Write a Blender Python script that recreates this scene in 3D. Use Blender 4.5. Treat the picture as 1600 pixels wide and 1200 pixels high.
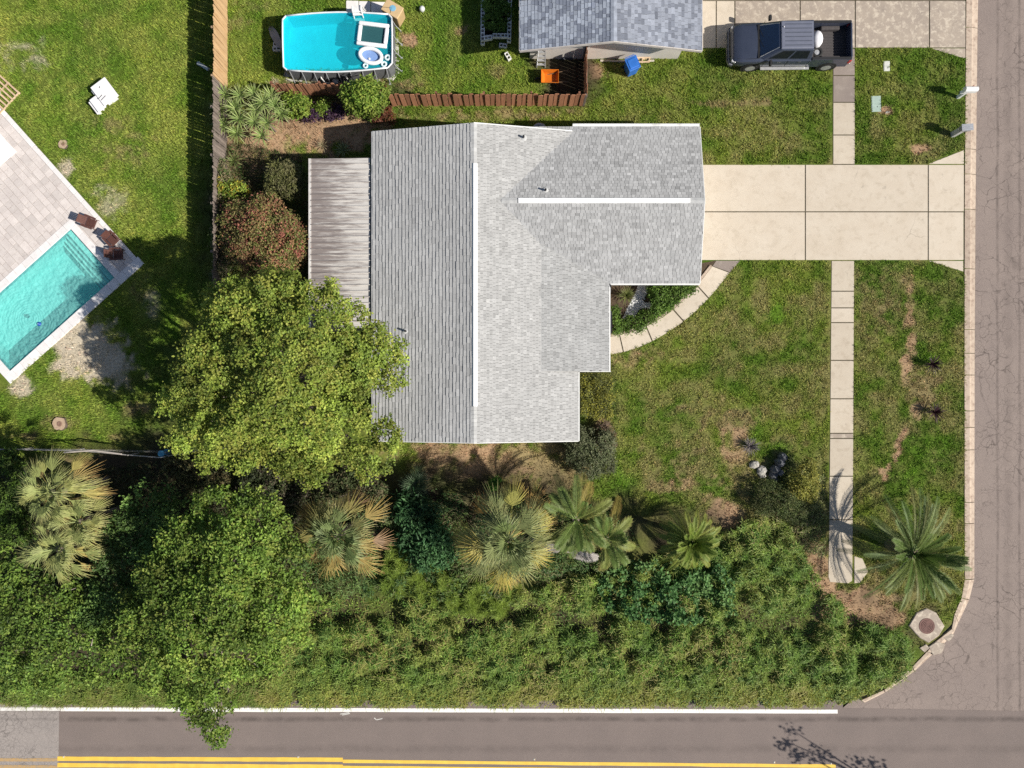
import bpy, math
import numpy as np
from mathutils import Vector, Matrix

for o in list(bpy.data.objects):
    bpy.data.objects.remove(o, do_unlink=True)
scene = bpy.context.scene
COL = scene.collection
rng = np.random.default_rng(11)
R = math.radians
HC = 38.0            # drone height above the yard
PPM = 30.0           # photograph pixels per metre on the ground

# ------------------------------------------------------------------ camera
cam_d = bpy.data.cameras.new('camera')
cam = bpy.data.objects.new('camera', cam_d)
COL.objects.link(cam)
cam.location = (0, 0, HC)
cam.rotation_euler = (0, 0, 0)
cam_d.sensor_width = 36.0
cam_d.lens = 36.0 * HC / (1600.0 / PPM)
cam_d.clip_end = 2000
scene.camera = cam
scene.render.resolution_x = 1024
scene.render.resolution_y = 768

# ------------------------------------------------------------------ light
SUN = Vector((1.17, -0.42, 1.0)).normalized()
world = bpy.data.worlds.new('World')
scene.world = world
world.use_nodes = True
wn = world.node_tree.nodes
wl = world.node_tree.links
wn.clear()
sky = wn.new('ShaderNodeTexSky')
sky.sky_type = 'NISHITA'
sky.sun_disc = False
sky.sun_elevation = math.asin(SUN.z)
sky.sun_rotation = math.atan2(SUN.x, SUN.y)
sky.air_density = 1.0
sky.dust_density = 1.0
bg = wn.new('ShaderNodeBackground')
bg.inputs['Strength'].default_value = 0.062
wo = wn.new('ShaderNodeOutputWorld')
wl.new(sky.outputs[0], bg.inputs[0])
wl.new(bg.outputs[0], wo.inputs[0])
sun_d = bpy.data.lights.new('sun', 'SUN')
sun_d.energy = 5.0
sun_d.angle = R(0.5)
sun_d.color = (1.0, 0.95, 0.86)
sun = bpy.data.objects.new('sun', sun_d)
COL.objects.link(sun)
sun.location = (30, -12, 40)
sun.rotation_euler = SUN.to_track_quat('Z', 'Y').to_euler()
vs = scene.view_settings
vs.view_transform = 'Standard'
vs.look = 'None'
vs.gamma = 1.0
vs.use_curve_mapping = False
vs.exposure = 0.42
scene.cycles.max_bounces = 6
scene.cycles.diffuse_bounces = 3
scene.cycles.glossy_bounces = 3
scene.cycles.transmission_bounces = 4
scene.cycles.transparent_max_bounces = 12
scene.cycles.use_denoising = False

# ------------------------------------------------------------------ helpers
def K(h=0.0):
    return (HC - h) / HC / PPM
def W(px, py, h=0.0):
    k = K(h)
    return ((px - 800.0) * k, (600.0 - py) * k)
def W3(px, py, h=0.0):
    x, y = W(px, py, h)
    return (x, y, h)

def srgb(r, g, b):
    def f(c):
        c /= 255.0
        return c / 12.92 if c <= 0.04045 else ((c + 0.055) / 1.055) ** 2.4
    return (f(r), f(g), f(b))

_mats = {}
def _base(name):
    m = bpy.data.materials.new(name)
    m.use_nodes = True
    nt = m.node_tree
    b = nt.nodes['Principled BSDF']
    return m, nt, b
def _mixc(nt, fac, a, b, blend='MIX'):
    n = nt.nodes.new('ShaderNodeMix')
    n.data_type = 'RGBA'
    n.blend_type = blend
    if hasattr(fac, 'links') or hasattr(fac, 'is_linked'):
        nt.links.new(fac, n.inputs[0])
    else:
        n.inputs[0].default_value = fac
    for s, v in ((n.inputs[6], a), (n.inputs[7], b)):
        if hasattr(v, 'is_linked'):
            nt.links.new(v, s)
        else:
            s.default_value = (v[0], v[1], v[2], 1)
    return n.outputs[2]
def _noise(nt, scale, detail=6, rough=0.6, vec=None, dist=0.0):
    n = nt.nodes.new('ShaderNodeTexNoise')
    n.inputs['Scale'].default_value = scale
    n.inputs['Detail'].default_value = detail
    n.inputs['Roughness'].default_value = rough
    n.inputs['Distortion'].default_value = dist
    if vec is not None:
        nt.links.new(vec, n.inputs['Vector'])
    return n.outputs[0]
def _ramp(nt, fac, lo, hi):
    n = nt.nodes.new('ShaderNodeMapRange')
    n.inputs[1].default_value = lo
    n.inputs[2].default_value = hi
    n.clamp = True
    nt.links.new(fac, n.inputs[0])
    return n.outputs[0]
def _pos(nt, scale=None):
    g = nt.nodes.new('ShaderNodeNewGeometry')
    if scale is None:
        return g.outputs['Position']
    mp = nt.nodes.new('ShaderNodeMapping')
    mp.inputs['Scale'].default_value = scale
    nt.links.new(g.outputs['Position'], mp.inputs[0])
    return mp.outputs[0]
def _bump(nt, b, h, strength, dist=0.01):
    n = nt.nodes.new('ShaderNodeBump')
    n.inputs['Strength'].default_value = strength
    n.inputs['Distance'].default_value = dist
    nt.links.new(h, n.inputs['Height'])
    nt.links.new(n.outputs[0], b.inputs['Normal'])
def _rand(nt, col, amt):
    oi = nt.nodes.new('ShaderNodeObjectInfo')
    mr = nt.nodes.new('ShaderNodeMapRange')
    mr.inputs[3].default_value = 1 - amt
    mr.inputs[4].default_value = 1 + amt
    nt.links.new(oi.outputs['Random'], mr.inputs[0])
    h = nt.nodes.new('ShaderNodeHueSaturation')
    nt.links.new(col, h.inputs['Color'])
    nt.links.new(mr.outputs[0], h.inputs['Value'])
    return h.outputs[0]

def mat(name, c1, c2=None, scale=4.0, lo=0.35, hi=0.65, rough=0.75, metal=0.0, spec=0.3, bump=0.0, bscale=40.0, rand=0.0,
        stretch=None, c3=None, s3=25.0, lo3=0.5, hi3=0.7, coat=0.0):
    """two-tone procedural surface with optional third speckle tone"""
    if name in _mats:
        return _mats[name]
    m, nt, b = _base(name)
    b.inputs['Roughness'].default_value = rough
    b.inputs['Metallic'].default_value = metal
    b.inputs['Specular IOR Level'].default_value = spec
    b.inputs['Coat Weight'].default_value = coat
    if c2 is None:
        c2 = tuple(x * 0.8 for x in c1)
    p = _pos(nt, stretch)
    col = _mixc(nt, _ramp(nt, _noise(nt, scale, vec=p), lo, hi), c1, c2)
    if c3 is not None:
        col = _mixc(nt, _ramp(nt, _noise(nt, s3, 4, 0.7, vec=p), lo3, hi3), col, c3)
    if rand:
        col = _rand(nt, col, rand)
    nt.links.new(col, b.inputs['Base Color'])
    if bump:
        _bump(nt, b, _noise(nt, bscale, 5, 0.7, vec=_pos(nt)), bump)
    _mats[name] = m
    return m

def mat_attr(name, rough=0.6, spec=0.25, transl=0.0, nscale=30.0, namt=0.35, bump=0.0):
    """colour from the mesh's own 'Col' attribute (per leaf, per blade, per shingle), varied by noise"""
    m, nt, b = _base(name)
    at = nt.nodes.new('ShaderNodeAttribute')
    at.attribute_name = 'Col'
    n = _noise(nt, nscale, 4, 0.7, vec=_pos(nt))
    mr = nt.nodes.new('ShaderNodeMapRange')
    mr.inputs[1].default_value = 0.25
    mr.inputs[2].default_value = 0.75
    mr.inputs[3].default_value = 1 - namt
    mr.inputs[4].default_value = 1 + namt
    nt.links.new(n, mr.inputs[0])
    h = nt.nodes.new('ShaderNodeHueSaturation')
    nt.links.new(at.outputs['Color'], h.inputs['Color'])
    nt.links.new(mr.outputs[0], h.inputs['Value'])
    nt.links.new(h.outputs[0], b.inputs['Base Color'])
    b.inputs['Roughness'].default_value = rough
    b.inputs['Specular IOR Level'].default_value = spec
    if bump:
        _bump(nt, b, _noise(nt, 60, 4, 0.7, vec=_pos(nt)), bump)
    if transl:
        out = nt.nodes['Material Output']
        t = nt.nodes.new('ShaderNodeBsdfTranslucent')
        nt.links.new(h.outputs[0], t.inputs['Color'])
        ms = nt.nodes.new('ShaderNodeMixShader')
        ms.inputs[0].default_value = transl
        nt.links.new(b.outputs[0], ms.inputs[1])
        nt.links.new(t.outputs[0], ms.inputs[2])
        nt.links.new(ms.outputs[0], out.inputs[0])
    return m

def tag(o, label=None, cat=None, group=None, kind=None):
    if label: o['label'] = label
    if cat: o['category'] = cat
    if group: o['group'] = group
    if kind: o['kind'] = kind
    return o
def thing(name, label, cat, loc=(0, 0, 0), rz=0.0, group=None, kind=None):
    o = bpy.data.objects.new(name, None)
    COL.objects.link(o)
    o.empty_display_size = 0.2
    o.location = loc
    o.rotation_euler = (0, 0, rz)
    return tag(o, label, cat, group, kind)
def link(name, me, parent=None, m=None, loc=None, rz=None):
    o = bpy.data.objects.new(name, me)
    COL.objects.link(o)
    if parent is not None:
        o.parent = parent
    if m is not None and len(me.materials) == 0:
        me.materials.append(m)
    if loc is not None: o.location = loc
    if rz is not None: o.rotation_euler = (0, 0, rz)
    return o
def copy_tree(src, parent=None):
    c = src.copy()
    COL.objects.link(c)
    c.parent = parent
    for ch in list(src.children):
        copy_tree(ch, c)
    return c
def inv_of(o):
    M = Matrix.Translation(o.location) @ o.rotation_euler.to_matrix().to_4x4()
    if o.parent is not None:
        q = o.parent
        M = (Matrix.Translation(q.location) @ q.rotation_euler.to_matrix().to_4x4()) @ M
    return M.inverted()

class MB:
    def __init__(s):
        s.v = []; s.f = []; s.mi = []
    def add(s, vs, fs, mi=0):
        b = len(s.v)
        s.v += [tuple(v) for v in vs]
        s.f += [tuple(i + b for i in f) for f in fs]
        s.mi += [mi] * len(fs)
        return s
    def box(s, c, d, rz=0.0, tx=1.0, ty=1.0, mi=0, rx=0.0, ry=0.0):
        hx, hy, hz = d[0] / 2, d[1] / 2, d[2] / 2
        pts = [(-hx, -hy, -hz), (hx, -hy, -hz), (hx, hy, -hz), (-hx, hy, -hz),
               (-hx * tx, -hy * ty, hz), (hx * tx, -hy * ty, hz), (hx * tx, hy * ty, hz), (-hx * tx, hy * ty, hz)]
        M = Matrix.Rotation(rz, 3, 'Z') @ Matrix.Rotation(ry, 3, 'Y') @ Matrix.Rotation(rx, 3, 'X')
        pts = [M @ Vector(p) + Vector(c) for p in pts]
        return s.add(pts, [(3, 2, 1, 0), (4, 5, 6, 7), (0, 1, 5, 4), (1, 2, 6, 5), (2, 3, 7, 6), (3, 0, 4, 7)], mi)
    def prism(s, poly, z0, z1, mi=0, bev=0.0):
        n = len(poly)
        ar = sum(poly[i][0] * poly[(i + 1) % n][1] - poly[(i + 1) % n][0] * poly[i][1] for i in range(n))
        if ar < 0: poly = list(reversed(poly))
        cx = sum(p[0] for p in poly) / n; cy = sum(p[1] for p in poly) / n
        lo = [(p[0], p[1], z0) for p in poly]
        if bev:
            hi0 = [(p[0], p[1], z1 - bev) for p in poly]
            hi = []
            for p in poly:
                d = math.hypot(p[0] - cx, p[1] - cy) + 1e-9
                q = max(0.0, 1 - bev * 1.4 / d)
                hi.append((cx + (p[0] - cx) * q, cy + (p[1] - cy) * q, z1))
            fs = [tuple(range(n - 1, -1, -1)), tuple(range(2 * n, 3 * n))]
            for i in range(n):
                j = (i + 1) % n
                fs += [(i, j, n + j, n + i), (n + i, n + j, 2 * n + j, 2 * n + i)]
            return s.add(lo + hi0 + hi, fs, mi)
        hi = [(p[0], p[1], z1) for p in poly]
        fs = [tuple(range(n - 1, -1, -1)), tuple(range(n, 2 * n))]
        fs += [(i, (i + 1) % n, n + (i + 1) % n, n + i) for i in range(n)]
        return s.add(lo + hi, fs, mi)
    def tube(s, pts, r, n=6, mi=0, closed=False):
        pts = [Vector(p) for p in pts]
        m = len(pts)
        rs = r if isinstance(r, (list, tuple)) else [r] * m
        vs = []; fs = []
        for i, p in enumerate(pts):
            a = pts[(i - 1) % m] if (i > 0 or closed) else p
            c = pts[(i + 1) % m] if (i < m - 1 or closed) else p
            t = (c - a).normalized() if (c - a).length > 1e-9 else Vector((0, 0, 1))
            u = t.cross(Vector((0, 0, 1)))
            if u.length < 1e-3: u = t.cross(Vector((0, 1, 0)))
            u.normalize(); w = u.cross(t)
            for k in range(n):
                an = 2 * math.pi * k / n
                vs.append(p + (u * math.cos(an) + w * math.sin(an)) * rs[i])
        for i in range(m if closed else m - 1):
            j = (i + 1) % m
            for k in range(n):
                q = (k + 1) % n
                fs.append((i * n + k, i * n + q, j * n + q, j * n + k))
        if not closed:
            fs.append(tuple(range(n - 1, -1, -1)))
            fs.append(tuple(range((m - 1) * n, m * n)))
        return s.add(vs, fs, mi)
    def lathe(s, prof, n=16, c=(0, 0, 0), mi=0, sx=1.0, sy=1.0, axis='z'):
        vs = []; fs = []
        for r, z in prof:
            for k in range(n):
                a = 2 * math.pi * k / n
                x, y = r * math.cos(a) * sx, r * math.sin(a) * sy
                if axis == 'y': vs.append((c[0] + x, c[1] + z, c[2] + y))
                else: vs.append((c[0] + x, c[1] + y, c[2] + z))
        for i in range(len(prof) - 1):
            for k in range(n):
                q = (k + 1) % n
                fs.append((i * n + k, i * n + q, (i + 1) * n + q, (i + 1) * n + k))
        fs.append(tuple(range(n - 1, -1, -1)))
        fs.append(tuple(range((len(prof) - 1) * n, len(prof) * n)))
        return s.add(vs, fs, mi)
    def mesh(s, name, mats):
        me = bpy.data.meshes.new(name)
        me.from_pydata(s.v, [], s.f)
        for m in (mats if isinstance(mats, (list, tuple)) else [mats]):
            me.materials.append(m)
        if any(s.mi): me.polygons.foreach_set('material_index', s.mi)
        me.update()
        return me
    def build(s, name, mats, parent=None, world=False, smooth=False, bevel=0.0, seg=2, sub=0, loc=None, rz=None):
        if world and parent is not None:
            M = inv_of(parent)
            s.v = [tuple(M @ Vector(v)) for v in s.v]
        me = s.mesh(name, mats)
        if smooth: me.polygons.foreach_set('use_smooth', [True] * len(me.polygons))
        o = link(name, me, parent, None, loc, rz)
        if bevel:
            b = o.modifiers.new('bevel', 'BEVEL'); b.width = bevel; b.segments = seg; b.limit_method = 'ANGLE'; b.angle_limit = R(35)
        if sub:
            b = o.modifiers.new('sub', 'SUBSURF'); b.levels = sub; b.render_levels = sub
        return o

def np_mesh(name, V, F, C=None, m=None, parent=None, smooth=False):
    """fast mesh from numpy: V (n,3), F (m,k), C per vertex colours"""
    me = bpy.data.meshes.new(name)
    V = np.asarray(V, np.float32); F = np.asarray(F, np.int32)
    if parent is not None:
        M = np.array(inv_of(parent))
        V = (V @ M[:3, :3].T + M[:3, 3]).astype(np.float32)
    k = F.shape[1]
    me.vertices.add(len(V)); me.vertices.foreach_set('co', V.ravel())
    me.loops.add(F.size); me.loops.foreach_set('vertex_index', F.ravel())
    me.polygons.add(len(F))
    me.polygons.foreach_set('loop_start', np.arange(0, F.size, k, dtype=np.int32))
    me.polygons.foreach_set('loop_total', np.full(len(F), k, np.int32))
    me.polygons.foreach_set('use_smooth', np.full(len(F), bool(smooth)))
    if C is not None:
        at = me.color_attributes.new('Col', 'FLOAT_COLOR', 'POINT')
        c4 = np.ones((len(V), 4), np.float32); c4[:, :3] = C
        at.data.foreach_set('color', c4.ravel())
    if m is not None: me.materials.append(m)
    me.update(calc_edges=True)
    me.validate()
    return link(name, me, parent)

# value noise on arrays
_tab = np.random.default_rng(3).random((256, 256))
def vnoise(x, y, s, seed=0):
    x = np.asarray(x, float) / s + seed * 17.31; y = np.asarray(y, float) / s + seed * 9.77
    xi = np.floor(x).astype(int); yi = np.floor(y).astype(int)
    fx = x - xi; fy = y - yi
    fx = fx * fx * (3 - 2 * fx); fy = fy * fy * (3 - 2 * fy)
    g = lambda i, j: _tab[i % 256, j % 256]
    return (g(xi, yi) * (1 - fx) + g(xi + 1, yi) * fx) * (1 - fy) + (g(xi, yi + 1) * (1 - fx) + g(xi + 1, yi + 1) * fx) * fy
def fbm(x, y, s, seed=0, o=4):
    t = 0.0; a = 0.5; n = 0.0
    for i in range(o):
        t = t + a * vnoise(x, y, s / 2 ** i, seed + i * 3); n += a; a *= 0.55
    return t / n
def in_poly(x, y, poly):
    r = np.zeros(np.shape(x), bool)
    n = len(poly); j = n - 1
    for i in range(n):
        xi, yi = poly[i]; xj, yj = poly[j]
        c = ((yi > y) != (yj > y)) & (x < (xj - xi) * (y - yi) / (yj - yi + 1e-12) + xi)
        r ^= c; j = i
    return r

# ================================================================== SETTING
ZR = -0.10           # road level; the yards lie at 0
YARD = [(-3000, -3000), (1518, -3000), (1517, 905), (1509, 938), (1490, 975), (1458, 1014), (1420, 1047), (1380, 1073), (1340, 1093),
        (1300, 1097), (-3000, 1092)]

# painted variety of the turf, in ground pixels: (x, y, rx, ry, kind, amount)
BLOBS = [
    (35, 90, 60, 26, 'sand', .42), (68, 98, 30, 14, 'sand', .36), (25, 75, 30, 16, 'sand', .36), (180, 315, 26, 24, 'sand', .5), (105, 265, 12, 14, 'sand', .75),
    (175, 195, 50, 16, 'dry', .5), (190, 240, 45, 30, 'dry', .45), (225, 215, 40, 12, 'dry', .4), (110, 25, 40, 30, 'dry', .25),
    (35, 600, 16, 22, 'sand', .75), (95, 660, 40, 14, 'dry', .45), (140, 555, 62, 42, 'sand', .95), (125, 520, 30, 22, 'sand', .9), (185, 575, 35, 25, 'sand', .7),
    (240, 480, 18, 30, 'sand', .55), (225, 450, 20, 20, 'dry', .4), (185, 685, 14, 8, 'dry', .6), (215, 640, 30, 12, 'soil', .5), (30, 682, 30, 6, 'dry', .6),
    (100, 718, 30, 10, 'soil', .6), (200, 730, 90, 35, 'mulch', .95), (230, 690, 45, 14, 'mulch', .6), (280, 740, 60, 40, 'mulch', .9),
    (375, 40, 25, 14, 'dry', .45), (400, 10, 40, 14, 'dry', .4), (637, 61, 12, 11, 'soil', .95), (720, 45, 10, 8, 'soil', .6), (650, 125, 14, 22, 'dry', .5),
    (560, 130, 100, 10, 'dry', .7), (480, 128, 50, 8, 'sand', .6), (775, 108, 18, 12, 'dry', .5),
    (480, 205, 120, 42, 'soil', .85), (420, 225, 70, 35, 'soil', .75), (380, 245, 40, 40, 'soil', .75), (560, 195, 60, 26, 'soil', .8), (600, 180, 40, 14, 'soil', .6),
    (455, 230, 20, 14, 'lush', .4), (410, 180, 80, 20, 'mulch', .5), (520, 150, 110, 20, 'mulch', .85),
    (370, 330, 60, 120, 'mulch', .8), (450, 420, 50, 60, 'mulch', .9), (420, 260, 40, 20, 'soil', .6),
    (770, 178, 90, 12, 'soil', .5), (840, 180, 60, 10, 'dry', .65), (700, 182, 60, 12, 'dry', .4), (905, 177, 40, 8, 'dry', .45), (1150, 162, 60, 6, 'dry', .65),
    (1190, 160, 25, 8, 'dry', .5), (980, 185, 60, 14, 'dry', .3), (1060, 200, 80, 20, 'dry', .25), (1240, 210, 50, 30, 'dry', .35), (930, 105, 14, 16, 'soil', .95), (960, 112, 22, 14, 'soil', .5),
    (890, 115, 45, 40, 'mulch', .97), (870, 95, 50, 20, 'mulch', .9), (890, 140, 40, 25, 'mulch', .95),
    (1385, 173, 9, 6, 'soil', .9), (1437, 232, 16, 6, 'soil', .9), (1432, 238, 10, 5, 'soil', .8), (1400, 226, 40, 20, 'dry', .2),
    (1010, 545, 30, 18, 'soil', .4), (985, 560, 30, 14, 'soil', .5), (1370, 470, 45, 45, 'dry', .5), (1385, 490, 20, 30, 'dry', .45), (1420, 440, 10, 20, 'soil', .6),
    (1422, 470, 8, 25, 'soil', .55), (1418, 505, 10, 18, 'soil', .7), (1424, 535, 9, 20, 'soil', .75), (1416, 565, 8, 20, 'soil', .8), (1414, 590, 8, 20, 'soil', .7),
    (1440, 600, 35, 28, 'dry', .7), (1450, 615, 30, 25, 'dry', .6), (1432, 640, 10, 16, 'soil', .7), (1415, 672, 5, 12, 'soil', .9), (1408, 685, 5, 10, 'soil', .95),
    (1403, 698, 5, 12, 'soil', .95), (1399, 712, 5, 10, 'soil', .95), (1390, 730, 6, 10, 'soil', .9), (1381, 745, 7, 10, 'soil', .9), (1378, 738, 6, 6, 'soil', .8),
    (1450, 700, 26, 40, 'lush', .5), (1430, 750, 40, 30, 'lush', .55), (1460, 610, 60, 60, 'dry', .2), (1450, 560, 16, 12, 'lush', .5), (1400, 420, 40, 10, 'lush', .4),
    (1215, 490, 22, 18, 'lush', .6), (1265, 520, 50, 70, 'lush', .22), (1270, 660, 30, 20, 'lush', .3), (1180, 660, 14, 30, 'lush', .6), (1100, 740, 22, 40, 'lush', .5), (1215, 695, 24, 10, 'lush', .65),
    (1065, 632, 14, 8, 'soil', .5), (1050, 640, 40, 12, 'dry', .4), (1140, 655, 40, 22, 'dry', .7), (1150, 680, 24, 16, 'soil', .6), (1130, 625, 16, 10, 'soil', .4),
    (1140, 700, 22, 26, 'soil', .55), (1160, 715, 26, 30, 'soil', .5), (1080, 730, 40, 30, 'dry', .55), (1030, 720, 60, 40, 'dry', .45), (1130, 800, 30, 30, 'soil', .8),
    (1040, 760, 40, 14, 'dry', .7), (1085, 755, 40, 12, 'soil', .5), (1000, 640, 60, 60, 'dry', .25), (945, 690, 14, 30, 'soil', .8), (940, 660, 8, 20, 'soil', .7), (965, 750, 30, 25, 'lush', .55),
    (1180, 760, 50, 50, 'dry', .55), (1230, 690, 40, 16, 'dry', .5), (1260, 790, 50, 60, 'mulch', .7), (1275, 870, 30, 40, 'soil', .85), (1330, 940, 60, 26, 'soil', .92), (1370, 955, 60, 24, 'soil', .8), (1290, 910, 30, 20, 'soil', .9),
    (1390, 900, 40, 50, 'soil', .35), (1440, 930, 60, 30, 'dry', .5), (1480, 950, 30, 30, 'lush', .3),
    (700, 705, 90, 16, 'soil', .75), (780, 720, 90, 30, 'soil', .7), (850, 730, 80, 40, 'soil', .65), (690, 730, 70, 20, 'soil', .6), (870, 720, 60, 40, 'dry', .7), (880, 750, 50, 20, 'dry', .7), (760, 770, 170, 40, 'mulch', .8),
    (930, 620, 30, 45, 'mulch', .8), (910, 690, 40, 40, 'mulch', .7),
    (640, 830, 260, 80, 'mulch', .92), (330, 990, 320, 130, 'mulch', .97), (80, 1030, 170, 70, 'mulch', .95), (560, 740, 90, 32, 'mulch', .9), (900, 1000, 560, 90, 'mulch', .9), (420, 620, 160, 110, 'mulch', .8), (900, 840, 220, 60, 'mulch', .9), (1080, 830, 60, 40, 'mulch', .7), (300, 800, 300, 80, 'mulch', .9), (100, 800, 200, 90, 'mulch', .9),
]
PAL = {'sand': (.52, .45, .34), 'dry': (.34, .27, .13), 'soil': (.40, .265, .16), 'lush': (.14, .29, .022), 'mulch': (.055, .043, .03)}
PROB = {'sand': .22, 'dry': .85, 'soil': .33, 'lush': 1.0, 'mulch': .14}
def turf(px, py, seed=1):
    """base colours of the turf and how thickly it grows, at ground pixels"""
    n1 = fbm(px, py, 90, seed); n2 = fbm(px, py, 22, seed + 5); n4 = fbm(px, py, 10, seed + 9, 3)
    a = np.array((.13, .228, .026)); b = np.array((.285, .345, .055)); c = np.array((.36, .315, .135))
    t = np.clip((n1 * .6 + n2 * .4 - .36) * 3.4, 0, 1)[:, None]
    col = a * (1 - t) + b * t
    front = (1 / (1 + np.exp(-(px - 1000) / 60.0))) * (1 / (1 + np.exp(-(py - 150) / 40.0)))
    o = np.clip((n2 - .34) * 2.6, 0, 1) * (.18 + .62 * front)
    col = col * (1 - o[:, None]) + c * o[:, None]
    col = col * (1 - .06 * front)[:, None]
    dens = np.ones(len(px))
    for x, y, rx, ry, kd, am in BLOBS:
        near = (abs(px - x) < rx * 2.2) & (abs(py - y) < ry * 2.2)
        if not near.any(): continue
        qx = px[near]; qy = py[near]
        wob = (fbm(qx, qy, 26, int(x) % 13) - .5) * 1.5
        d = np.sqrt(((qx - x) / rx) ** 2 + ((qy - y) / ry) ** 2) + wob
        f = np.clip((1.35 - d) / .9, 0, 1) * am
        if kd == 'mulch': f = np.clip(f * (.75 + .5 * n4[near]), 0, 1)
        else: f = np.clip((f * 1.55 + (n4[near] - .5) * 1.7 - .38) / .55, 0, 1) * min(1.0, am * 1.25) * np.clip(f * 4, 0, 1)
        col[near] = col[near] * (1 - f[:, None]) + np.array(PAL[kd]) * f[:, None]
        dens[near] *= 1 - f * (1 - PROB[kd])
    return col, dens

# ---- ground sheet
gx = np.concatenate([[-900, -300, -90, -50], np.linspace(-34, 34, 341), [50, 90, 300, 900]])
gy = np.concatenate([[-900, -300, -90, -44], np.linspace(-27, 27, 271), [44, 90, 300, 900]])
GX, GY = np.meshgrid(gx, gy)
gpx = GX.ravel() * PPM + 800; gpy = 600 - GY.ravel() * PPM
yard = in_poly(gpx, gpy, YARD)
far = gpy > 1310
gz = np.where(yard | far, 0.0, -0.16)
pool_hole = None
gcol, gden = turf(np.clip(gpx, -700, 2300), np.clip(gpy, -500, 1700))
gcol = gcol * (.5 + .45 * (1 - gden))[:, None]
nx, ny = len(gx), len(gy)
ii = np.arange(nx * ny).reshape(ny, nx)
GF = np.stack([ii[:-1, :-1].ravel(), ii[:-1, 1:].ravel(), ii[1:, 1:].ravel(), ii[1:, :-1].ravel()], 1)
# leave the excavation of the in-ground pool open
E1 = np.array((-.745, .667)); E2 = np.array((.667, .745)); PA = np.array((111.0, 357.0))
def pool_local(px, py):
    d0 = px - PA[0]; d1 = py - PA[1]
    return d0 * E1[0] + d1 * E1[1], d0 * E2[0] + d1 * E2[1]
fcx = gpx[GF].mean(1); fcy = gpy[GF].mean(1)
l1, l2 = pool_local(fcx, fcy)
GF = GF[~((l1 > -8) & (l1 < 227) & (l2 > -8) & (l2 < 111))]
m_ground = mat_attr('ground_turf', rough=.95, spec=.1, nscale=9, namt=.45, bump=.6)
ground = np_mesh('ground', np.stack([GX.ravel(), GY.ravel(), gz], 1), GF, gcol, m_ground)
tag(ground, 'green and brown turf ground of the yards', 'ground', kind='structure')

# ---- asphalt
def asphalt(name, c1, c2, cracks=0.0, crack_scale=.9, streaks=(), speck=(.3, .28, .27)):
    m, nt, b = _base(name)
    p = _pos(nt)
    col = _mixc(nt, _ramp(nt, _noise(nt, .55, 5, .6, p), .3, .7), c1, c2)
    col = _mixc(nt, _ramp(nt, _noise(nt, 55, 3, .8, p), .56, .72), col, speck)
    col = _mixc(nt, _ramp(nt, _noise(nt, 38, 3, .8, p), .60, .75), col, tuple(x * .45 for x in c2))
    sep = nt.nodes.new('ShaderNodeSeparateXYZ'); nt.links.new(p, sep.inputs[0])
    for axis, at, wd, amt in streaks:
        wob = _noise(nt, .35, 3, .6, p)
        ad = nt.nodes.new('ShaderNodeMath'); ad.operation = 'MULTIPLY_ADD'; ad.inputs[1].default_value = .16; ad.inputs[2].default_value = -.08 - at
        nt.links.new(wob, ad.inputs[0])
        sm = nt.nodes.new('ShaderNodeMath'); sm.operation = 'ADD'
        nt.links.new(sep.outputs[axis], sm.inputs[0]); nt.links.new(ad.outputs[0], sm.inputs[1])
        ab = nt.nodes.new('ShaderNodeMath'); ab.operation = 'ABSOLUTE'; nt.links.new(sm.outputs[0], ab.inputs[0])
        f = _ramp(nt, ab.outputs[0], wd, wd * .2)
        g = nt.nodes.new('ShaderNodeMath'); g.operation = 'MULTIPLY'
        nt.links.new(f, g.inputs[0]); nt.links.new(_ramp(nt, _noise(nt, 1.3, 5, .7, p), .3, .62), g.inputs[1])
        g2 = nt.nodes.new('ShaderNodeMath'); g2.operation = 'MULTIPLY'; g2.inputs[1].default_value = amt; nt.links.new(g.outputs[0], g2.inputs[0])
        col = _mixc(nt, g2.outputs[0], col, tuple(x * .35 for x in c2))
    if cracks:
        dn = nt.nodes.new('ShaderNodeTexNoise'); dn.inputs['Scale'].default_value = 1.6; dn.inputs['Detail'].default_value = 5; nt.links.new(p, dn.inputs['Vector'])
        va = nt.nodes.new('ShaderNodeVectorMath'); va.operation = 'MULTIPLY_ADD'; va.inputs[1].default_value = (.75, .75, 0)
        nt.links.new(dn.outputs['Color'], va.inputs[0]); nt.links.new(p, va.inputs[2])
        tot = None
        for sc, wd, am in ((crack_scale, .009, 1.0), (crack_scale * 2.1, .007, .8)):
            vo = nt.nodes.new('ShaderNodeTexVoronoi'); vo.feature = 'DISTANCE_TO_EDGE'; vo.inputs['Scale'].default_value = sc
            nt.links.new(va.outputs[0], vo.inputs['Vector'])
            f = _ramp(nt, vo.outputs['Distance'], wd * sc * 1.9, wd * sc * .5)
            zone = _ramp(nt, _noise(nt, .33 if am == 1 else .5, 3, .6, p), .42, .6)
            q = nt.nodes.new('ShaderNodeMath'); q.operation = 'MULTIPLY'; nt.links.new(f, q.inputs[0]); nt.links.new(zone, q.inputs[1])
            q2 = nt.nodes.new('ShaderNodeMath'); q2.operation = 'MULTIPLY'; q2.inputs[1].default_value = cracks * am; nt.links.new(q.outputs[0], q2.inputs[0])
            col = _mixc(nt, q2.outputs[0], col, tuple(x * .3 for x in c2))
    nt.links.new(col, b.inputs['Base Color'])
    b.inputs['Roughness'].default_value = .92
    b.inputs['Specular IOR Level'].default_value = .15
    _bump(nt, b, _noise(nt, 70, 4, .8, p), .5, .02)
    return m
m_side = asphalt('side_street_asphalt', (.265, .215, .19), (.222, .18, .162), .6, 1.25,
                 ((0, 25.35, .10, .55), (0, 25.9, .3, .25), (0, 26.5, .10, .5)), speck=(.46, .38, .335))
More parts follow.
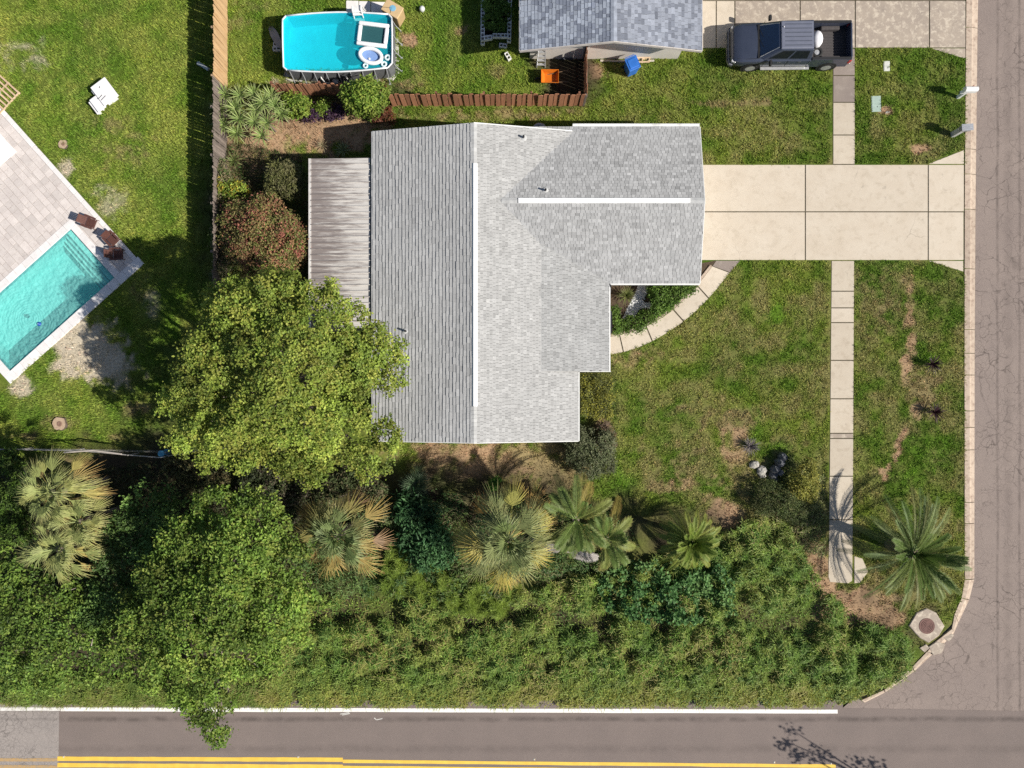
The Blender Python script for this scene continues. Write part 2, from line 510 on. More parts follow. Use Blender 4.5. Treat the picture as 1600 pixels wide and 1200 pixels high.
m_main = asphalt('main_road_asphalt', (.205, .166, .15), (.18, .147, .134), 0, 1, ((1, -17.5, .20, .6), (1, -19.05, .3, .25)), speck=(.27, .235, .215))
m_old = asphalt('old_road_asphalt', (.33, .29, .265), (.26, .23, .215), .5, 2.8, ((1, -17.5, .10, .4),), speck=(.5, .46, .43))
def sheet(name, poly, z, m, label, cat='road', parent=None):
    mb = MB()
    pts = [W(*p) for p in poly]
    pts = [(p[0], p[1], z) for p in pts]
    ar = sum(pts[i][0] * pts[(i + 1) % len(pts)][1] - pts[(i + 1) % len(pts)][0] * pts[i][1] for i in range(len(pts)))
    if ar < 0: pts.reverse()
    mb.add(pts, [tuple(range(len(pts)))])
    o = mb.build(name, m, parent)
    if parent is None: tag(o, label, cat, kind='structure')
    return o
sheet('side_street', [(1516, -2400), (1515, 905), (1507, 936), (1488, 971), (1462, 1003), (1420, 1042), (1378, 1072), (1338, 1091), (1318, 1107.5), (1600, 1112.5), (6000, 1190), (6000, -2400)],
      ZR, m_side, 'cracked pinkish grey asphalt side street running down the right edge', 'street')
sheet('main_road', [(91, 1096), (1319, 1096), (1318, 1107.5), (1600, 1112.5), (6000, 1190), (6000, 1320), (88, 1290)], ZR + .004, m_main, 'smooth grey asphalt main road along the bottom edge', 'road')
sheet('old_road', [(-5000, 1096), (91, 1096), (88, 1290), (-5000, 1290)], ZR + .002, m_old, 'pale worn asphalt section of road in the bottom left corner', 'road')

m_white_line = mat('white_road_paint', (.82, .80, .76), (.66, .63, .58), 9, .45, .8, rough=.7, c3=(.4, .37, .35), s3=16, lo3=.66, hi3=.78)
m_yellow = mat('yellow_road_paint', (.80, .53, .085), (.70, .45, .07), 3, rough=.7, c3=(.36, .25, .12), s3=14, lo3=.68, hi3=.8)
m_faded = mat('faded_yellow_paint', (.46, .29, .12), (.38, .27, .15), 3, rough=.8, c3=(.27, .23, .19), s3=9, lo3=.48, hi3=.7)
def stripe(a, b, w, m, name, label, z=ZR + .009):
    (x0, y0), (x1, y1) = W(*a), W(*b)
    h = w / PPM / 2
    n = 24; mb = MB(); rr = np.random.default_rng(int(a[0] * 7 + a[1]) % 9999)
    t = np.linspace(0, 1, n + 1); up = []; dn = []
    for k in t:
        up.append((x0 + (x1 - x0) * k, y0 + (y1 - y0) * k + h + rr.normal() * .006, z)); dn.append((x0 + (x1 - x0) * k, y0 + (y1 - y0) * k - h + rr.normal() * .006, z))
    mb.add(dn + up, [(i, i + 1, n + 2 + i, n + 1 + i) for i in range(n)])
    return tag(mb.build(name, m), label, 'road marking', kind='structure')
stripe((93, 1109.5), (1310, 1113), 6.0, m_white_line, 'edge_line', 'long white painted edge line beside the weedy verge')
stripe((-300, 1108.2), (92, 1109.3), 5.2, mat('worn_white_paint', (.74, .72, .68), (.45, .42, .39), 8, .4, .75, rough=.75), 'edge_line', 'worn white edge line on the pale old asphalt at bottom left')
stripe((88, 1186.8), (535, 1188.5), 6.6, m_yellow, 'yellow_line', 'upper line of the double yellow centre line, left section')
stripe((88, 1197.0), (535, 1199.5), 6.6, m_yellow, 'yellow_line', 'lower line of the double yellow centre line, left section')
stripe((535, 1191.0), (1307, 1198.5), 5.2, m_yellow, 'yellow_line', 'upper line of the double yellow centre line, right section')
stripe((535, 1200.5), (1307, 1208), 5.2, m_yellow, 'yellow_line', 'lower line of the double yellow centre line, right section at the picture edge')
stripe((-300, 1187.5), (88, 1188.8), 5.0, m_faded, 'yellow_line', 'faded orange centre line on the pale old asphalt, upper one')
stripe((-300, 1198.5), (88, 1199.8), 5.0, m_faded, 'yellow_line', 'faded orange centre line on the pale old asphalt, lower one')
m_chalk = mat('survey_paint', (.62, .60, .56), rough=.8)
for nm, seg, lb in (('survey_mark', [((531, 1117), (545, 1114.5)), ((534, 1118.5), (546, 1116))], 'zigzag white survey mark sprayed just below the edge line'),
                    ('survey_mark', [((584, 1123), (588, 1126)), ((588, 1126), (597, 1124))], 'white tick-shaped survey mark sprayed on the wheel track')):
    mb = MB()
    for a, b in seg:
        (x0, y0), (x1, y1) = W(*a), W(*b)
        d = Vector((x1 - x0, y1 - y0, 0)); n_ = Vector((-d.y, d.x, 0)).normalized() * .022
        z = ZR + .009
        mb.add([(x0 - n_.x, y0 - n_.y, z), (x1 - n_.x, y1 - n_.y, z), (x1 + n_.x, y1 + n_.y, z), (x0 + n_.x, y0 + n_.y, z)], [(0, 1, 2, 3)])
    tag(mb.build(nm, m_chalk), lb, 'road marking', kind='structure')

# ---- concrete
def concrete(name, c1, c2, stain, lo=.5, hi=.75, rand=.05, s=.9):
    m, nt, b = _base(name)
    p = _pos(nt)
    col = _mixc(nt, _ramp(nt, _noise(nt, s, 6, .62, p), .3, .7), c1, c2)
    col = _mixc(nt, _ramp(nt, _noise(nt, s * 2.7, 7, .72, p, .3), lo, hi), col, stain)
    col = _mixc(nt, _ramp(nt, _noise(nt, 34, 3, .8, p), .60, .78), col, tuple(x * .55 for x in c2))
    dn = nt.nodes.new('ShaderNodeTexNoise'); dn.inputs['Scale'].default_value = 1.1; dn.inputs['Detail'].default_value = 6; nt.links.new(p, dn.inputs['Vector'])
    va = nt.nodes.new('ShaderNodeVectorMath'); va.operation = 'MULTIPLY_ADD'; va.inputs[1].default_value = (1.2, 1.2, 0)
    nt.links.new(dn.outputs['Color'], va.inputs[0]); nt.links.new(p, va.inputs[2])
    vo = nt.nodes.new('ShaderNodeTexVoronoi'); vo.feature = 'DISTANCE_TO_EDGE'; vo.inputs['Scale'].default_value = .33; nt.links.new(va.outputs[0], vo.inputs['Vector'])
    ck = nt.nodes.new('ShaderNodeMath'); ck.operation = 'MULTIPLY'
    nt.links.new(_ramp(nt, vo.outputs['Distance'], .007, .002), ck.inputs[0]); nt.links.new(_ramp(nt, _noise(nt, .4, 3, .6, p), .56, .85), ck.inputs[1])
    col = _mixc(nt, ck.outputs[0], col, tuple(x * .35 for x in c2))
    spt = nt.nodes.new('ShaderNodeMath'); spt.operation = 'MULTIPLY'; spt.inputs[1].default_value = .55
    nt.links.new(_ramp(nt, _noise(nt, 2.6, 2, .5, p), .70, .80), spt.inputs[0])
    col = _mixc(nt, spt.outputs[0], col, tuple(x * .5 for x in c2))
    col = _rand(nt, col, rand)
    nt.links.new(col, b.inputs['Base Color'])
    b.inputs['Roughness'].default_value = .9
    b.inputs['Specular IOR Level'].default_value = .2
    _bump(nt, b, _noise(nt, 45, 5, .75, p), .25, .01)
    return m
m_conc = concrete('clean_concrete', (.52, .445, .355), (.57, .50, .41), (.42, .355, .275), .50, .80)
m_walk = concrete('sidewalk_concrete', (.48, .41, .325), (.53, .465, .375), (.385, .32, .245), .5, .75, .05)
m_dirty = concrete('mildewed_concrete', (.40, .335, .27), (.30, .25, .21), (.52, .45, .365), .5, .62, .06, 1.3)
m_dark_walk = concrete('darkened_concrete', (.27, .225, .195), (.23, .19, .17), (.36, .31, .27), .55, .75, .04)
m_kerb = concrete('kerb_concrete', (.42, .335, .265), (.48, .39, .31), (.28, .205, .16), .48, .66, .09, 1.6)
m_joint = mat('joint_dirt', (.10, .08, .055), (.06, .055, .03), 6, rough=.95)
def slab_set(root, polys, mats_, z=.02, gap=.026):
    """concrete bays: every bay its own slab, shrunk from the joint"""
    for i, poly in enumerate(polys):
        pts = [W(*p) for p in poly]
        cx = sum(p[0] for p in pts) / len(pts); cy = sum(p[1] for p in pts) / len(pts)
        q = []
        for x, y in pts:
            q.append((x - math.copysign(min(gap, abs(x - cx)), x - cx), y - math.copysign(min(gap, abs(y - cy)), y - cy)))
        MB().prism(q, -.06, z + rng.normal() * .0015, bev=.008).build('slab', mats_[i] if isinstance(mats_, list) else mats_, root, world=True)
def rect(x0, y0, x1, y1):
    return [(x0, y0), (x1, y0), (x1, y1), (x0, y1)]
driveway = thing('driveway', 'wide cream concrete driveway leading from the grey house to the side street', 'driveway', (*W(1300, 331), 0), kind='structure')
slab_set(driveway, [rect(1085, 257, 1258, 331), rect(1258, 257, 1450, 331), rect(1450, 257, 1506.5, 331), rect(1085, 331, 1258, 407), rect(1258, 331, 1450, 407), rect(1450, 331, 1506, 407),
                    [(1450, 257), (1506.5, 234), (1506.5, 257)], [(1450, 407), (1505.5, 407), (1505.5, 425)]], m_conc)
MB().prism([W(1084, 258), W(1505, 258), W(1505, 406), W(1084, 406)], -.08, .002).build('joint_bed', m_joint, driveway, world=True)
sidewalk = thing('sidewalk', 'narrow concrete sidewalk crossing the front lawn parallel to the street', 'sidewalk', (*W(1317, 600), 0), kind='structure')
ys_n = [76, 118, 160, 211, 257]
slab_set(sidewalk, [rect(1301, a, 1336, b) for a, b in zip(ys_n[:-1], ys_n[1:])], [m_dark_walk, m_dark_walk, m_walk, m_walk])
ys_s = [407, 455, 481, 504, 563, 623, 677, 685, 744, 812]
xs_l = np.interp(ys_s, [407, 912], [1298.5, 1294]); xs_r = np.interp(ys_s, [407, 912], [1335, 1332.5])
slab_set(sidewalk, [[(xs_l[i], ys_s[i]), (xs_r[i], ys_s[i]), (xs_r[i + 1], ys_s[i + 1]), (xs_l[i + 1], ys_s[i + 1])] for i in range(len(ys_s) - 1)],
         [m_walk, m_walk, m_conc, m_walk, m_walk, m_walk, m_dirty, m_walk, m_walk])
slab_set(sidewalk, [[(1295, 812), (1333, 812), (1332.5, 868), (1332, 908), (1326, 912), (1296, 910), (1293.5, 902)], [(1334, 868), (1348, 872), (1357, 894), (1344, 911), (1334, 912)]], m_walk)
MB().prism([W(1301, 77), W(1335, 77), W(1335, 258), W(1301, 258)], -.08, .002).prism([W(1299, 407.5), W(1334, 407.5), W(1332, 850), W(1296, 850)], -.08, .002).build('joint_bed', m_joint, sidewalk, world=True)
nd = thing('driveway', 'mottled weathered concrete driveway under the dark pickup truck', 'driveway', (*W(1300, 40), 0), kind='structure')
slab_set(nd, [rect(1090, -40, 1165, 1), rect(1165, -40, 1250, 1), rect(1250, -40, 1336, 1), rect(1336, -40, 1452, 1), rect(1452, -40, 1509, 1),
              rect(1090, 1, 1119, 76), rect(1119, 1, 1148, 76), rect(1148, 1, 1250, 76), rect(1250, 1, 1336, 76), rect(1336, 1, 1452, 75), rect(1452, 1, 1509, 75), [(1454, 75), (1509, 75), (1509, 92), (1500, 90)]],
         [m_conc, m_dirty, m_dirty, m_dirty, m_dirty, m_conc, m_conc, m_dirty, m_dirty, m_dirty, m_dirty, m_dirty])
MB().prism([W(1090, -39), W(1508, -39), W(1508, 75), W(1090, 75)], -.08, .002).build('joint_bed', m_joint, nd, world=True)
# curved front walk
outer = [(1156, 407.5), (1140, 426), (1107, 466), (1068, 502), (1019, 533), (974, 550), (925, 558)]
inner = [(1119, 407.5), (1113, 416), (1089, 446), (1052, 484), (1009.5, 510), (968, 523.5), (925, 530)]
walk = thing('walkway', 'curved concrete front walk between the flower bed and the lawn', 'walkway', (*W(1050, 500), 0), kind='structure')
P_o = np.array(outer, float); P_i = np.array(inner, float)
def cr(P, i, t):
    p0 = P[max(i - 1, 0)]; p1 = P[i]; p2 = P[i + 1]; p3 = P[min(i + 2, len(P) - 1)]
    return .5 * ((2 * p1) + (-p0 + p2) * t + (2 * p0 - 5 * p1 + 4 * p2 - p3) * t * t + (-p0 + 3 * p1 - 3 * p2 + p3) * t ** 3)
for i in range(len(outer) - 1):
    g0, g1 = (.02 if i else 0), .98
    a = [W(*cr(P_i, i, t)) for t in np.linspace(g0, g1, 5)]; b = [W(*cr(P_o, i, t)) for t in np.linspace(g1, g0, 5)]
    MB().prism(a + b, -.06, .022).build('slab', m_dark_walk if i == 0 else m_conc, walk, world=True)
    e = []
    for t in np.linspace(0, 1, 5):
        q = cr(P_i, i, t); d = cr(P_o, i, t) - q; d /= np.hypot(*d)
        e.append((W(*(q - d * .6)), W(*(q - d * 4.2))))
    if i > 0:
        MB().prism([p[0] for p in e] + [p[1] for p in reversed(e)], -.06, .07).build('edging', m_kerb, walk, world=True)
MB().prism([W(*p) for p in inner] + [W(*p) for p in reversed(outer)], -.08, .004).build('joint_bed', m_joint, walk, world=True)

# ---- kerb along the street and round the corner
kerb = thing('kerb', 'low sloped concrete kerb along the side street and round the corner', 'kerb', (*W(1517, 500), ZR), kind='structure')
yj = [-60, 43, 138, 233, 272, 327, 420, 515, 552, 586, 642, 668, 703, 785, 818, 905]
def kerb_piece(pi, po, m=m_kerb, top=.035):
    """pi, po: lists of inner and outer edge pixels; rolls down to the street"""
    n = len(pi); V = []; F = []
    rings = []
    for k in range(n):
        a = np.array(W(*pi[k])); b = np.array(W(*po[k]))
        prof = [(0.0, -.15), (0.0, top), (.45, top - .005), (.62, top - .05), (.97, ZR + .03), (1.0, ZR + .012), (1.0, -.15)]
        rings.append([(*(a + (b - a) * t), z) for t, z in prof])
    for r in rings: V += r
    q = len(rings[0])
    for k in range(n - 1):
        for j in range(q):
            F.append((k * q + j, k * q + (j + 1) % q, (k + 1) * q + (j + 1) % q, (k + 1) * q + j))
    F.append(tuple(range(q))); F.append(tuple(range((n - 1) * q + q - 1, (n - 1) * q - 1, -1)))
    MB().add(V, F).build('kerb_stone', m, kerb, world=True)
def kx(y):
    return float(np.interp(y, [-60, 0, 300, 560, 905], [1510, 1509.5, 1507, 1506.5, 1507])), float(np.interp(y, [-60, 0, 300, 560, 905], [1531, 1529.5, 1526, 1524.5, 1524]))
for a, b in zip(yj[:-1], yj[1:]):
    g = .5
    kerb_piece([(kx(a)[0], a + g), (kx(b)[0], b - g)], [(kx(a)[1], a + g), (kx(b)[1], b - g)])
KI = [(1507, 905.5), (1502, 934), (1491, 960), (1487, 982), (1459, 1004), (1448, 1018), (1425, 1042), (1381, 1078), (1345, 1094)]
KO = [(1524, 905.5), (1516, 938), (1499, 974), (1492, 990), (1478, 1005), (1461, 1021), (1430, 1050), (1384, 1083), (1352, 1099)]
for i in range(len(KI) - 1):
    t = np.array([.015, .5, .985])
    pi_ = [tuple(np.array(KI[i]) * (1 - u) + np.array(KI[i + 1]) * u) for u in t]
    po_ = [tuple(np.array(KO[i]) * (1 - u) + np.array(KO[i + 1]) * u) for u in t]
    kerb_piece(pi_, po_, top=.035 + (0.03 if i in (3, 4) else 0))
MB().prism([W(*p) for p in KI] + [W(*p) for p in reversed(KO)], -.17, ZR + .01).prism([W(1509, -60), W(1528, -60), W(1523, 905), W(1508, 905)], -.17, ZR + .008).build('joint_bed', m_joint, kerb, world=True)

# ================================================================== BUILDINGS
m_shingle = mat_attr('asphalt_shingle', rough=.95, spec=.12, nscale=24, namt=.20, bump=.5)
m_fascia = mat('white_trim_paint', (.78, .78, .77), (.70, .70, .69), 3, rough=.5)
m_stucco = mat('white_stucco', (.66, .61, .55), (.58, .53, .47), 2, rough=.9, bump=.3, bscale=60)
m_deck = mat('roof_felt', (.07, .07, .07), rough=.95)
def shingles(name, o, a, d, La, Ld, base, var, parent, course=.165, tab=(.24, .42), thick=.020, tint=None, patch=.10, seed=0, gap=.006):
    """overlapping shingle tabs on one roof plane: o ridge corner, a unit along the ridge, d unit down the slope"""
    rr = np.random.default_rng(100 + seed)
    o = np.array(o, float); a = np.array(a, float); d = np.array(d, float)
    n = np.cross(a, d); n /= np.linalg.norm(n)
    if n[2] < 0: n = -n
    V = []; F = []; C = []
    rows = int(math.ceil(Ld / course))
    for r in range(rows):
        d0 = r * course; d1 = min(Ld, d0 + course * 1.0)
        x = -rr.random() * .4
        while x < La:
            w = rr.uniform(*tab); x0 = max(0, x + gap); x1 = min(La, x + w - gap); x += w
            if x1 - x0 < .03: continue
            th = thick * rr.uniform(.7, 1.25); dl = d1 + rr.uniform(-.012, .012) * (d1 < Ld)
            p = [o + a * x0 + d * (d0 - .03) + n * .001, o + a * x1 + d * (d0 - .03) + n * .001, o + a * x1 + d * dl + n * th, o + a * x0 + d * dl + n * th,
                 o + a * x1 + d * dl - n * .004, o + a * x0 + d * dl - n * .004]
            b = len(V); V += p
            F += [(b, b + 1, b + 2, b + 3), (b + 3, b + 2, b + 4, b + 5)]
            c = np.array(base) * (1 + rr.normal() * var)
            if tint is not None and rr.random() < .38: c = np.array(tint) * (1 + rr.normal() * var)
            c = c * (1 + patch * (float(fbm(np.array([p[0][0]]), np.array([p[0][1]]), 1.7, seed)[0]) - .5) * 2)
            C += [np.clip(c, .02, .9)] * 6
    V = np.array(V); F = np.array(F)
    # face winding so normals look up
    f0 = F[0]; nn = np.cross(V[f0[1]] - V[f0[0]], V[f0[2]] - V[f0[1]])
    if nn @ n < 0: F = F[:, ::-1]
    ob = np_mesh(name, V, F, np.array(C), m_shingle, parent)
    ob['kind'] = 'stuff'
    # the sheathing below
    q = MB()
    up = [o - n * .006, o + a * La - n * .006, o + a * La + d * Ld - n * .006, o + d * Ld - n * .006]
    dn = [x - n * .12 for x in up]
    q.add([tuple(x) for x in up + dn], [(0, 1, 2, 3), (7, 6, 5, 4), (0, 4, 5, 1), (1, 5, 6, 2), (2, 6, 7, 3), (3, 7, 4, 0)])
    q.build('roof_board', m_deck, parent, world=True)
    return ob
PT = .235; EZ = 2.55
kE = K(EZ)
XL, XR = (581 - 800) * kE, (904 - 800) * kE
YT, YB = (600 - 206) * kE, (600 - 689) * kE
XM = (XL + XR) / 2; ZM = EZ + PT * (XR - XL) / 2
GT, GB = (600 - 198) * kE, (600 - 443) * kE
GM = (GT + GB) / 2; ZG = EZ + PT * (GT - GB) / 2
GX1 = 9.13
XE0 = 1.385; ZE0 = ZM - PT * (XE0 - XM); XE1 = (952 - 800) * kE; YE = (600 - 580) * kE
sl = lambda dx, dz: tuple(np.array((dx, 0, dz)) / math.hypot(dx, dz))
house = thing('house', 'single-storey house with pale grey shingle roof and attached garage wing', 'house', (XM, (YT + YB) / 2, 0))
L1 = math.hypot(XM - XL, ZM - EZ)
shingles('roof_shingles', (XM, YB, ZM), (0, 1, 0), sl(-(XM - XL), -(ZM - EZ)), YT - YB, L1, (.36, .36, .36), .05, house, course=.17, tab=(.22, .4), thick=.036, seed=1, gap=.0015)
shingles('roof_shingles', (XM, YB, ZM), (0, 1, 0), sl(XR - XM, -(ZM - EZ)), YT - YB, L1, (.385, .382, .375), .075, house, course=.15, tab=(.12, .24), thick=.014, seed=2, patch=.06)
LG = math.hypot(GM - GB, ZG - EZ)
dG = np.array((0, GB - GM, EZ - ZG)) / LG; dG2 = np.array((0, GT - GM, EZ - ZG)) / LG
shingles('roof_shingles', (-.72, GM, ZG), (1, 0, 0), dG, GX1 + .72, LG, (.355, .355, .355), .10, house, course=.145, tab=(.15, .26), thick=.022, seed=3, patch=.05)
shingles('roof_shingles', (-.72, GM, ZG), (1, 0, 0), dG2, GX1 + .72, LG, (.355, .355, .355), .11, house, course=.145, tab=(.15, .26), thick=.022, seed=4, patch=.05)
LE = math.hypot(XE1 - XE0, ZE0 - EZ)
shingles('roof_shingles', (XE0, YE, ZE0 + .006), (0, 1, 0), sl(XE1 - XE0, EZ - ZE0), 6.85 - YE, LE, (.365, .365, .36), .08, house, course=.15, tab=(.12, .24), thick=.016, seed=5, patch=.05)
# ridge caps and the white ridge vents
cap = MB()
rr = np.random.default_rng(5)
m_cap = mat('ridge_cap', (.47, .47, .46), (.40, .40, .40), 6, rough=.95, rand=.1)
y = YB
while y < YT - .02:
    y1 = min(y + .19, YT)
    MB().add([(XM - .14, y, ZM - .012), (XM, y, ZM + .022), (XM + .14, y, ZM - .012), (XM - .14, y1, ZM + .002), (XM, y1, ZM + .036), (XM + .14, y1, ZM + .002)],
             [(0, 1, 4, 3), (1, 2, 5, 4)]).build('ridge_cap', m_cap, house, world=True) if not (-1.1 < y < 10.3) else None
    y = y1
x = -.5
while x < GX1 - .02:
    x1 = min(x + .19, GX1)
    if not (.2 < x < 8.4):
        MB().add([(x, GM - .14, ZG - .012), (x, GM, ZG + .022), (x, GM + .14, ZG - .012), (x1, GM - .14, ZG + .002), (x1, GM, ZG + .036), (x1, GM + .14, ZG + .002)],
                 [(0, 3, 4, 1), (1, 4, 5, 2)]).build('ridge_cap', m_cap, house, world=True)
    x = x1
m_vent = mat('white_ridge_vent', (.80, .80, .80), (.74, .74, .74), 4, rough=.45)
MB().add([(XM - .10, -1.05, ZM - .01), (XM - .02, -1.05, ZM + .075), (XM + .13, -1.05, ZM + .055), (XM + .16, -1.05, ZM - .02), (XM - .10, 10.36, ZM - .01), (XM - .02, 10.36, ZM + .075), (XM + .13, 10.36, ZM + .055), (XM + .16, 10.36, ZM - .02)],
         [(0, 1, 5, 4), (1, 2, 6, 5), (2, 3, 7, 6), (3, 2, 1, 0), (4, 5, 6, 7)]).build('ridge_vent', m_vent, house, world=True)
MB().add([(.30, GM - .13, ZG - .02), (.30, GM - .10, ZG + .06), (.30, GM + .10, ZG + .06), (.30, GM + .13, ZG - .02), (8.43, GM - .13, ZG - .02), (8.43, GM - .10, ZG + .06), (8.43, GM + .10, ZG + .06), (8.43, GM + .13, ZG - .02)],
         [(0, 4, 5, 1), (1, 5, 6, 2), (2, 6, 7, 3), (0, 1, 2, 3), (7, 6, 5, 4)]).build('ridge_vent', m_vent, house, world=True)
# fascia boards and gutters
def board(a, b, h=.17, t=.03, name='fascia', m=m_fascia, par=house):
    a = Vector(a); b = Vector(b); d = (b - a); n_ = Vector((-d.y, d.x, 0)).normalized() * t
    V = [a, b, b + n_, a + n_]; V = [v for v in V] + [v - Vector((0, 0, h)) for v in V]
    MB().add([tuple(v) for v in V], [(0, 1, 2, 3), (7, 6, 5, 4), (0, 4, 5, 1), (1, 5, 6, 2), (2, 6, 7, 3), (3, 7, 4, 0)]).build(name, m, par, world=True)
zf = EZ - .01
board((XR, YB, zf), (XR, YE, zf), t=-.05); board((XE1, YE, zf), (XE1, GB + .0, zf), t=-.055); board((XR, YE - .0, zf), (XE1 + .08, YE, zf), t=-.03)
board((XE1, GB, zf), (GX1, GB, zf), t=-.06); board((XL, YT, zf), (XL, YB, zf), t=-.03)
board((XL, YB, zf), (XM, YB, ZM - .01), t=-.03); board((XM, YB, ZM - .01), (XR, YB, zf), t=-.03)
board((XM, YT, ZM - .01), (XL, YT, zf), t=-.03); board((XR, YT, zf), (XM, YT, ZM - .01), t=-.05)
board((GX1, GB, zf), (GX1, GM, ZG - .01), t=-.03); board((GX1, GM, ZG - .01), (GX1, GT, zf), t=-.03)
m_gut = mat('gutter_white', (.72, .72, .71), (.42, .42, .42), 1.2, .5, .7, rough=.5)
gut = MB()
gut.box(((2.95 + GX1) / 2, GT + .075, EZ - .08), (GX1 - 2.95, .14, .02)); gut.box(((2.95 + GX1) / 2, GT + .14, EZ - .03), (GX1 - 2.95, .015, .1)); gut.box(((2.95 + GX1) / 2, GT + .008, EZ - .03), (GX1 - 2.95, .012, .1))
gut.build('gutter', m_gut, house, world=True)
m_dkgut = mat('dark_gutter', (.03, .03, .035), rough=.5)
MB().box((XE1 + .10, (600 - 503) * kE, EZ - .05), (.07, 1.05, .09)).build('gutter', m_dkgut, house, world=True)
MB().tube([(XE1 + .06, GB - .05, EZ + .0), (XE1 + .06, GB - .4, EZ - .1), (XE1 + .06, GB - .42, .1)], .04).build('downspout', m_dkgut, house, world=True)
# walls
wl_ = MB()
ins = .55
wl_.prism([(XL + ins, YB + .35), (XR - ins, YB + .35), (XR - ins, YE + ins), (XE1 - ins, YE + ins), (XE1 - ins, GB + ins), (GX1 - .35, GB + ins), (GX1 - .35, GT - ins), (XR - ins, GT - ins), (XR - ins, YT - .35), (XL + ins, YT - .35)], -.05, EZ - .14)
wl_.build('wall', m_stucco, house, world=True)
m_gdoor = mat('garage_door_white', (.74, .73, .70), rough=.6)
for k in range(4):
    MB().box((GX1 - .335, GM, .28 + k * .54), (.04, 4.9, .50)).build('garage_door_panel', m_gdoor, house, world=True)
m_frame = mat('window_frame_white', (.75, .75, .73), rough=.5)
m_glass = mat('window_glass_dark', (.03, .04, .05), rough=.08, spec=.6)
for (cx, cy, w, ax) in ((XR - ins + .02, -1.3, 1.6, 'y'), (XE1 - ins + .02, 2.6, 1.8, 'y'), (-4.5, YB + .33, 1.3, 'x'), (0.2, YB + .33, 1.3, 'x')):
    f = MB().box((cx, cy, 1.35), (.06, w, 1.2) if ax == 'y' else (w, .06, 1.2)).build('window', m_frame, house, world=True)
    MB().box((cx + (.025 if ax == 'y' else 0), cy - (0 if ax == 'y' else .025), 1.35), (.04, w - .16, 1.04) if ax == 'y' else (w - .16, .04, 1.04)).build('pane', m_glass, f, world=True)
# vent pipes through the roof
m_lead = mat('vent_pipe_dark', (.05, .05, .055), rough=.6)
for px, py in ((633, 517), (852, 299), (818, 215)):
    for it in range(1):
        x, y = W(px, py, 3.2)
    if x < XM: z = ZM - PT * (XM - x)
    elif y > GB and abs(y - GM) < 4 and ZG - PT * abs(y - GM) > ZM - PT * (x - XM): z = ZG - PT * abs(y - GM)
    else: z = ZM - PT * (x - XM)
    pb = MB().lathe([(.05, -.1), (.05, .26), (.035, .26), (.035, .1)], 10, (x, y, z)).build('vent_pipe', m_lead, house, world=True)
    MB().lathe([(.16, -.01), (.14, .03), (.055, .06)], 12, (x, y, z)).build('flashing', m_cap, pb, world=True)

# ---- metal patio roof beside the house
PZ = 2.42
kP = K(PZ)
px0, px1 = (485 - 800) * kP, XL - .10
py0, py1 = (600 - 247) * kP, (600 - 512) * kP
def metal_roof():
    m, nt, b = _base('stained_metal_roof')
    p = _pos(nt, (.55, 5.5, 1)); q = _pos(nt)
    sep = nt.nodes.new('ShaderNodeSeparateXYZ'); nt.links.new(q, sep.inputs[0])
    g = _ramp(nt, sep.outputs[0], px1 + .2, px0 - .2)
    n = _noise(nt, 1.6, 7, .7, p)
    s = nt.nodes.new('ShaderNodeMath'); s.operation = 'MULTIPLY_ADD'; s.inputs[1].default_value = .30; nt.links.new(g, s.inputs[0]); nt.links.new(n, s.inputs[2])
    col = _mixc(nt, _ramp(nt, s.outputs[0], .54, .74), (.52, .495, .47), (.215, .185, .175))
    col = _mixc(nt, _ramp(nt, _noise(nt, 30, 3, .7, q), .62, .78), col, (.3, .26, .24))
    nt.links.new(col, b.inputs['Base Color']); b.inputs['Roughness'].default_value = .6; b.inputs['Metallic'].default_value = 0
    return m
m_metal = metal_roof()
patio = thing('patio_roof', 'ribbed off-white metal patio roof with brown streaks, attached behind the house', 'patio roof', ((px0 + px1) / 2, (py0 + py1) / 2, 0))
npan = 28; wv = (py0 - py1) / npan
pan = MB()
zl, zh = PZ - .1, PZ + .02
pan.add([(px0, 0, zl), (px1, 0, zh), (px1, wv, zh), (px0, wv, zl)], [(0, 1, 2, 3)])
pan.add([(px0, -.0, zl + .065), (px1, -.0, zh + .065), (px1, .035, zh + .065), (px0, .035, zl + .065), (px0, 0, zl - .01), (px1, 0, zh - .01), (px1, .035, zh), (px0, .035, zl)], [(0, 1, 2, 3), (0, 4, 5, 1), (3, 2, 6, 7), (0, 3, 7, 4)])
pan.v = [(x - patio.location.x, y - patio.location.y, z) for x, y, z in pan.v]
pme = pan.mesh('roof_panel', m_metal)
for k in range(npan):
    link('roof_panel', pme, patio, loc=(0, py1 + k * wv, 0))
MB().box((px0 - .05, (py0 + py1) / 2, zl - .03), (.12, py0 - py1, .14)).build('gutter', mat('patio_gutter', (.6, .58, .56), (.42, .39, .37), 3, rough=.6), patio, world=True)
m_post = mat('white_post', (.7, .7, .68), rough=.5)
for yy in (py0 - .15, (py0 + py1) / 2, py1 + .15):
    MB().box((px0 + .12, yy, (zl - .05) / 2), (.09, .09, zl - .05)).build('post', m_post, patio, world=True)
MB().box(((px0 + px1) / 2, (py0 + py1) / 2, .015), (px1 - px0, py0 - py1, .06)).build('patio_slab', m_walk, patio, world=True)

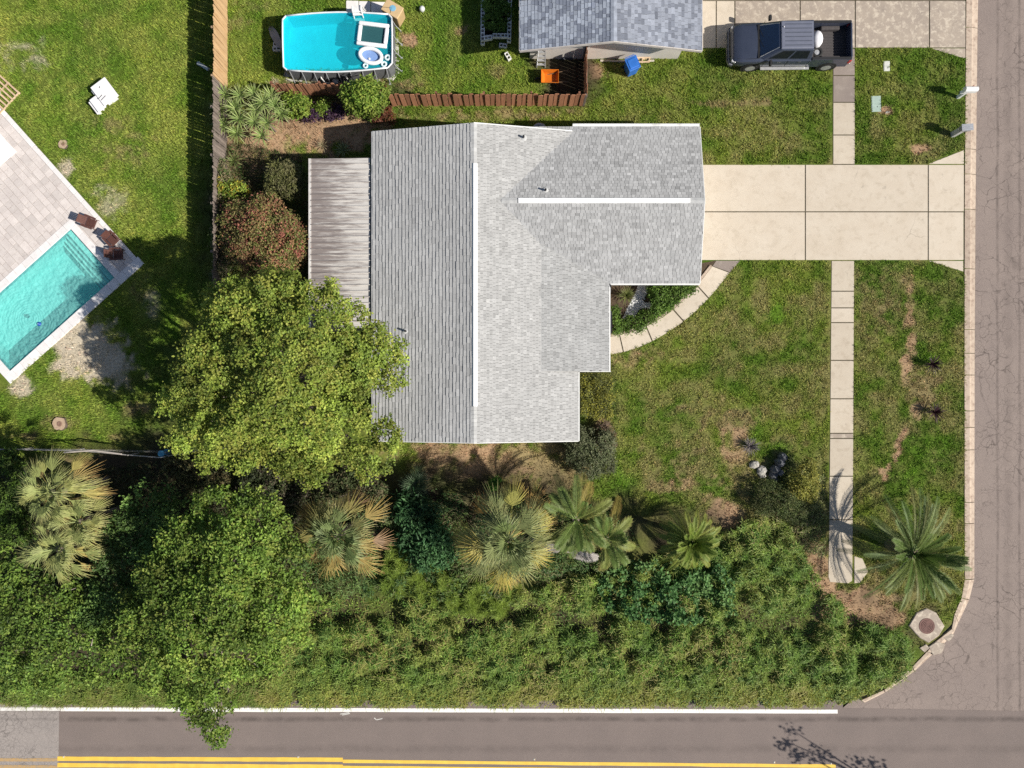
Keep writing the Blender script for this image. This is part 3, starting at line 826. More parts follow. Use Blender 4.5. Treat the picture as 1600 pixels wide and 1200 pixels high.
# ---- neighbour's house
NZ = 2.6; kN = K(NZ)
NL, NR = (812 - 800) * kN, (1097 - 800) * kN
NYB = (600 - 79) * kN; NYT = 29.0
NM = (NL + NR) / 2; NZM = NZ + .225 * (NR - NL) / 2
nh = thing('house', 'neighbouring house with blue-grey mottled shingle roof and white gable wall', 'house', (NM, 22, 0))
LN = math.hypot(NM - NL, NZM - NZ)
shingles('roof_shingles', (NM, NYB, NZM), (0, 1, 0), sl(-(NM - NL), -(NZM - NZ)), NYT - NYB, LN, (.30, .33, .39), .09, nh, course=.172, tab=(.14, .36), thick=.018, tint=(.18, .20, .25), seed=6)
shingles('roof_shingles', (NM, NYB, NZM), (0, 1, 0), sl(NR - NM, -(NZM - NZ)), NYT - NYB, LN, (.265, .285, .335), .08, nh, course=.172, tab=(.14, .34), thick=.018, tint=(.18, .195, .235), seed=7)
m_trim2 = mat('house_trim_cream', (.62, .57, .53), rough=.6)
board((NL, NYB, NZ), (NM, NYB, NZM), t=-.03, m=m_trim2, par=nh); board((NM, NYB, NZM), (NR, NYB, NZ), t=-.03, m=m_trim2, par=nh)
board((NL, NYT, NZ), (NL, NYB, NZ), t=-.03, m=m_trim2, par=nh); board((NR, NYB, NZ), (NR, NYT, NZ), t=-.03, m=m_trim2, par=nh)
MB().box((NM, (19.4 + NYT) / 2, NZM + .03), (.16, NYT - 19.4, .07)).build('ridge_vent', mat('dark_ridge_vent', (.07, .08, .10), rough=.8), nh, world=True)
m_cap2 = mat('ridge_cap_blue', (.30, .33, .39), (.22, .24, .29), 5, rough=.95, rand=.15)
y = NYB
while y < 19.3:
    MB().add([(NM - .15, y, NZM - .012), (NM, y, NZM + .022), (NM + .15, y, NZM - .012), (NM - .15, y + .2, NZM + .002), (NM, y + .2, NZM + .036), (NM + .15, y + .2, NZM + .002)], [(0, 1, 4, 3), (1, 2, 5, 4)]).build('ridge_cap', m_cap2, nh, world=True)
    y += .2
NW = 16.93
wm = MB()
V = [(.93, NW, -.05), (8.62, NW, -.05), (8.62, NW, NZ - .1), (NM, NW, NZM - .2), (.93, NW, NZ - .1)]
V2 = [(x, NYT - .6, z) for x, _, z in V]
wm.add(V + V2, [(0, 1, 2, 3, 4), (9, 8, 7, 6, 5), (1, 6, 7, 2), (0, 4, 9, 5), (2, 7, 8, 3), (3, 8, 9, 4)])
wm.build('wall', mat('white_gable_wall', (.70, .655, .60), (.62, .57, .52), 1.5, rough=.9, bump=.25), nh, world=True)
nf = MB().box((3.25, NW - .02, 1.75), (1.3, .08, .8)).build('window', m_frame, nh, world=True)
MB().box((3.25, NW - .045, 1.75), (1.14, .05, .64)).build('pane', m_glass, nf, world=True)
MB().tube([(.75, 18.9, 2.85), (.75, 18.9, 3.0)], .05, 8).tube([(NL + .1, 18.6, 2.68), (NL + .85, 18.6, 2.85)], .04, 6).build('vent_pipe', m_lead, nh, world=True)

# ================================================================== FENCES
def fence(name, label, a, b, h, pw, gap, m, m_rail, alt=0.0, thick=.02, back=1, jitter=.02, dog=.04, postevery=2.4, seed=0, miss=0.0):
    """vertical boards along a-b, every board its own part, with rails and posts behind"""
    rr = np.random.default_rng(seed)
    a = Vector((*a, 0)); b = Vector((*b, 0)); L = (b - a).length
    ang = math.atan2(b.y - a.y, b.x - a.x)
    root = thing(name, label, 'fence', a, ang)
    mb = MB()
    w = pw / 2
    mb.add([(-w, 0, .03), (w, 0, .03), (w, 0, h - dog), (w - dog, 0, h), (-w + dog, 0, h), (-w, 0, h - dog), (-w, thick, .03), (w, thick, .03), (w, thick, h - dog), (w - dog, thick, h), (-w + dog, thick, h), (-w, thick, h - dog)],
           [(0, 1, 2, 3, 4, 5), (11, 10, 9, 8, 7, 6), (0, 6, 7, 1), (1, 7, 8, 2), (2, 8, 9, 3), (3, 9, 10, 4), (4, 10, 11, 5), (5, 11, 6, 0)])
    me = mb.mesh('board', m)
    n = int(L / (pw + gap)); st = L / n
    for i in range(n):
        if rr.random() < miss: continue
        o = link('board', me, root, loc=((i + .5) * st, (alt if i % 2 else 0) + rr.normal() * .003, rr.normal() * jitter * .5 - .01))
        o.rotation_euler = (rr.normal() * .01, rr.normal() * .006, 0)
    yb = (thick + alt + .005) if back > 0 else -.045
    for z in (.35, h - .4) if h < 1.7 else (.3, h / 2, h - .3):
        MB().box((L / 2, yb + .02, z), (L, .04, .09)).build('rail', m_rail, root)
    k = 0.0
    while k <= L + .01:
        MB().box((min(k, L), yb + .09, h / 2 - .05), (.1, .1, h - .05)).build('post', m_rail, root)
        k += postevery
    return root
m_tan = mat('new_fence_wood', (.50, .335, .185), (.42, .265, .135), 3, rough=.85, rand=.12, stretch=(3, 3, .5), bump=.2)
m_tanr = mat('fence_rail_wood', (.36, .25, .16), rough=.9)
m_grey = mat('weathered_fence_wood', (.215, .175, .15), (.13, .105, .09), 4, rough=.95, rand=.22, stretch=(4, 4, .6), bump=.3)
m_red = mat('red_stained_fence_wood', (.43, .205, .115), (.33, .15, .085), 4, rough=.85, rand=.22, stretch=(4, 4, .6), bump=.2)
m_redr = mat('red_fence_rail', (.20, .09, .055), rough=.9)
FX = -14.8
fence('wooden_fence', 'new tan wooden board fence dividing the two back yards at the top', (FX, 15.35), (FX, 21.5), 1.83, .14, .006, m_tan, m_tanr, seed=1)
fence('wooden_fence', 'weathered grey wooden fence beside the dark fence shadow on the lawn', (FX - .02, 4.2), (FX - .02, 15.30), 1.83, .135, .012, m_grey, m_grey, seed=2, jitter=.03)
fence('wooden_fence', 'long red-brown board fence behind the grey house roof', (-6.22, 14.45), (3.73, 14.45), 1.55, .235, .03, m_red, m_redr, alt=.04, seed=3)
fence('wooden_fence', 'short red-brown fence below the above-ground pool', (-12.1, 15.0), (-6.3, 15.0), 1.5, .17, .03, m_red, m_redr, alt=.03, seed=4)
fence('wooden_fence', 'red-brown fence return running back to the white gable wall', (3.76, 14.5), (3.76, 16.9), 1.55, .17, .002, m_red, m_grey, alt=.0, seed=5, back=-1)
# pipe fence at lower left
m_galv = mat('galvanised_pipe', (.42, .40, .38), (.30, .28, .26), 8, rough=.55, metal=.3)
pf = thing('chain_link_fence', 'old galvanised pipe rail fence sagging beside the blue pail', 'fence', (*W(150, 708), 0))
pts = [W3(-60, 702, 1.15), W3(40, 702.5, 1.15), W3(110, 704, 1.15), W3(150, 706, 1.12), W3(200, 711, 1.1), W3(250, 715, 1.05), W3(310, 704, 1.0), W3(350, 700, .9)]
MB().tube(pts, .03, 7).build('top_rail', m_galv, pf, world=True)
MB().tube([W3(100, 707, 1.19), W3(145, 703.5, 1.2), W3(190, 709.5, 1.17)], .04, 6).build('loose_board', mat('grey_lath', (.45, .40, .36), rough=.9), pf, world=True)
for px, py in ((30, 702.5), (112, 704), (200, 711), (300, 705)):
    x, y = W(px, py, 1.1)
    MB().lathe([(.035, -.1), (.035, 1.12), (.045, 1.13), (.02, 1.17)], 8, (x, y, 0)).build('post', m_galv, pf, world=True)
wire = MB()
x0, y0 = W(-20, 702.5, 1.1); x1, y1 = W(310, 708, 1.0)
nW = 70
for k in range(nW):
    for s in (-1, 1):
        t0 = k / nW; t1 = (k + s * 3.2) / nW
        if not 0 <= t1 <= 1: continue
        wire.tube([(x0 + (x1 - x0) * t0, y0 + (y1 - y0) * t0, .03), (x0 + (x1 - x0) * t1, y0 + (y1 - y0) * t1, 1.06)], .004, 3)
wo_ = wire.build('wire_mesh', m_galv, pf, world=True); wo_['kind'] = 'stuff'

# ================================================================== IN-GROUND POOL AND DECK
def PL(e1, e2, z=0.0):
    p = PA + E1 * e1 + E2 * e2
    x, y = W(p[0], p[1], 0)
    return (x, y, z)
def plprism(e1a, e2a, e1b, e2b, z0, z1, bev=0.0):
    return MB().prism([PL(e1a, e2a)[:2], PL(e1b, e2a)[:2], PL(e1b, e2b)[:2], PL(e1a, e2b)[:2]], z0, z1, bev=bev)
m_paver = mat('travertine_paver', (.60, .545, .515), (.53, .475, .45), 2.2, rough=.85, rand=.11, c3=(.42, .37, .35), s3=9, lo3=.55, hi3=.75, bump=.2)
m_coping = mat('white_coping', (.74, .71, .70), (.66, .63, .62), 3, rough=.8, rand=.05)
m_bed = mat('paver_joint_sand', (.30, .26, .23), rough=.95)
deck = thing('pool_deck', 'pale travertine paver deck beside the turquoise in-ground pool', 'deck', PL(0, -60), kind='structure')
plprism(-46, -330, 300, 116, -.10, -.02)
mbd = MB()
for a in ((-46, -330, -11, 103), (-11, -330, 262, -11)):
    mbd.prism([PL(a[0], a[1])[:2], PL(a[2], a[1])[:2], PL(a[2], a[3])[:2], PL(a[0], a[3])[:2]], -.1, .028)
mbd.build('joint_bed', m_bed, deck, world=True)
rr = np.random.default_rng(21)
cnt = 0
def vis(e1, e2):
    p = PA + E1 * e1 + E2 * e2
    return p[0] > -14 and p[1] > 90
# border row along the lawn edge
e = -216.0
while e < 103:
    n = min(e + rr.uniform(13, 19), 103)
    if vis(-42, n):
        plprism(-46, e + .25, -38.5, n - .25, -.05, .05, .006).build('paver', m_coping, deck, world=True); cnt += 1
    e = n
e1 = -38.2
while e1 < 262:
    wv_ = rr.choice([7.5, 10.5, 12.5]); top = e1 + wv_
    if e1 < -11 < top: top = -11.0
    if e1 >= -11.5 and False: pass
    e = -330.0 - rr.random() * 10
    lim = 103 if top <= -10.9 else -11.0
    while e < lim - .5:
        n = min(e + rr.choice([9.5, 12.5, 16.5, 19]), lim)
        if lim - n < 4: n = lim
        if vis(e1, n) and cnt < 296:
            plprism(e1 + .2, e + .2, top - .2, n - .2, -.05, .045 + rr.normal() * .0015, .005).build('paver', m_paver, deck, world=True); cnt += 1
        e = n
    e1 = top
pool = thing('swimming_pool', 'turquoise in-ground pool with entry steps and white coping', 'pool', PL(110, 52))
m_plaster = mat('pool_plaster_aqua', (.38, .69, .66), (.33, .63, .61), 1.2, rough=.8)
m_tile = mat('dark_pool_tile', (.03, .09, .09), rough=.4)
DEP = -1.35
# basin
b = MB()
b.add([PL(0, 0, DEP), PL(219, 0, DEP), PL(219, 103, DEP), PL(0, 103, DEP), PL(0, 0, .03), PL(219, 0, .03), PL(219, 103, .03), PL(0, 103, .03)],
      [(0, 1, 2, 3), (0, 4, 5, 1), (1, 5, 6, 2), (2, 6, 7, 3), (3, 7, 4, 0)])
b.build('basin', m_plaster, pool, world=True)
steps_z = [-.12, -.30, -.50, -.74]; steps_e = [0.2, 11.6, 19, 27, 35]
for i, z in enumerate(steps_z):
    st = plprism(steps_e[i], .3, steps_e[i + 1], 102.7, DEP + .01, z).build('step', mat('pale_step_plaster', (.60, .80, .74), (.54, .74, .70), 1.2, rough=.8), pool, world=True)
    plprism(steps_e[i + 1] - 1.1, .4, steps_e[i + 1] + .06, 102.6, z - .05, z + .012).build('nosing', m_tile, st, world=True)
plprism(-.05, .3, .9, 102.7, -.2, .015).build('tile_band', m_tile, pool, world=True)
for a in (((0.9, 102.2), (218.7, 103.05)), ((.9, -.05), (218.7, .6)), ((218.4, .6), (219.05, 102.2))):
    plprism(a[0][0], a[0][1], a[1][0], a[1][1], -.22, -.02).build('tile_band', mat('teal_tile', (.10, .30, .32), (.07, .22, .25), 30, rough=.3), pool, world=True)
# coping stones
def cop(e1a, e2a, e1b, e2b, along):
    L = (e1b - e1a) if along == 1 else (e2b - e2a)
    n = max(1, int(round(L / 17.0)))
    for i in range(n):
        a = i / n * L; c = (i + 1) / n * L
        (plprism(e1a + a + .15, e2a, e1a + c - .15, e2b, -.12, .06, .008) if along == 1 else plprism(e1a, e2a + a + .15, e1b, e2a + c - .15, -.12, .06, .008)).build('coping_stone', m_coping, pool, world=True)
cop(-11, -11, 232, .4, 1); cop(-11, .5, .3, 102.8, 2); cop(-49, 102.9, 232, 117.7, 1); cop(219, .5, 232, 102.8, 2)
# water with real ripples
m_water, nt, pb = _base('pool_water')
out = nt.nodes['Material Output']
tr = nt.nodes.new('ShaderNodeBsdfTransparent'); tr.inputs[0].default_value = (.62, .95, .94, 1)
pb.inputs['Base Color'].default_value = (.25, .66, .63, 1); pb.inputs['Roughness'].default_value = .05; pb.inputs['IOR'].default_value = 1.33
mx = nt.nodes.new('ShaderNodeMixShader'); mx.inputs[0].default_value = .36
nt.links.new(tr.outputs[0], mx.inputs[1]); nt.links.new(pb.outputs[0], mx.inputs[2]); nt.links.new(mx.outputs[0], out.inputs[0])
na, nb = 300, 140
A, B = np.meshgrid(np.linspace(.5, 218.5, na), np.linspace(.5, 102.5, nb), indexing='ij')
PX = PA[0] + E1[0] * A + E2[0] * B; PY = PA[1] + E1[1] * A + E2[1] * B
r1 = np.hypot(PX - 46, PY - 500) + 10 * (fbm(PX, PY, 28, 2) - .5); r2 = np.hypot(PX - 175, PY - 330) + 16 * (fbm(PX, PY, 22, 4) - .5)
wv2 = np.sin(r1 * 2 * math.pi / 4.6) * np.exp(-r1 / 45) * .8 + .55 * np.sin(r2 * 2 * math.pi / 4.0) * np.exp(-np.abs(r2 - 60) / 60) + (fbm(PX, PY, 5.5, 8, 3) - .5) * 5.5
wz = -.07 + wv2 * .02
VV = np.stack([(PX - 800) / PPM, (600 - PY) / PPM, wz], -1).reshape(-1, 3)
ii = np.arange(na * nb).reshape(na, nb)
WF = np.stack([ii[:-1, :-1].ravel(), ii[:-1, 1:].ravel(), ii[1:, 1:].ravel(), ii[1:, :-1].ravel()], 1)
f0 = WF[0]
if np.cross(VV[f0[1]] - VV[f0[0]], VV[f0[2]] - VV[f0[1]])[2] < 0: WF = WF[:, ::-1]
np_mesh('water', VV, WF, None, m_water, pool, smooth=True)
m_ball = mat('blue_plastic', (.02, .09, .42), rough=.3, spec=.5)
bx, by = W(60, 506)
pf_ = thing('pool_float', 'small round blue float drifting in the turquoise pool', 'float', (bx, by, -.09))
MB().lathe([(.02, -.05), (.1, -.03), (.115, .03), (.09, .09), (.03, .11)], 14).build('body', m_ball, pf_, smooth=True)
MB().lathe([(.03, .108), (.03, .15), (.01, .155)], 10).build('cap', mat('pale_blue_plastic', (.3, .45, .7), rough=.4), pf_)

# ---- patio chairs
m_wick = mat('brown_resin', (.115, .05, .04), (.08, .036, .03), 12, rough=.6, spec=.3)
def patio_chair(label, px, py, face, grp='brown chairs on the pool deck', lean=.28):
    """face: heading of the seat front, degrees in the world"""
    r = thing('patio_chair', label, 'chair', (*W(px, py), .047), R(face), grp)
    r.scale = (.8, .8, .8)
    for y in (-.26, -.155, -.05, .055, .16, .265):
        pass
    for k in range(5):
        MB().box((.02 + k * .118 - .22, 0, .36 - k * -.012), (.108, .52, .025), ry=-.06).build('seat_slat', m_wick, r)
    for k in range(5):
        y = -.21 + k * .105
        MB().add([(-.30, y - .047, .33), (-.30, y + .047, .33), (-.30 - lean, y + .053, .88), (-.30 - lean, y - .053, .88), (-.325, y - .047, .33), (-.325, y + .047, .33), (-.325 - lean, y + .053, .88), (-.325 - lean, y - .053, .88)],
                 [(0, 1, 2, 3), (7, 6, 5, 4), (0, 4, 5, 1), (1, 5, 6, 2), (2, 6, 7, 3), (3, 7, 4, 0)]).build('back_slat', m_wick, r)
    for s in (-1, 1):
        MB().box((-.04, s * .335, .56), (.78, .13, .028)).build('armrest', m_wick, r)
        MB().box((.28, s * .31, .27), (.07, .04, .55)).build('leg', m_wick, r)
        MB().box((-.34, s * .31, .27), (.07, .04, .55)).build('leg', m_wick, r)
    MB().box((.30, 0, .31), (.03, .56, .1)).build('apron', m_wick, r)
    return r
patio_chair('brown chair nearest the pool steps, leaning back toward the paving', 147, 350, -22)
patio_chair('brown chair at the lawn edge of the deck, middle one of three', 181, 376, -45, lean=.12)
patio_chair('brown chair in half shade at the corner of the pool deck', 189, 399, 2)

# ---- things at the left edge of the deck
m_pallet = mat('pallet_wood', (.58, .43, .29), (.48, .34, .21), 3, rough=.9, rand=.15)
def pallet(label, loc, rz, w=1.2, d=1.0, n=7, tilt=0.0, grp=None):
    r = thing('wooden_pallet', label, 'pallet', loc, rz, grp)
    r.rotation_euler = (tilt, 0, rz)
    for k in range(n):
        MB().box((0, -d / 2 + .05 + k * (d - .1) / (n - 1), .125), (w, .085, .02)).build('board', m_pallet, r)
    for k in range(3):
        MB().box((-w / 2 + .04 + k * (w - .08) / 2, 0, .0675), (.05, d, .09)).build('stringer', m_pallet, r)
    for k in (-1, 0, 1):
        MB().box((0, k * (d / 2 - .06), .011), (w, .09, .02)).build('base_board', m_pallet, r)
    return r
pallet('pale wooden pallet at the left picture edge above the deck', (*W(0, 146), 0), R(-42.3), 1.6, 1.5)
m_bag = mat('white_woven_plastic', (.78, .77, .78), (.68, .67, .70), 3, rough=.6)
g = MB()
cx, cy = W(-10, 148)
g.lathe([(.30, .138), (.48, .16), (.52, .30), (.46, .42), (.30, .47), (.08, .48)], 14, (cx, cy, 0), sx=1.0, sy=.9)
tag(g.build('sack', m_bag, smooth=True), 'white sack resting on the wooden pallet', 'sack')
wt = thing('grill_counter', 'white counter with dark panel at the left edge of the deck', 'counter', PL(-2, -170, .047), math.atan2(.667, .745) * -1)
wt.rotation_euler = (0, 0, math.atan2((PL(0, 10)[1] - PL(0, 0)[1]), (PL(0, 10)[0] - PL(0, 0)[0])))
MB().box((.15, -.35, .02), (1.35, 1.7, .03)).build('mat', mat('bright_white_panel', (.8, .8, .8), rough=.6), wt)
MB().box((-.55, -.5, .44), (.62, 1.4, .8)).build('cabinet', mat('white_panel', (.72, .71, .70), rough=.5), wt, bevel=.01)
MB().box((-.55, -.55, .86), (.56, 1.2, .05)).build('lid', mat('charcoal_panel', (.09, .09, .10), rough=.5), wt, bevel=.01)
MB().tube([(-.2, -1.0, .82), (-.2, .05, .82)], .03, 8).build('handle', mat('steel_rail', (.55, .53, .53), rough=.3, metal=.7), wt)
bc = thing('folding_chair', 'blue folding chair cut off by the left picture edge', 'chair', (*W(-3, 283), .047), R(15))
mbl = mat('blue_fabric', (.04, .12, .34), (.03, .09, .28), 20, rough=.8)
MB().box((-.05, 0, .40), (.46, .46, .03)).build('seat', mbl, bc)
MB().box((-.30, 0, .65), (.03, .46, .45), ry=-.25).build('backrest', mbl, bc)
for s in (-1, 1):
    MB().tube([(.2, s * .25, 0), (-.25, s * .25, .42), (-.38, s * .25, .88)], .014, 6).build('leg', m_galv, bc)
    MB().tube([(-.25, s * .25, 0), (.2, s * .25, .42)], .014, 6).build('leg', m_galv, bc)
    MB().box((-.03, s * .28, .6), (.45, .05, .025)).build('armrest', mat('white_plastic', (.75, .75, .75), rough=.4), bc)
mb = MB(); x, y = W(0, 252)
mb.prism([(x - .3, y - .18), (x + .05, y - .22), (x + .12, y + .1), (x - .1, y + .25), (x - .35, y + .2)], .05, .075, bev=.01)
tag(mb.build('towel', mat('aqua_towel', (.16, .55, .45), (.12, .48, .40), 20, rough=.95)), 'small aqua towel on the deck at the left edge', 'towel')

# ---- white moulded picnic set on the lawn
m_wpl = mat('white_moulded_plastic', (.78, .77, .77), (.70, .68, .69), 3, rough=.55)
pc = thing('play_table', 'white moulded plastic play table with bench standing on the lawn', 'table', (*W(165, 154), 0), R(37))
mt = MB()
mt.box((.26, 0.04, .42), (.92, 1.2, .07)); mt.build('table_top', m_wpl, pc, bevel=.02)
MB().box((-.40, -.20, .36), (.50, .80, .06)).build('side_table', m_wpl, pc, bevel=.02)
MB().box((-.68, -.20, .27), (.2, .78, .06)).build('bench', m_wpl, pc, bevel=.02)
MB().box((-.18, .43, .31), (.22, .26, .06)).build('bench', m_wpl, pc, bevel=.02)
for (x, y, sx, sy, hz) in ((.24, -.38, .6, .1, .385), (.24, .38, .6, .1, .385), (-.42, -.25, .1, .4, .33), (-.68, -.48, .16, .08, .24), (-.68, .1, .16, .08, .24), (-.18, .48, .18, .08, .28)):
    MB().box((x, y, hz / 2), (sx, sy, hz), tx=.8).build('leg', m_wpl, pc)
for (x, y, l) in ((-.08, -.06, .3), (.02, -.20, .34)):
    MB().box((x, y, .459), (l, .035, .012), rz=.15).build('slot', mat('grey_slot', (.14, .14, .15), rough=.6), pc)
MB().box((.2, .36, .459), (.09, .04, .012), rz=.8).build('slot', mat('grey_slot', (.14, .14, .15)), pc)

dp = thing('drain_pipe', 'short pale pipe lying in the dark fence shadow', 'pipe', (*W(319, 105), 0), R(-32))
MB().tube([(-.3, 0, .09), (0, .01, .10), (.32, 0, .09)], [.09, .09, .085], 10).build('pipe', mat('pale_pvc', (.55, .58, .58), rough=.5), dp)
MB().lathe([(.10, -.04), (.10, .04)], 10, (-.28, 0, .09)).build('collar', mat('pale_pvc', (.55, .58, .58)), dp)
# ---- stumps
m_bark = mat('bark', (.13, .10, .08), (.08, .06, .05), 6, rough=.95, stretch=(6, 6, 1.2), bump=.8, bscale=25)
m_cut = mat('cut_wood', (.46, .34, .24), (.36, .26, .18), 9, rough=.9)
def stump(label, px, py, r, h, ring=True):
    t = thing('tree_stump', label, 'stump', (*W(px, py), 0))
    rr2 = np.random.default_rng(int(px)); n = 16
    rad = [r * (1 + rr2.normal() * .06) for _ in range(n)]
    lo = [(1.15 * q * math.cos(2 * math.pi * k / n), 1.15 * q * math.sin(2 * math.pi * k / n), -.05) for k, q in enumerate(rad)]
    hi = [(q * math.cos(2 * math.pi * k / n), q * math.sin(2 * math.pi * k / n), h) for k, q in enumerate(rad)]
    MB().add(lo + hi, [(k, (k + 1) % n, n + (k + 1) % n, n + k) for k in range(n)]).build('bark', m_bark, t)
    MB().add(hi, [tuple(range(n))]).build('cut_face', m_cut, t)
    MB().lathe([(r * .42, h + .004), (r * .36, h + .014), (r * .18, h + .014), (r * .14, h + .003)], 14, (r * .08, 0, 0)).build('heartwood', mat('dark_heartwood', (.24, .15, .11), rough=.95), t)
stump('low round tree stump near the deck edge', 100, 226, .23, .1)
stump('wide tree stump on the lawn below the in-ground pool', 95, 662, .34, .16)
m_dirtpad = mat('dirt_patch', (.33, .24, .17), (.25, .18, .12), 8, rough=.95)

# ================================================================== ABOVE-GROUND POOL
AZ = 1.2
def A3(px, py, z=AZ): return W3(px, py, z)
rim = []
def seg(a, b, bulge, n=8):
    a = np.array(a, float); b = np.array(b, float); d = b - a; nn = np.array((d[1], -d[0])) / np.hypot(*d)
    return [tuple(a + d * t + nn * bulge * math.sin(math.pi * t)) for t in np.linspace(0, 1, n, endpoint=False)]
ring = []
cs = [(447, 25), (607, 22.5), (612, 28), (612.5, 99), (606, 106), (449, 110), (443, 105), (441.5, 31)]
bul = [4.5, 0, .5, 0, 4.5, 0, .5, 0]
for i in range(8):
    ring += seg(cs[i], cs[(i + 1) % 8], bul[i])
ap = thing('above_ground_pool', 'rectangular above-ground frame pool full of turquoise water', 'pool', (*W(527, 66, 1.2), 0))
top = [W(p[0], p[1], AZ) for p in ring]
n = len(top)
m_liner = mat('grey_pool_liner', (.15, .155, .165), (.12, .125, .135), 5, rough=.5)
m_inner = mat('blue_pool_liner', (.03, .68, .80), (.03, .60, .74), 1.3, rough=.5)
cxx = sum(p[0] for p in top) / n; cyy = sum(p[1] for p in top) / n
sc_ = lambda p, f: (cxx + (p[0] - cxx) * f, cyy + (p[1] - cyy) * f)
MB().add([(*sc_(p, 1.0), AZ) for p in top] + [(*sc_(p, 1.01), .5) for p in top] + [(*sc_(p, .995), .0) for p in top],
         [(k, (k + 1) % n, n + (k + 1) % n, n + k) for k in range(n)] + [(n + k, n + (k + 1) % n, 2 * n + (k + 1) % n, 2 * n + k) for k in range(n)]).build('liner', m_liner, ap, world=True)
MB().add([(*sc_(p, .985), AZ) for p in top] + [(*sc_(p, .985), .03) for p in top],
         [(k, (k + 1) % n, n + (k + 1) % n, n + k) for k in range(n)] + [tuple(range(n, 2 * n))]).build('inner_liner', m_inner, ap, world=True)
m_aw, nt, pb = _base('frame_pool_water')
out = nt.nodes['Material Output']
tr = nt.nodes.new('ShaderNodeBsdfTransparent'); tr.inputs[0].default_value = (.60, .98, 1, 1)
pb.inputs['Base Color'].default_value = (.02, .50, .60, 1); pb.inputs['Roughness'].default_value = .08; pb.inputs['IOR'].default_value = 1.33
_bump(nt, pb, _noise(nt, 3.2, 3, .6, _pos(nt)), .5, .05)
mx = nt.nodes.new('ShaderNodeMixShader'); mx.inputs[0].default_value = .4
nt.links.new(tr.outputs[0], mx.inputs[1]); nt.links.new(pb.outputs[0], mx.inputs[2]); nt.links.new(mx.outputs[0], out.inputs[0])
MB().add([(*sc_(p, .983), 1.06) for p in top], [tuple(range(n - 1, -1, -1))]).build('water', m_aw, ap, world=True)
m_pipe = mat('white_steel_pipe', (.70, .72, .74), (.62, .64, .66), 5, rough=.35, spec=.5)
for i in range(8):
    s_ = [(*sc_(W(p[0], p[1], AZ), 1.0), AZ + .02) for p in seg(cs[i], cs[(i + 1) % 8], bul[i])] + [(*W(*cs[(i + 1) % 8], AZ), AZ + .02)]
    MB().tube(s_, .042, 8).build('rim_rail', m_pipe, ap, world=True, smooth=True)
m_legp = mat('grey_steel_leg', (.34, .35, .37), (.28, .29, .3), 5, rough=.4)
for i in (0, 2, 4, 6):   # legs and braces along each side
    k_ = {0: 7, 2: 3, 4: 8, 6: 3}[i]
    for k in range(k_ + 1):
        t = (k + .15) / (k_ + .3)
        a = np.array(cs[i], float); c = np.array(cs[(i + 1) % 8], float); d = c - a; nn = np.array((d[1], -d[0])) / np.hypot(*d)
        p = np.array(W(*(a + d * t + nn * bul[i] * math.sin(math.pi * t)), AZ)); nw = np.array((nn[0], -nn[1]))
        q = p + nw * .30
        lg = MB().tube([(*p, AZ + .02), (*(p + nw * .10), .62), (*q, .02)], .022, 6).build('leg', m_legp, ap, world=True)
        MB().box((q[0], q[1], .012), (.12, .12, .024)).build('foot_pad', m_legp, lg, world=True)
m_net = mat('dark_net', (.02, .09, .10), (.015, .07, .08), 20, rough=.7)
# white square float
fl = thing('pool_float', 'white square frame float with dark mesh floating in the frame pool', 'float', (*W(583, 55, 1.08), 1.05), R(-7))
fa = MB()
wq, hq = 1.55, 1.22
m_vinyl = mat('white_vinyl', (.80, .80, .80), (.74, .74, .75), 6, rough=.35, spec=.5)
for nm, c, d in (('tube', (0, hq / 2 - .1, .09), (wq, .2, .17)), ('tube', (0, -hq / 2 + .1, .09), (wq, .2, .17)), ('tube', (-wq / 2 + .1, 0, .09), (.2, hq - .4, .17)), ('tube', (wq / 2 - .1, 0, .09), (.2, hq - .4, .17))):
    MB().box(c, d).build(nm, m_vinyl, fl, bevel=.06, seg=3, smooth=True)
MB().box((0, 0, .05), (wq - .38, hq - .38, .01)).build('net', m_net, fl)
of = thing('pool_float', 'oval white ring float with blue bottom in the frame pool', 'float', (*W(579.5, 88, 1.08), 1.05), R(-16))
MB().tube([(.56 * math.cos(a), .36 * math.sin(a), .10) for a in np.linspace(0, 2 * math.pi, 28, endpoint=False)], .10, 10, closed=True).build('ring', m_vinyl, of, smooth=True)
MB().lathe([(.5, .045), (.5, .06), (.02, .062)], 24, sx=1.0, sy=.62).build('bottom', mat('blue_vinyl', (.22, .34, .62), (.18, .29, .56), 4, rough=.4), of)
MB().lathe([(.05, .06), (.05, .11), (.02, .12)], 10, (-.02, -.16, 0)).build('valve', m_vinyl, of)
m_clear = mat('clear_ball_vinyl', (.50, .66, .70), (.7, .78, .8), 9, rough=.15, spec=.6)
for k, (px, py, r, lb) in enumerate(((571, 103, .14, 'clear swim ring floating alone by the lower pool rail'), (600, 100.5, .16, 'clear swim ring floating nearest the lower right pool corner'), (605.5, 90, .16, 'clear swim ring floating against the right pool rail'))):
    t = thing('swim_ring', lb, 'swim ring', (*W(px, py, 1.1), 1.055), 0, 'clear swim rings in the frame pool')
    MB().tube([(r * .7 * math.cos(a), r * .7 * math.sin(a), .06) for a in np.linspace(0, 2 * math.pi, 16, endpoint=False)], r * .34, 8, closed=True).build('ring', m_clear, t, smooth=True)
    MB().lathe([(r * .45, .03), (r * .42, .05), (.01, .055)], 12).build('net', m_net, t)
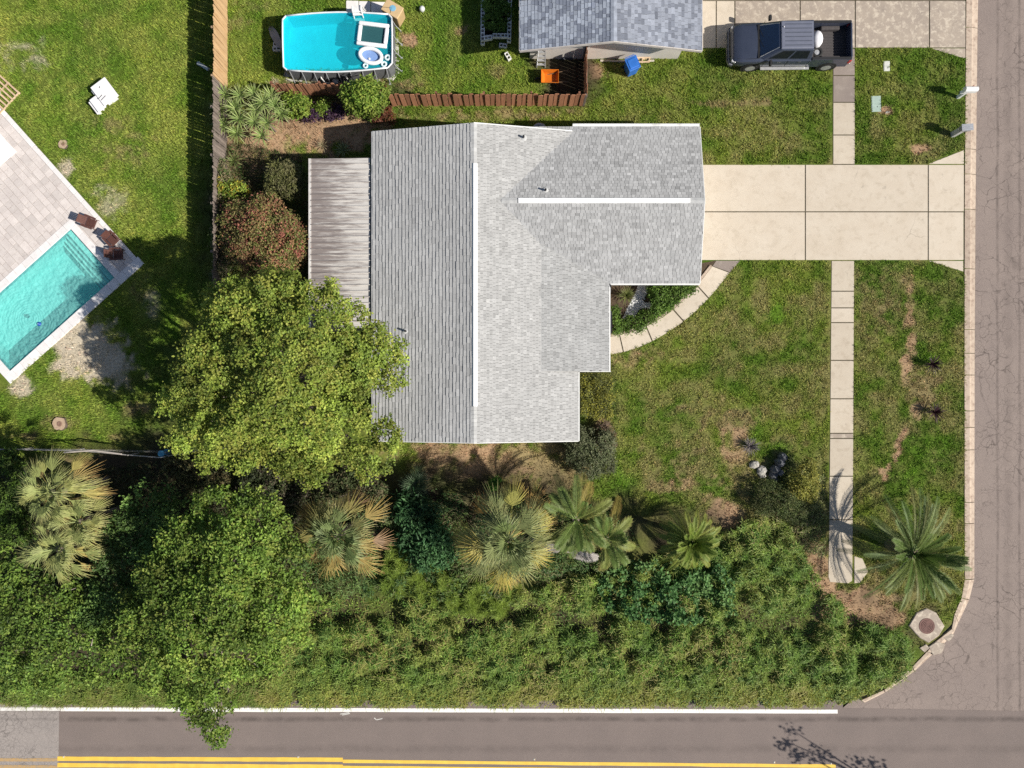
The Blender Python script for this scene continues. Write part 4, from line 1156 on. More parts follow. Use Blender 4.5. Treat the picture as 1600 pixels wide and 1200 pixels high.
# ladder, pads, tan box, pump
ld = thing('pool_ladder', 'white step ladder over the upper rail of the frame pool', 'ladder', (*W(563, 26, .6), 0), R(4))
m_lad = mat('white_ladder_plastic', (.78, .77, .76), rough=.4)
for s in (-1, 1):
    MB().tube([(s * .24, .55, 0), (s * .22, .06, 1.55), (s * .22, -.16, 1.55), (s * .24, -.5, .35)], .03, 6).build('rail', m_lad, ld)
for z, y in ((.3, .46), (.62, .36), (.94, .25), (1.26, .15)):
    MB().box((0, y, z), (.46, .17, .03)).build('step', m_lad, ld)
for z, y in ((.6, -.42), (.95, -.33), (1.3, -.22)):
    MB().box((0, y, z), (.46, .14, .03)).build('step', m_lad, ld)
MB().box((0, -.04, 1.45), (.5, .34, .04)).build('platform', m_lad, ld)
pad = thing('paving_slabs', 'white paving slabs on the grass above the frame pool', 'paving', (*W(570, 12), 0))
for px0_, py0_, px1_, py1_ in ((541, 1, 560, 24), (561, 2, 579, 24), (580, 3, 601, 22)):
    MB().prism([W(px0_, py0_), W(px1_, py0_ + .5), W(px1_, py1_), W(px0_, py1_ + .5)], -.03, .035, bev=.01).build('slab', m_coping, pad, world=True)
bs = MB()
pad2 = thing('foam_pads', 'white ground boards showing below the frame pool', 'boards', (*W(530, 118), 0))
for poly in ([(445, 112), (476, 112), (472, 128), (446, 127)], [(512, 114), (552, 115), (556, 131), (515, 130)], [(556, 114), (590, 112), (594, 126), (560, 129)], [(606, 106), (622, 100), (624, 114), (614, 126), (603, 124)], [(612, 60), (622, 58), (624, 96), (613, 99)]):
    MB().prism([W(*p) for p in poly], -.02, .02 + rng.random() * .006, bev=.008).build('board', mat('dirty_white_board', (.62, .60, .57), (.45, .42, .38), 2, rough=.8), pad2, world=True)
tb = thing('storage_box', 'tan storage box with round blue lid disc beside the frame pool', 'box', (*W(615, 20, .6), 0), R(-31))
MB().box((0, 0, .50), (.92, .60, .95), tx=1.04, ty=1.04).build('body', mat('tan_plastic', (.47, .33, .17), (.40, .28, .15), 4, rough=.6), tb, bevel=.05, seg=3)
MB().box((0, 0, 1.0), (.98, .66, .07)).build('lid', mat('tan_lid', (.56, .40, .22), (.50, .36, .2), 4, rough=.6), tb, bevel=.03)
MB().lathe([(.16, 1.035), (.16, 1.05), (.02, 1.055)], 18, (.02, .02, 0)).build('disc', mat('pale_blue_disc', (.20, .44, .62), rough=.5), tb)
MB().tube([(-.45, -.2, 1.06), (-.05, .0, 1.06), (.05, -.25, 1.06)], .008, 4).build('cord', m_lead, tb)
pu = thing('pool_pump', 'white filter pump with hoses standing between the frame pool and red fence', 'pump', (*W(527, 131), 0))
MB().lathe([(.16, 0), (.17, .05), (.15, .30), (.17, .32), (.15, .42), (.04, .45)], 16).build('tank', mat('pump_grey', (.34, .35, .37), rough=.4), pu, smooth=True)
MB().lathe([(.10, 0), (.10, .3), (.03, .33)], 12, (.32, .02, 0)).build('motor', mat('pump_dark', (.05, .05, .06), rough=.5), pu)
cx_, cy_ = pu.location.x, pu.location.y
for pts_ in ([W3(501, 116, .75), W3(502, 122, .55), W3(508, 129, .35), W3(519, 131, .25)], [W3(538, 117, .75), W3(543, 123, .5), W3(541, 129, .3), W3(533, 130, .2)]):
    MB().tube(pts_, .035, 7).build('hose', mat('white_hose', (.68, .68, .66), rough=.5), pu, world=True, smooth=True)
MB().tube([(.55 + .16 * math.cos(a), .06 + .13 * math.sin(a), .04 + .01 * k_) for k_, a in enumerate(np.linspace(0, 4 * math.pi, 24))], .02, 5).build('hose_coil', mat('white_hose', (.68, .68, .66)), pu)
pk = thing('kick_toy', 'small pink and white pool toy on the ground below the frame pool', 'toy', (*W(575, 122), .03), .4)
MB().tube([(.17 * math.cos(a), .12 * math.sin(a), .06) for a in np.linspace(0, 2 * math.pi, 14, endpoint=False)], .05, 6, closed=True).build('ring', mat('pink_vinyl', (.5, .22, .24), rough=.4), pk, smooth=True)
MB().tube([(0, .1, .08), (.02, .22, .2), (0, .26, .3)], .045, 6).build('neck', m_vinyl, pk)
bd = thing('paddle_board', 'grey pointed board leaning in the shade left of the frame pool', 'board', (*W(431, 58), 0), R(-62))
MB().add([(x, y, .12 + x * .25 + dz) for dz in (0, .05) for x, y in ((-.75, 0), (-.6, .12), (-.1, .21), (.5, .17), (.85, .03), (.85, -.03), (.5, -.17), (-.1, -.21), (-.6, -.12))],
         [tuple(range(8, -1, -1)), tuple(range(9, 18))] + [(k, (k + 1) % 9, 9 + (k + 1) % 9, 9 + k) for k in range(9)]).build('deck', mat('faded_grey_board', (.36, .33, .31), rough=.7), bd)
MB().tube([(-.8, 0, -.05), (-1.25, -.1, .02)], .012, 5).build('leash', m_galv, bd)

# ---- concrete blocks
m_block = mat('concrete_block', (.80, .79, .77), (.70, .69, .67), 8, rough=.95, rand=.08)
def block_mesh():
    mb = MB(); L, D, Hh, t = .40, .20, .20, .034
    mb.box((0, D / 2 - t / 2, Hh / 2), (L, t, Hh)); mb.box((0, -D / 2 + t / 2, Hh / 2), (L, t, Hh))
    for x in (-L / 2 + t / 2, 0, L / 2 - t / 2):
        mb.box((x, 0, Hh / 2), (t, D - 2 * t, Hh))
    return mb.mesh('concrete_block', m_block)
bme = block_mesh()
bed = thing('raised_bed', 'raised garden bed walled with hollow concrete blocks', 'garden bed', (*W(775, 30), 0))
bedx, bedy = bed.location.x, bed.location.y
def blk(px, py, z, rz): 
    x, y = W(px, py, z + .2); o = link('concrete_block', bme, bed, loc=(x - bedx, y - bedy, z), rz=rz); return o
for lay in range(3):
    for k in range(7):
        blk(754 - k * -.12, 57 - 12.3 * k + (6 if lay == 1 else 0), lay * .202, R(90 + 1)); blk(795.5 + k * .3, 53 - 12.3 * k + (6 if lay == 1 else 0), lay * .202, R(90 - 1))
    for k, (px, py) in enumerate(((763.5, 57.5), (776, 55), (788.5, 55))):
        if not (lay == 2 and k == 0): blk(px, py, lay * .202, 0)
        else: blk(762.5, 58.3, lay * .202, R(10))
MB().prism([W(758, 52, .3), W(791, 49, .3), W(793, -40, .3), W(759, -40, .3)], .0, .42).build('soil', mat('dark_soil', (.03, .025, .02), (.02, .016, .012), 9, rough=1), bed, world=True)
def loose(label, px, py, rz, z=0):
    o = link('concrete_block', bme, loc=(*W(px, py, .2), z), rz=rz)
    return tag(o, label, 'block', 'loose concrete blocks')
loose('hollow concrete block lying in shade just below the raised bed', 786, 70.5, R(-8))
loose('sunlit hollow concrete block leaning beside the shade edge of the raised bed', 793.5, 87, R(-58))
loose('hollow concrete block in the shade left of the frame pool', 432, 75.5, R(3))
loose('second hollow block behind the one left of the frame pool', 433, 69, R(-4))

# ---- clutter along the neighbour's white wall
m_alu = mat('aluminium', (.55, .55, .55), (.45, .45, .46), 9, rough=.4, metal=.5)
sl_ = thing('step_ladder', 'aluminium step ladder leaning at the white gable wall', 'ladder', (*W(845, 102), 0), 0)
for s in (-1, 1):
    MB().tube([(s * .22, -.12, 0), (s * .17, .32, 1.5)], .03, 5).build('rail', m_alu, sl_)
for k in range(5):
    z = .2 + k * .29
    MB().box((0, -.1 + .44 * z / 1.5 + .0, z), (.42 - .02 * k, .12, .03)).build('tread', m_alu, sl_)
MB().box((0, .36, 1.5), (.44, .16, .04)).build('top_shelf', m_alu, sl_)
cr_ = thing('leaning_panels', 'dark grey sheet panels leaning in the fenced corner', 'panels', (*W(893, 88), 0))
MB().box((-.22, -.05, .45), (.62, .03, .9), rx=-.25).build('sheet', mat('slate_sheet', (.12, .13, .15), rough=.6), cr_)
MB().box((.42, -.02, .5), (.6, .03, .95), rx=-.2).build('sheet', mat('slate_sheet_blue', (.14, .16, .19), rough=.5), cr_)
m_fr = mat('weathered_frame_dark', (.10, .085, .075), rough=.8)
wp = thing('trellis_frame', 'dark leaning frame against the white gable wall', 'frame', (*W(884, 92), 0))
for a, c in (((-.6, .0, .05), (-.55, .35, .95)), ((.55, .0, .05), (.5, .35, .95)), ((-.55, .35, .95), (.5, .35, .95)), ((-.58, .17, .5), (.53, .17, .5))):
    MB().tube([a, c], .035, 4).build('bar', m_fr, wp)
wb = thing('wheelbarrow', 'orange wheelbarrow standing on the grass by the red fence', 'wheelbarrow', (*W(858, 126.5), 0), R(180))
m_or = mat('orange_tray', (.62, .17, .012), (.52, .13, .01), 5, rough=.45, spec=.4)
t0 = [(-.34, -.24, .36), (.26, -.24, .30), (.26, .24, .30), (-.34, .24, .36)]; t1 = [(-.45, -.33, .60), (.43, -.33, .62), (.43, .33, .62), (-.45, .33, .60)]
MB().add(t0 + t1, [(0, 1, 2, 3), (0, 4, 5, 1), (1, 5, 6, 2), (2, 6, 7, 3), (3, 7, 4, 0)]).build('tray', m_or, wb, bevel=.02)
MB().tube(t1, .018, 6, closed=True).build('rim', m_or, wb)
for s in (-1, 1):
    MB().tube([(.55, s * .06, .2), (.1, s * .2, .3), (-.95, s * .3, .62)], .022, 6).build('handle', mat('handle_wood', (.2, .13, .08), rough=.8), wb)
    MB().tube([(-.3, s * .25, .4), (-.35, s * .25, 0)], .018, 5).build('leg', m_lead, wb)
wh = MB().lathe([(.04, -.05), (.16, -.05), (.2, -.02), (.2, .02), (.16, .05), (.04, .05)], 16, (.56, 0, .2), axis='y').build('wheel', mat('rubber', (.025, .025, .025), rough=.8), wb)
bn = thing('recycling_bin', 'blue wheeled recycling bin tilted on the grass by the white wall', 'bin', (*W(984, 111), 0), R(23))
m_blue = mat('blue_bin_plastic', (.035, .16, .55), (.028, .13, .46), 4, rough=.4, spec=.4)
MB().box((0, 0, .46), (.50, .54, .86), tx=1.16, ty=1.14).build('body', m_blue, bn, bevel=.04)
MB().box((0, .0, .92), (.64, .68, .05)).box((0, -.01, .955), (.46, .48, .04)).build('lid', m_blue, bn, bevel=.02)
MB().tube([(-.26, .40, .88), (.26, .40, .88)], .02, 6).build('handle', m_blue, bn)
for s in (-1, 1):
    MB().lathe([(.02, -.03), (.12, -.03), (.12, .03), (.02, .03)], 12, (s * .24, .30, .12), axis='y').build('wheel', mat('rubber', (.025, .025, .025)), bn)
pallet('small wooden pallet leaning against the white gable wall', (*W(1003, 93), .05), 0, .8, .75, 4, tilt=R(35))
lm = thing('timber_edging', 'pale timber lying along the foot of the white wall', 'timber', (*W(980, 95), 0))
for a, c in (((938, 94.5), (992, 96)), ((1012, 95), (1022, 94.5))):
    MB().tube([W3(*a, .06), W3(*c, .06)], .06, 4).build('beam', mat('pale_timber', (.58, .52, .44), rough=.9), lm, world=True)
cw = thing('white_bucket_rack', 'white frame and tubs standing by the fence return', 'rack', (*W(928, 84), 0))
MB().box((0, 0, .3), (.5, .3, .03)).box((.55, .1, .45), (.6, .3, .04)).build('shelf', m_wpl, cw)
for x in (-.2, .2, .4, .8):
    MB().box((x, 0, .22), (.04, .2, .44)).build('leg', m_wpl, cw)
# air-conditioner behind the house
ac = thing('air_conditioner', 'round-topped grey outdoor air-conditioner behind the house eave', 'air conditioner', (*W(843, 203, .7), 0))
MB().lathe([(.36, 0), (.38, .04), (.38, .66), (.33, .72), (.30, .72)], 22).build('casing', mat('ac_casing', (.42, .44, .45), (.36, .38, .39), 7, rough=.5), ac)
for k in range(5):
    a = k * 2 * math.pi / 5
    MB().add([(.04 * math.cos(a), .04 * math.sin(a), .715), (.29 * math.cos(a - .1), .29 * math.sin(a - .1), .715), (.29 * math.cos(a + .65), .29 * math.sin(a + .65), .745), (.06 * math.cos(a + .6), .06 * math.sin(a + .6), .74)], [(0, 1, 2, 3)]).build('fan_blade', mat('ac_blade', (.30, .31, .33), rough=.5), ac)
for r_ in (.1, .18, .26):
    MB().tube([(r_ * math.cos(a), r_ * math.sin(a), .765) for a in np.linspace(0, 2 * math.pi, 18, endpoint=False)], .006, 4, closed=True).build('guard_ring', m_galv, ac)
pr = thing('propane_box', 'brown equipment box behind the house eave corner', 'box', (*W(886, 206, .5), 0))
MB().box((0, 0, .25), (.55, .38, .5), tx=.96).build('body', mat('brown_box', (.13, .10, .09), rough=.7), pr, bevel=.02)
MB().box((0, 0, .515), (.6, .42, .03)).build('lid', mat('brown_box_lid', (.16, .12, .11), rough=.7), pr)
gb = thing('garden_globe', 'small white garden globe on the grass right of the storage box', 'globe', (*W(660, 16), 0))
MB().lathe([(.02, 0), (.1, .02), (.15, .1), (.15, .18), (.1, .27), (.02, .30)], 16).build('globe', mat('pearl_glass', (.6, .62, .6), rough=.2), gb, smooth=True)
MB().lathe([(.11, 0), (.09, .05)], 12).build('base', m_block, gb)

# ================================================================== STREET FURNITURE
mbx = thing('mailbox', 'white moulded plastic mailbox with domed box by the kerb', 'mailbox', (*W(1497, 152), 0))
m_mw = mat('white_mailbox_plastic', (.80, .80, .80), (.76, .76, .76), 4, rough=.4)
MB().box((-.02, .0, .42), (.17, .17, .9), tx=.8, ty=.8).build('post', m_mw, mbx, bevel=.02)
prof = [(-.13, .86), (-.13, 1.05)] + [(-.13 * math.cos(a), 1.05 + .13 * math.sin(a)) for a in np.linspace(.3, math.pi - .3, 7)] + [(.13, 1.05), (.13, .86)]
V = [(-.28, y, z) for y, z in prof] + [(.34, y * .96, z) for y, z in prof]; q = len(prof)
MB().add(V, [tuple(range(q - 1, -1, -1)), tuple(range(q, 2 * q))] + [(k, (k + 1) % q, q + (k + 1) % q, q + k) for k in range(q)]).build('box', m_mw, mbx)
MB().box((.346, 0, 1.0), (.015, .22, .24)).build('door', m_mw, mbx)
MB().box((.1, .145, 1.1), (.03, .02, .14)).build('flag', mat('red_flag', (.4, .03, .03), rough=.5), mbx)
MB().box((-.12, -.01, .72), (.36, .13, .16), tx=.6).build('newspaper_holder', m_mw, mbx)
mb2 = thing('mailbox', 'grey mailbox with flat silver roof panel by the kerb, lower of the two', 'mailbox', (*W(1487.5, 211), 0), R(4))
m_mg = mat('grey_mailbox_metal', (.30, .30, .31), (.25, .25, .26), 6, rough=.5); m_ml = mat('pale_grey_metal', (.52, .51, .50), (.44, .43, .42), 6, rough=.5)
MB().box((0, 0, .42), (.22, .26, .86)).build('post', m_ml, mb2, bevel=.015)
MB().box((.10, 0, .99), (.52, .27, .27)).build('box', m_mg, mb2, bevel=.015)
MB().box((.10, -.0, 1.145), (.58, .33, .03)).build('roof', mat('silver_roof', (.46, .47, .50), rough=.35, metal=.4), mb2)
for k in range(3):
    MB().box((.10, -.1 + k * .1, 1.164), (.5, .02, .012)).build('roof_rib', m_mg, mb2)
MB().box((.37, 0, .99), (.015, .22, .2)).build('door', m_ml, mb2)
def lid(name, label, px, py, w, h, m, cat='utility lid'):
    t = thing(name, label, cat, (*W(px, py), 0), R(1.5))
    MB().box((0, 0, .012), (w, h, .05)).build('frame', m, t, bevel=.01)
    MB().box((0, 0, .042), (w - .07, h - .07, .012)).build('cover', m, t)
    MB().lathe([(.03, .048), (.03, .052), (.02, .053)], 8, (.05, -h * .2, 0)).build('pick_hole', m_lead, t)
    return t
lid('meter_lid', 'small white concrete meter lid in the verge grass', 1385, 103.5, .33, .52, mat('white_lid', (.60, .60, .56), (.48, .5, .44), 7, rough=.9))
lid('utility_lid', 'pale green rectangular utility lid in the verge grass', 1368.5, 162.5, .50, .82, mat('green_lid', (.36, .45, .40), (.30, .38, .33), 5, rough=.7))
def rocks(name, label, cat, items, m, loc):
    t = thing(name, label, cat, loc)
    for i, (x, y, z, sx, sy, sz, rz) in enumerate(items):
        rr3 = np.random.default_rng(i * 7 + int(abs(loc[0]) * 10)); me = MB()
        pr_ = [(.35, 0), (.5, .18), (.52, .5), (.42, .82), (.18, 1.0)]
        me.lathe(pr_, 7); me.v = [(p[0] * (1 + rr3.normal() * .10), p[1] * (1 + rr3.normal() * .10), p[2] * (1 + rr3.normal() * .08)) for p in me.v]
        Mz = Matrix.Rotation(rz, 3, 'Z')
        me.v = [tuple(Mz @ Vector((p[0] * sx, p[1] * sy, p[2] * sz)) + Vector((x, y, z))) for p in me.v]
        me.build('rock', m if not isinstance(m, list) else m[i % len(m)], t)
    return t
m_rockw = mat('pale_rock', (.44, .42, .38), (.27, .25, .22), 6, rough=.95, bump=.5, bscale=20)
m_rockd = mat('slate_rock', (.135, .14, .155), (.07, .072, .082), 6, rough=.7, bump=.5, bscale=20)
rocks('rock_cluster', 'small pale rock beside the green utility lid', 'rocks', [(0, 0, 0, .18, .12, .07, .3), (.12, .03, 0, .1, .1, .06, 0)], m_rockw, (*W(1385, 176), 0))
rocks('rock_pile', 'stack of dark slate boulders in the front lawn corner', 'rocks', [(.30, .46, 0, .44, .48, .52, .3), (.14, .16, 0, .50, .50, .62, .9), (-.06, -.18, 0, .54, .48, .56, .2), (-.16, -.50, 0, .52, .42, .36, .5), (.14, -.34, .2, .34, .34, .42, 0), (.0, -.74, 0, .24, .24, .18, 0)], m_rockd, (*W(1211, 727), 0))
rocks('rock_cluster', 'pale limestone rocks left of the dark boulders', 'rocks', [(-.40, .28, 0, .54, .40, .2, .2), (-.02, -.02, 0, .54, .5, .24, .9), (.04, -.30, 0, .36, .26, .18, .3)], m_rockw, (*W(1190, 734), 0))
# drain inlet with iron cover
dr = thing('storm_drain', 'broken concrete storm drain slab with round rusty cover at the corner', 'drain', (*W(1446, 976), 0))
MB().prism([W(*p) for p in ((1419, 977), (1431, 957), (1447, 950), (1462, 957), (1475, 978), (1466, 993), (1450, 1004), (1436, 996))], -.12, .07, bev=.03).build('slab', m_dirty, dr, world=True)
cvx, cvy = W(1447, 977.5)
MB().lathe([(.41, .06), (.41, .082), (.38, .086), (.36, .078), (.02, .08)], 26, (cvx, cvy, 0)).build('cover', mat('rusty_iron', (.19, .105, .09), (.14, .08, .07), 9, rough=.85, bump=.4), dr, world=True)
for k in range(4):
    r_ = .07 + k * .075
    MB().tube([(cvx + r_ * math.cos(a), cvy + r_ * math.sin(a), .083) for a in np.linspace(0, 2 * math.pi, 20, endpoint=False)], .008, 4, closed=True).build('ring_rib', mat('rusty_iron', (.19, .105, .09)), dr, world=True)
for i, poly in enumerate(([(1450, 1010), (1463, 1001), (1476, 1006), (1470, 1020), (1457, 1023)], [(1472, 996), (1486, 989), (1490, 992), (1482, 1002)], [(1436, 1012), (1446, 1006), (1452, 1012), (1444, 1019)])):
    MB().prism([W(*p) for p in poly], -.1, .075 - i * .01, bev=.015).build('broken_chunk', m_dirty, dr, world=True)
for k, px in enumerate((98, 465, 835, 1211, 1300)):
    py = (1184, 1184.3, 1188, 1192.5, 1194.5)[k]
    lb = ['at the seam between old and new asphalt', 'left of the jog in the yellow line', 'below the middle of the verge', 'near the end of the yellow line', 'at the very end of the yellow line'][k]
    t = thing('road_reflector', 'small raised road reflector ' + lb, 'reflector', (*W(px, py), ZR + .004), 0, 'reflectors along the centre line')
    MB().box((0, 0, .009), (.11, .10, .018), tx=.6, ty=.8).build('body', mat('reflector_white', (.6, .58, .5), rough=.4), t)
    MB().box((.04, 0, .012), (.02, .07, .012)).build('lens', mat('amber_lens', (.5, .25, .02), rough=.2), t)

# ================================================================== PICKUP TRUCK
trk = thing('pickup_truck', 'dark slate crew-cab pickup truck parked on the weathered driveway', 'truck', (*W(1235, 71.5, .9), .02), R(180.6))
trk.location = (14.10, 17.28, .02)
m_paint = mat('slate_blue_paint', (.046, .056, .088), (.040, .049, .078), 2, rough=.33, spec=.5, metal=.15, coat=.5)
m_side_p = m_paint
m_blk = mat('black_trim', (.02, .02, .022), rough=.6)
m_bedl = mat('bed_liner', (.075, .066, .066), (.055, .05, .05), 12, rough=.8)
m_chr = mat('chrome', (.6, .6, .62), rough=.15, metal=.9)
m_tint = mat('tinted_glass', (.014, .035, .09), rough=.06, spec=.7, coat=.4)
m_rub = mat('rubber', (.025, .025, .025), rough=.8)
def loft(sections, cap=True):
    mb = MB(); q = len(sections[0])
    V = [p for s_ in sections for p in s_]
    F = []
    for i in range(len(sections) - 1):
        for j in range(q):
            F.append((i * q + j, i * q + (j + 1) % q, (i + 1) * q + (j + 1) % q, (i + 1) * q + j))
    if cap:
        F.append(tuple(range(q - 1, -1, -1))); F.append(tuple(range((len(sections) - 1) * q, len(sections) * q)))
    return mb.add(V, F)
def sec(x, hw, zb, zt, crown=.03, shoulder=.12):
    h = [(hw * .95, zb), (hw, zb + .22), (hw * 1.0, zt - shoulder), (hw * .955, zt - .025), (hw * .84, zt), (hw * .45, zt + crown * .8), (0, zt + crown)]
    return [(x, y, z) for y, z in h] + [(x, -y, z) for y, z in reversed(h[:-1])]
hull = [sec(3.0, .70, .55, .80, .0), sec(2.96, .84, .48, .96, .01), sec(2.80, .93, .42, 1.06, .02), sec(2.45, .985, .42, 1.13, .035), sec(1.75, 1.0, .42, 1.19, .045), sec(1.55, 1.0, .42, 1.21, .03),
        sec(1.2, 1.0, .42, 1.23, 0), sec(-.9, 1.0, .42, 1.26, 0), sec(-1.0, 1.0, .42, 1.26, 0)]
body = loft(hull).build('body', m_paint, trk, smooth=True)
body.data.polygons.foreach_set('use_smooth', [True] * (len(body.data.polygons) - 2) + [False, False])
for s in (-1, 1):   # shut lines of the doors and the bonnet
    for x in (1.33, .18, -.93):
        MB().box((x, s * 1.0005, .88), (.016, .012, .62)).build('door_seam', m_blk, trk)
    MB().tube([(2.70, s * .80, 1.085), (2.2, s * .855, 1.150), (1.66, s * .85, 1.213)], .009, 4).build('hood_seam', m_blk, trk)
    MB().tube([(1.62, s * .80, 1.25), (.86, s * .60, 1.86)], .02, 5).build('windshield_pillar', m_alu, trk)
# hood creases
for s in (-1, 1):
    MB().add([(2.72, s * .60, 1.075), (1.65, s * .50, 1.225), (1.65, s * .40, 1.245), (2.72, s * .52, 1.095)], [(0, 1, 2, 3)]).build('hood_crease', m_paint, trk)
# greenhouse
def gsec(x, hw, z):
    return [(x, hw, z)]
B0 = [(1.62, .80, 1.215), (1.40, .93, 1.235), (-.95, .955, 1.255)]
T0 = [(.86, .58, 1.845), (.72, .72, 1.86), (-.86, .74, 1.87)]
gh = MB()
Lb = [(x, y, z) for x, y, z in B0]; Rb = [(x, -y, z) for x, y, z in reversed(B0)]
Lt = [(x, y, z) for x, y, z in T0]; Rt = [(x, -y, z) for x, y, z in reversed(T0)]
gh.add(Lb + Rb + Lt + Rt, [(k, (k + 1) % 6, 6 + (k + 1) % 6, 6 + k) for k in range(6)] + [tuple(range(6, 12))])
gh.build('cab', m_paint, trk, bevel=.03)
def lerp(a, b, t): return tuple(a[i] + (b[i] - a[i]) * t for i in range(3))
def pane(name, a, b, c, d, off, m=m_tint, par=trk):
    """quad a-b-c-d pushed out by off"""
    a, b, c, d = map(Vector, (a, b, c, d)); n_ = (b - a).cross(d - a).normalized() * off
    V = [a + n_, b + n_, c + n_, d + n_, a - n_ * .5, b - n_ * .5, c - n_ * .5, d - n_ * .5]
    return MB().add([tuple(v) for v in V], [(0, 1, 2, 3), (7, 6, 5, 4), (0, 4, 5, 1), (1, 5, 6, 2), (2, 6, 7, 3), (3, 7, 4, 0)]).build(name, m, par)
pane('windshield', (1.60, -.84, 1.245), (1.60, .84, 1.245), (.87, .62, 1.852), (.87, -.62, 1.852), .012)
for s in (-1, 1):
    def sp(t, u):   # point on the side of the cab: t along front to back, u up
        lo = lerp((1.40, s * .93, 1.245), (-.95, s * .955, 1.262), t); hi = lerp((.72, s * .72, 1.86), (-.86, s * .74, 1.87), t)
        return lerp(lo, hi, u)
    for t0_, t1_ in ((.06, .46), (.51, .90)):
        q_ = [sp(t0_, .10), sp(t1_, .10), sp(t1_, .86), sp(t0_ + (.05 if t0_ < .1 else 0), .86)]
        if s > 0: q_ = q_[::-1]
        pane('side_window', *q_, .012, m=mat('black_glass', (.010, .012, .018), rough=.08, spec=.5))
    for x in (.62, -.42):
        MB().box((x, s * 1.005, 1.10), (.17, .03, .035)).build('door_handle', m_chr, trk)
    MB().box((.1, s * 1.04, .44), (2.5, .14, .06)).build('running_board', m_alu, trk)
    mi = MB().box((1.12, s * 1.14, 1.30), (.12, .26, .2)).build('mirror', m_blk, trk, bevel=.03)
    MB().add([(1.05, s * 1.03, 1.22), (1.05, s * 1.25, 1.22), (1.05, s * 1.25, 1.38), (1.05, s * 1.03, 1.38)], [(0, 1, 2, 3)]).build('mirror_glass', m_chr, mi)
    for x in (1.86, -2.05):
        w_ = MB().lathe([(.24, -.12), (.36, -.12), (.40, -.08), (.40, .08), (.36, .12), (.24, .12)], 22, (x, s * .90, .40), axis='y').build('wheel', m_rub, trk, smooth=False)
        rim_ = MB().lathe([(.04, -.06), (.25, -.06), (.25, .06), (.04, .06)], 18, (x, s * .965, .40), axis='y')
        rim_.build('rim', m_alu, w_)
        MB().lathe([(.43, -.10), (.50, -.09), (.50, .02), (.43, .02)], 20, (x, s * .985, .42), axis='y').build('wheel_arch', m_blk, trk)
    MB().box((-2.97, s * .93, 1.02), (.15, .16, .32)).build('taillight', mat('red_lens', (.45, .012, .012), rough=.25, spec=.5), trk, bevel=.02)
    MB().box((2.84, s * .80, .90), (.22, .24, .14), rz=s * -.35).build('headlight', mat('clear_lens', (.5, .5, .52), rough=.15, spec=.6), trk, bevel=.02)
    # bed sides
    MB().box((-2.0, s * .925, .88), (2.02, .15, .84), ty=.85).build('bed_side', m_paint, trk, bevel=.03)
    MB().box((-1.98, s * .92, 1.307), (1.98, .12, .025)).build('rail_cap', m_blk, trk)
    MB().box((-2.05, s * .76, .88), (.95, .2, .26)).build('wheel_well', m_bedl, trk, bevel=.05)
    wp_ = [(1.60, s * .55 + .2, 1.27), (1.52, s * .12 + .2, 1.32)]
    MB().tube([(1.63, s * .25 - .35, 1.245), (1.47, s * .25 + .10, 1.375)], .012, 4).build('wiper', m_blk, trk)
rf = MB().box((-.02, 0, 1.885), (1.62, 1.40, .06), tx=.97, ty=.95).build('roof', mat('roof_paint', (.17, .18, .23), (.15, .16, .21), 3, rough=.4, spec=.5, metal=.2, coat=.3), trk, bevel=.025)
for k in range(6):
    MB().box((-.08, -.52 + k * .208, 1.917), (1.32, .045, .012)).build('roof_rib', mat('roof_rib_paint', (.085, .095, .125), rough=.4), rf)
MB().lathe([(.03, 1.915), (.03, 1.96), (.01, 1.97)], 8, (.66, -.38, 0)).build('antenna', m_alu, rf)
pane('rear_window', (-.955, .70, 1.33), (-.955, -.70, 1.33), (-.87, -.60, 1.80), (-.87, .60, 1.80), .012)
MB().box((-1.99, 0, .70), (1.98, 1.70, .05)).build('bed_floor', m_bedl, trk)
for k in range(9):
    MB().box((-1.99, -.56 + k * .14, .735), (1.94, .06, .02)).build('bed_rib', m_bedl, trk)
MB().box((-1.03, 0, .98), (.06, 1.72, .56)).build('bed_front', m_bedl, trk)
MB().box((-2.99, 0, .98), (.09, 1.74, .64)).build('tailgate', m_paint, trk, bevel=.025)
MB().box((-3.08, 0, .58), (.2, 1.86, .18)).build('rear_bumper', m_chr, trk, bevel=.04)
loft([sec(3.10, .74, .48, .68, 0), sec(3.02, .93, .46, .72, 0), sec(2.85, 1.0, .46, .72, 0)]).build('front_bumper', mat('bumper_grey', (.20, .20, .215), rough=.4, spec=.5), trk)
MB().box((2.985, 0, .86), (.06, 1.2, .22)).build('grille', m_blk, trk)
MB().add([(1.72, -.86, 1.235), (1.72, .86, 1.235), (1.60, .84, 1.25), (1.60, -.84, 1.25)], [(0, 1, 2, 3)]).build('cowl', m_blk, trk)
M_t = Matrix.Translation(trk.location) @ Matrix.Rotation(R(180.6), 4, 'Z')
def in_bed(x, y, z): return tuple(M_t @ Vector((x, y, z)))
wbag = MB()
wbag.lathe([(.26, 0), (.34, .08), (.32, .30), (.24, .42), (.06, .45)], 12, in_bed(-1.38, -.20, .747), sx=.85, sy=1.3)
tag(wbag.build('plastic_bag', m_bag, smooth=True), 'white plastic bag behind the cab in the truck bed', 'bag')
spw = thing('spare_wheel', 'small spare wheel lying in the truck bed beside the white bag', 'wheel', in_bed(-1.42, .42, .747))
MB().tube([(.21 * math.cos(a), .21 * math.sin(a), .10) for a in np.linspace(0, 2 * math.pi, 22, endpoint=False)], .085, 8, closed=True).build('tyre', m_rub, spw, smooth=True)
MB().lathe([(.15, .04), (.15, .12), (.03, .13)], 14).build('rim', m_alu, spw)

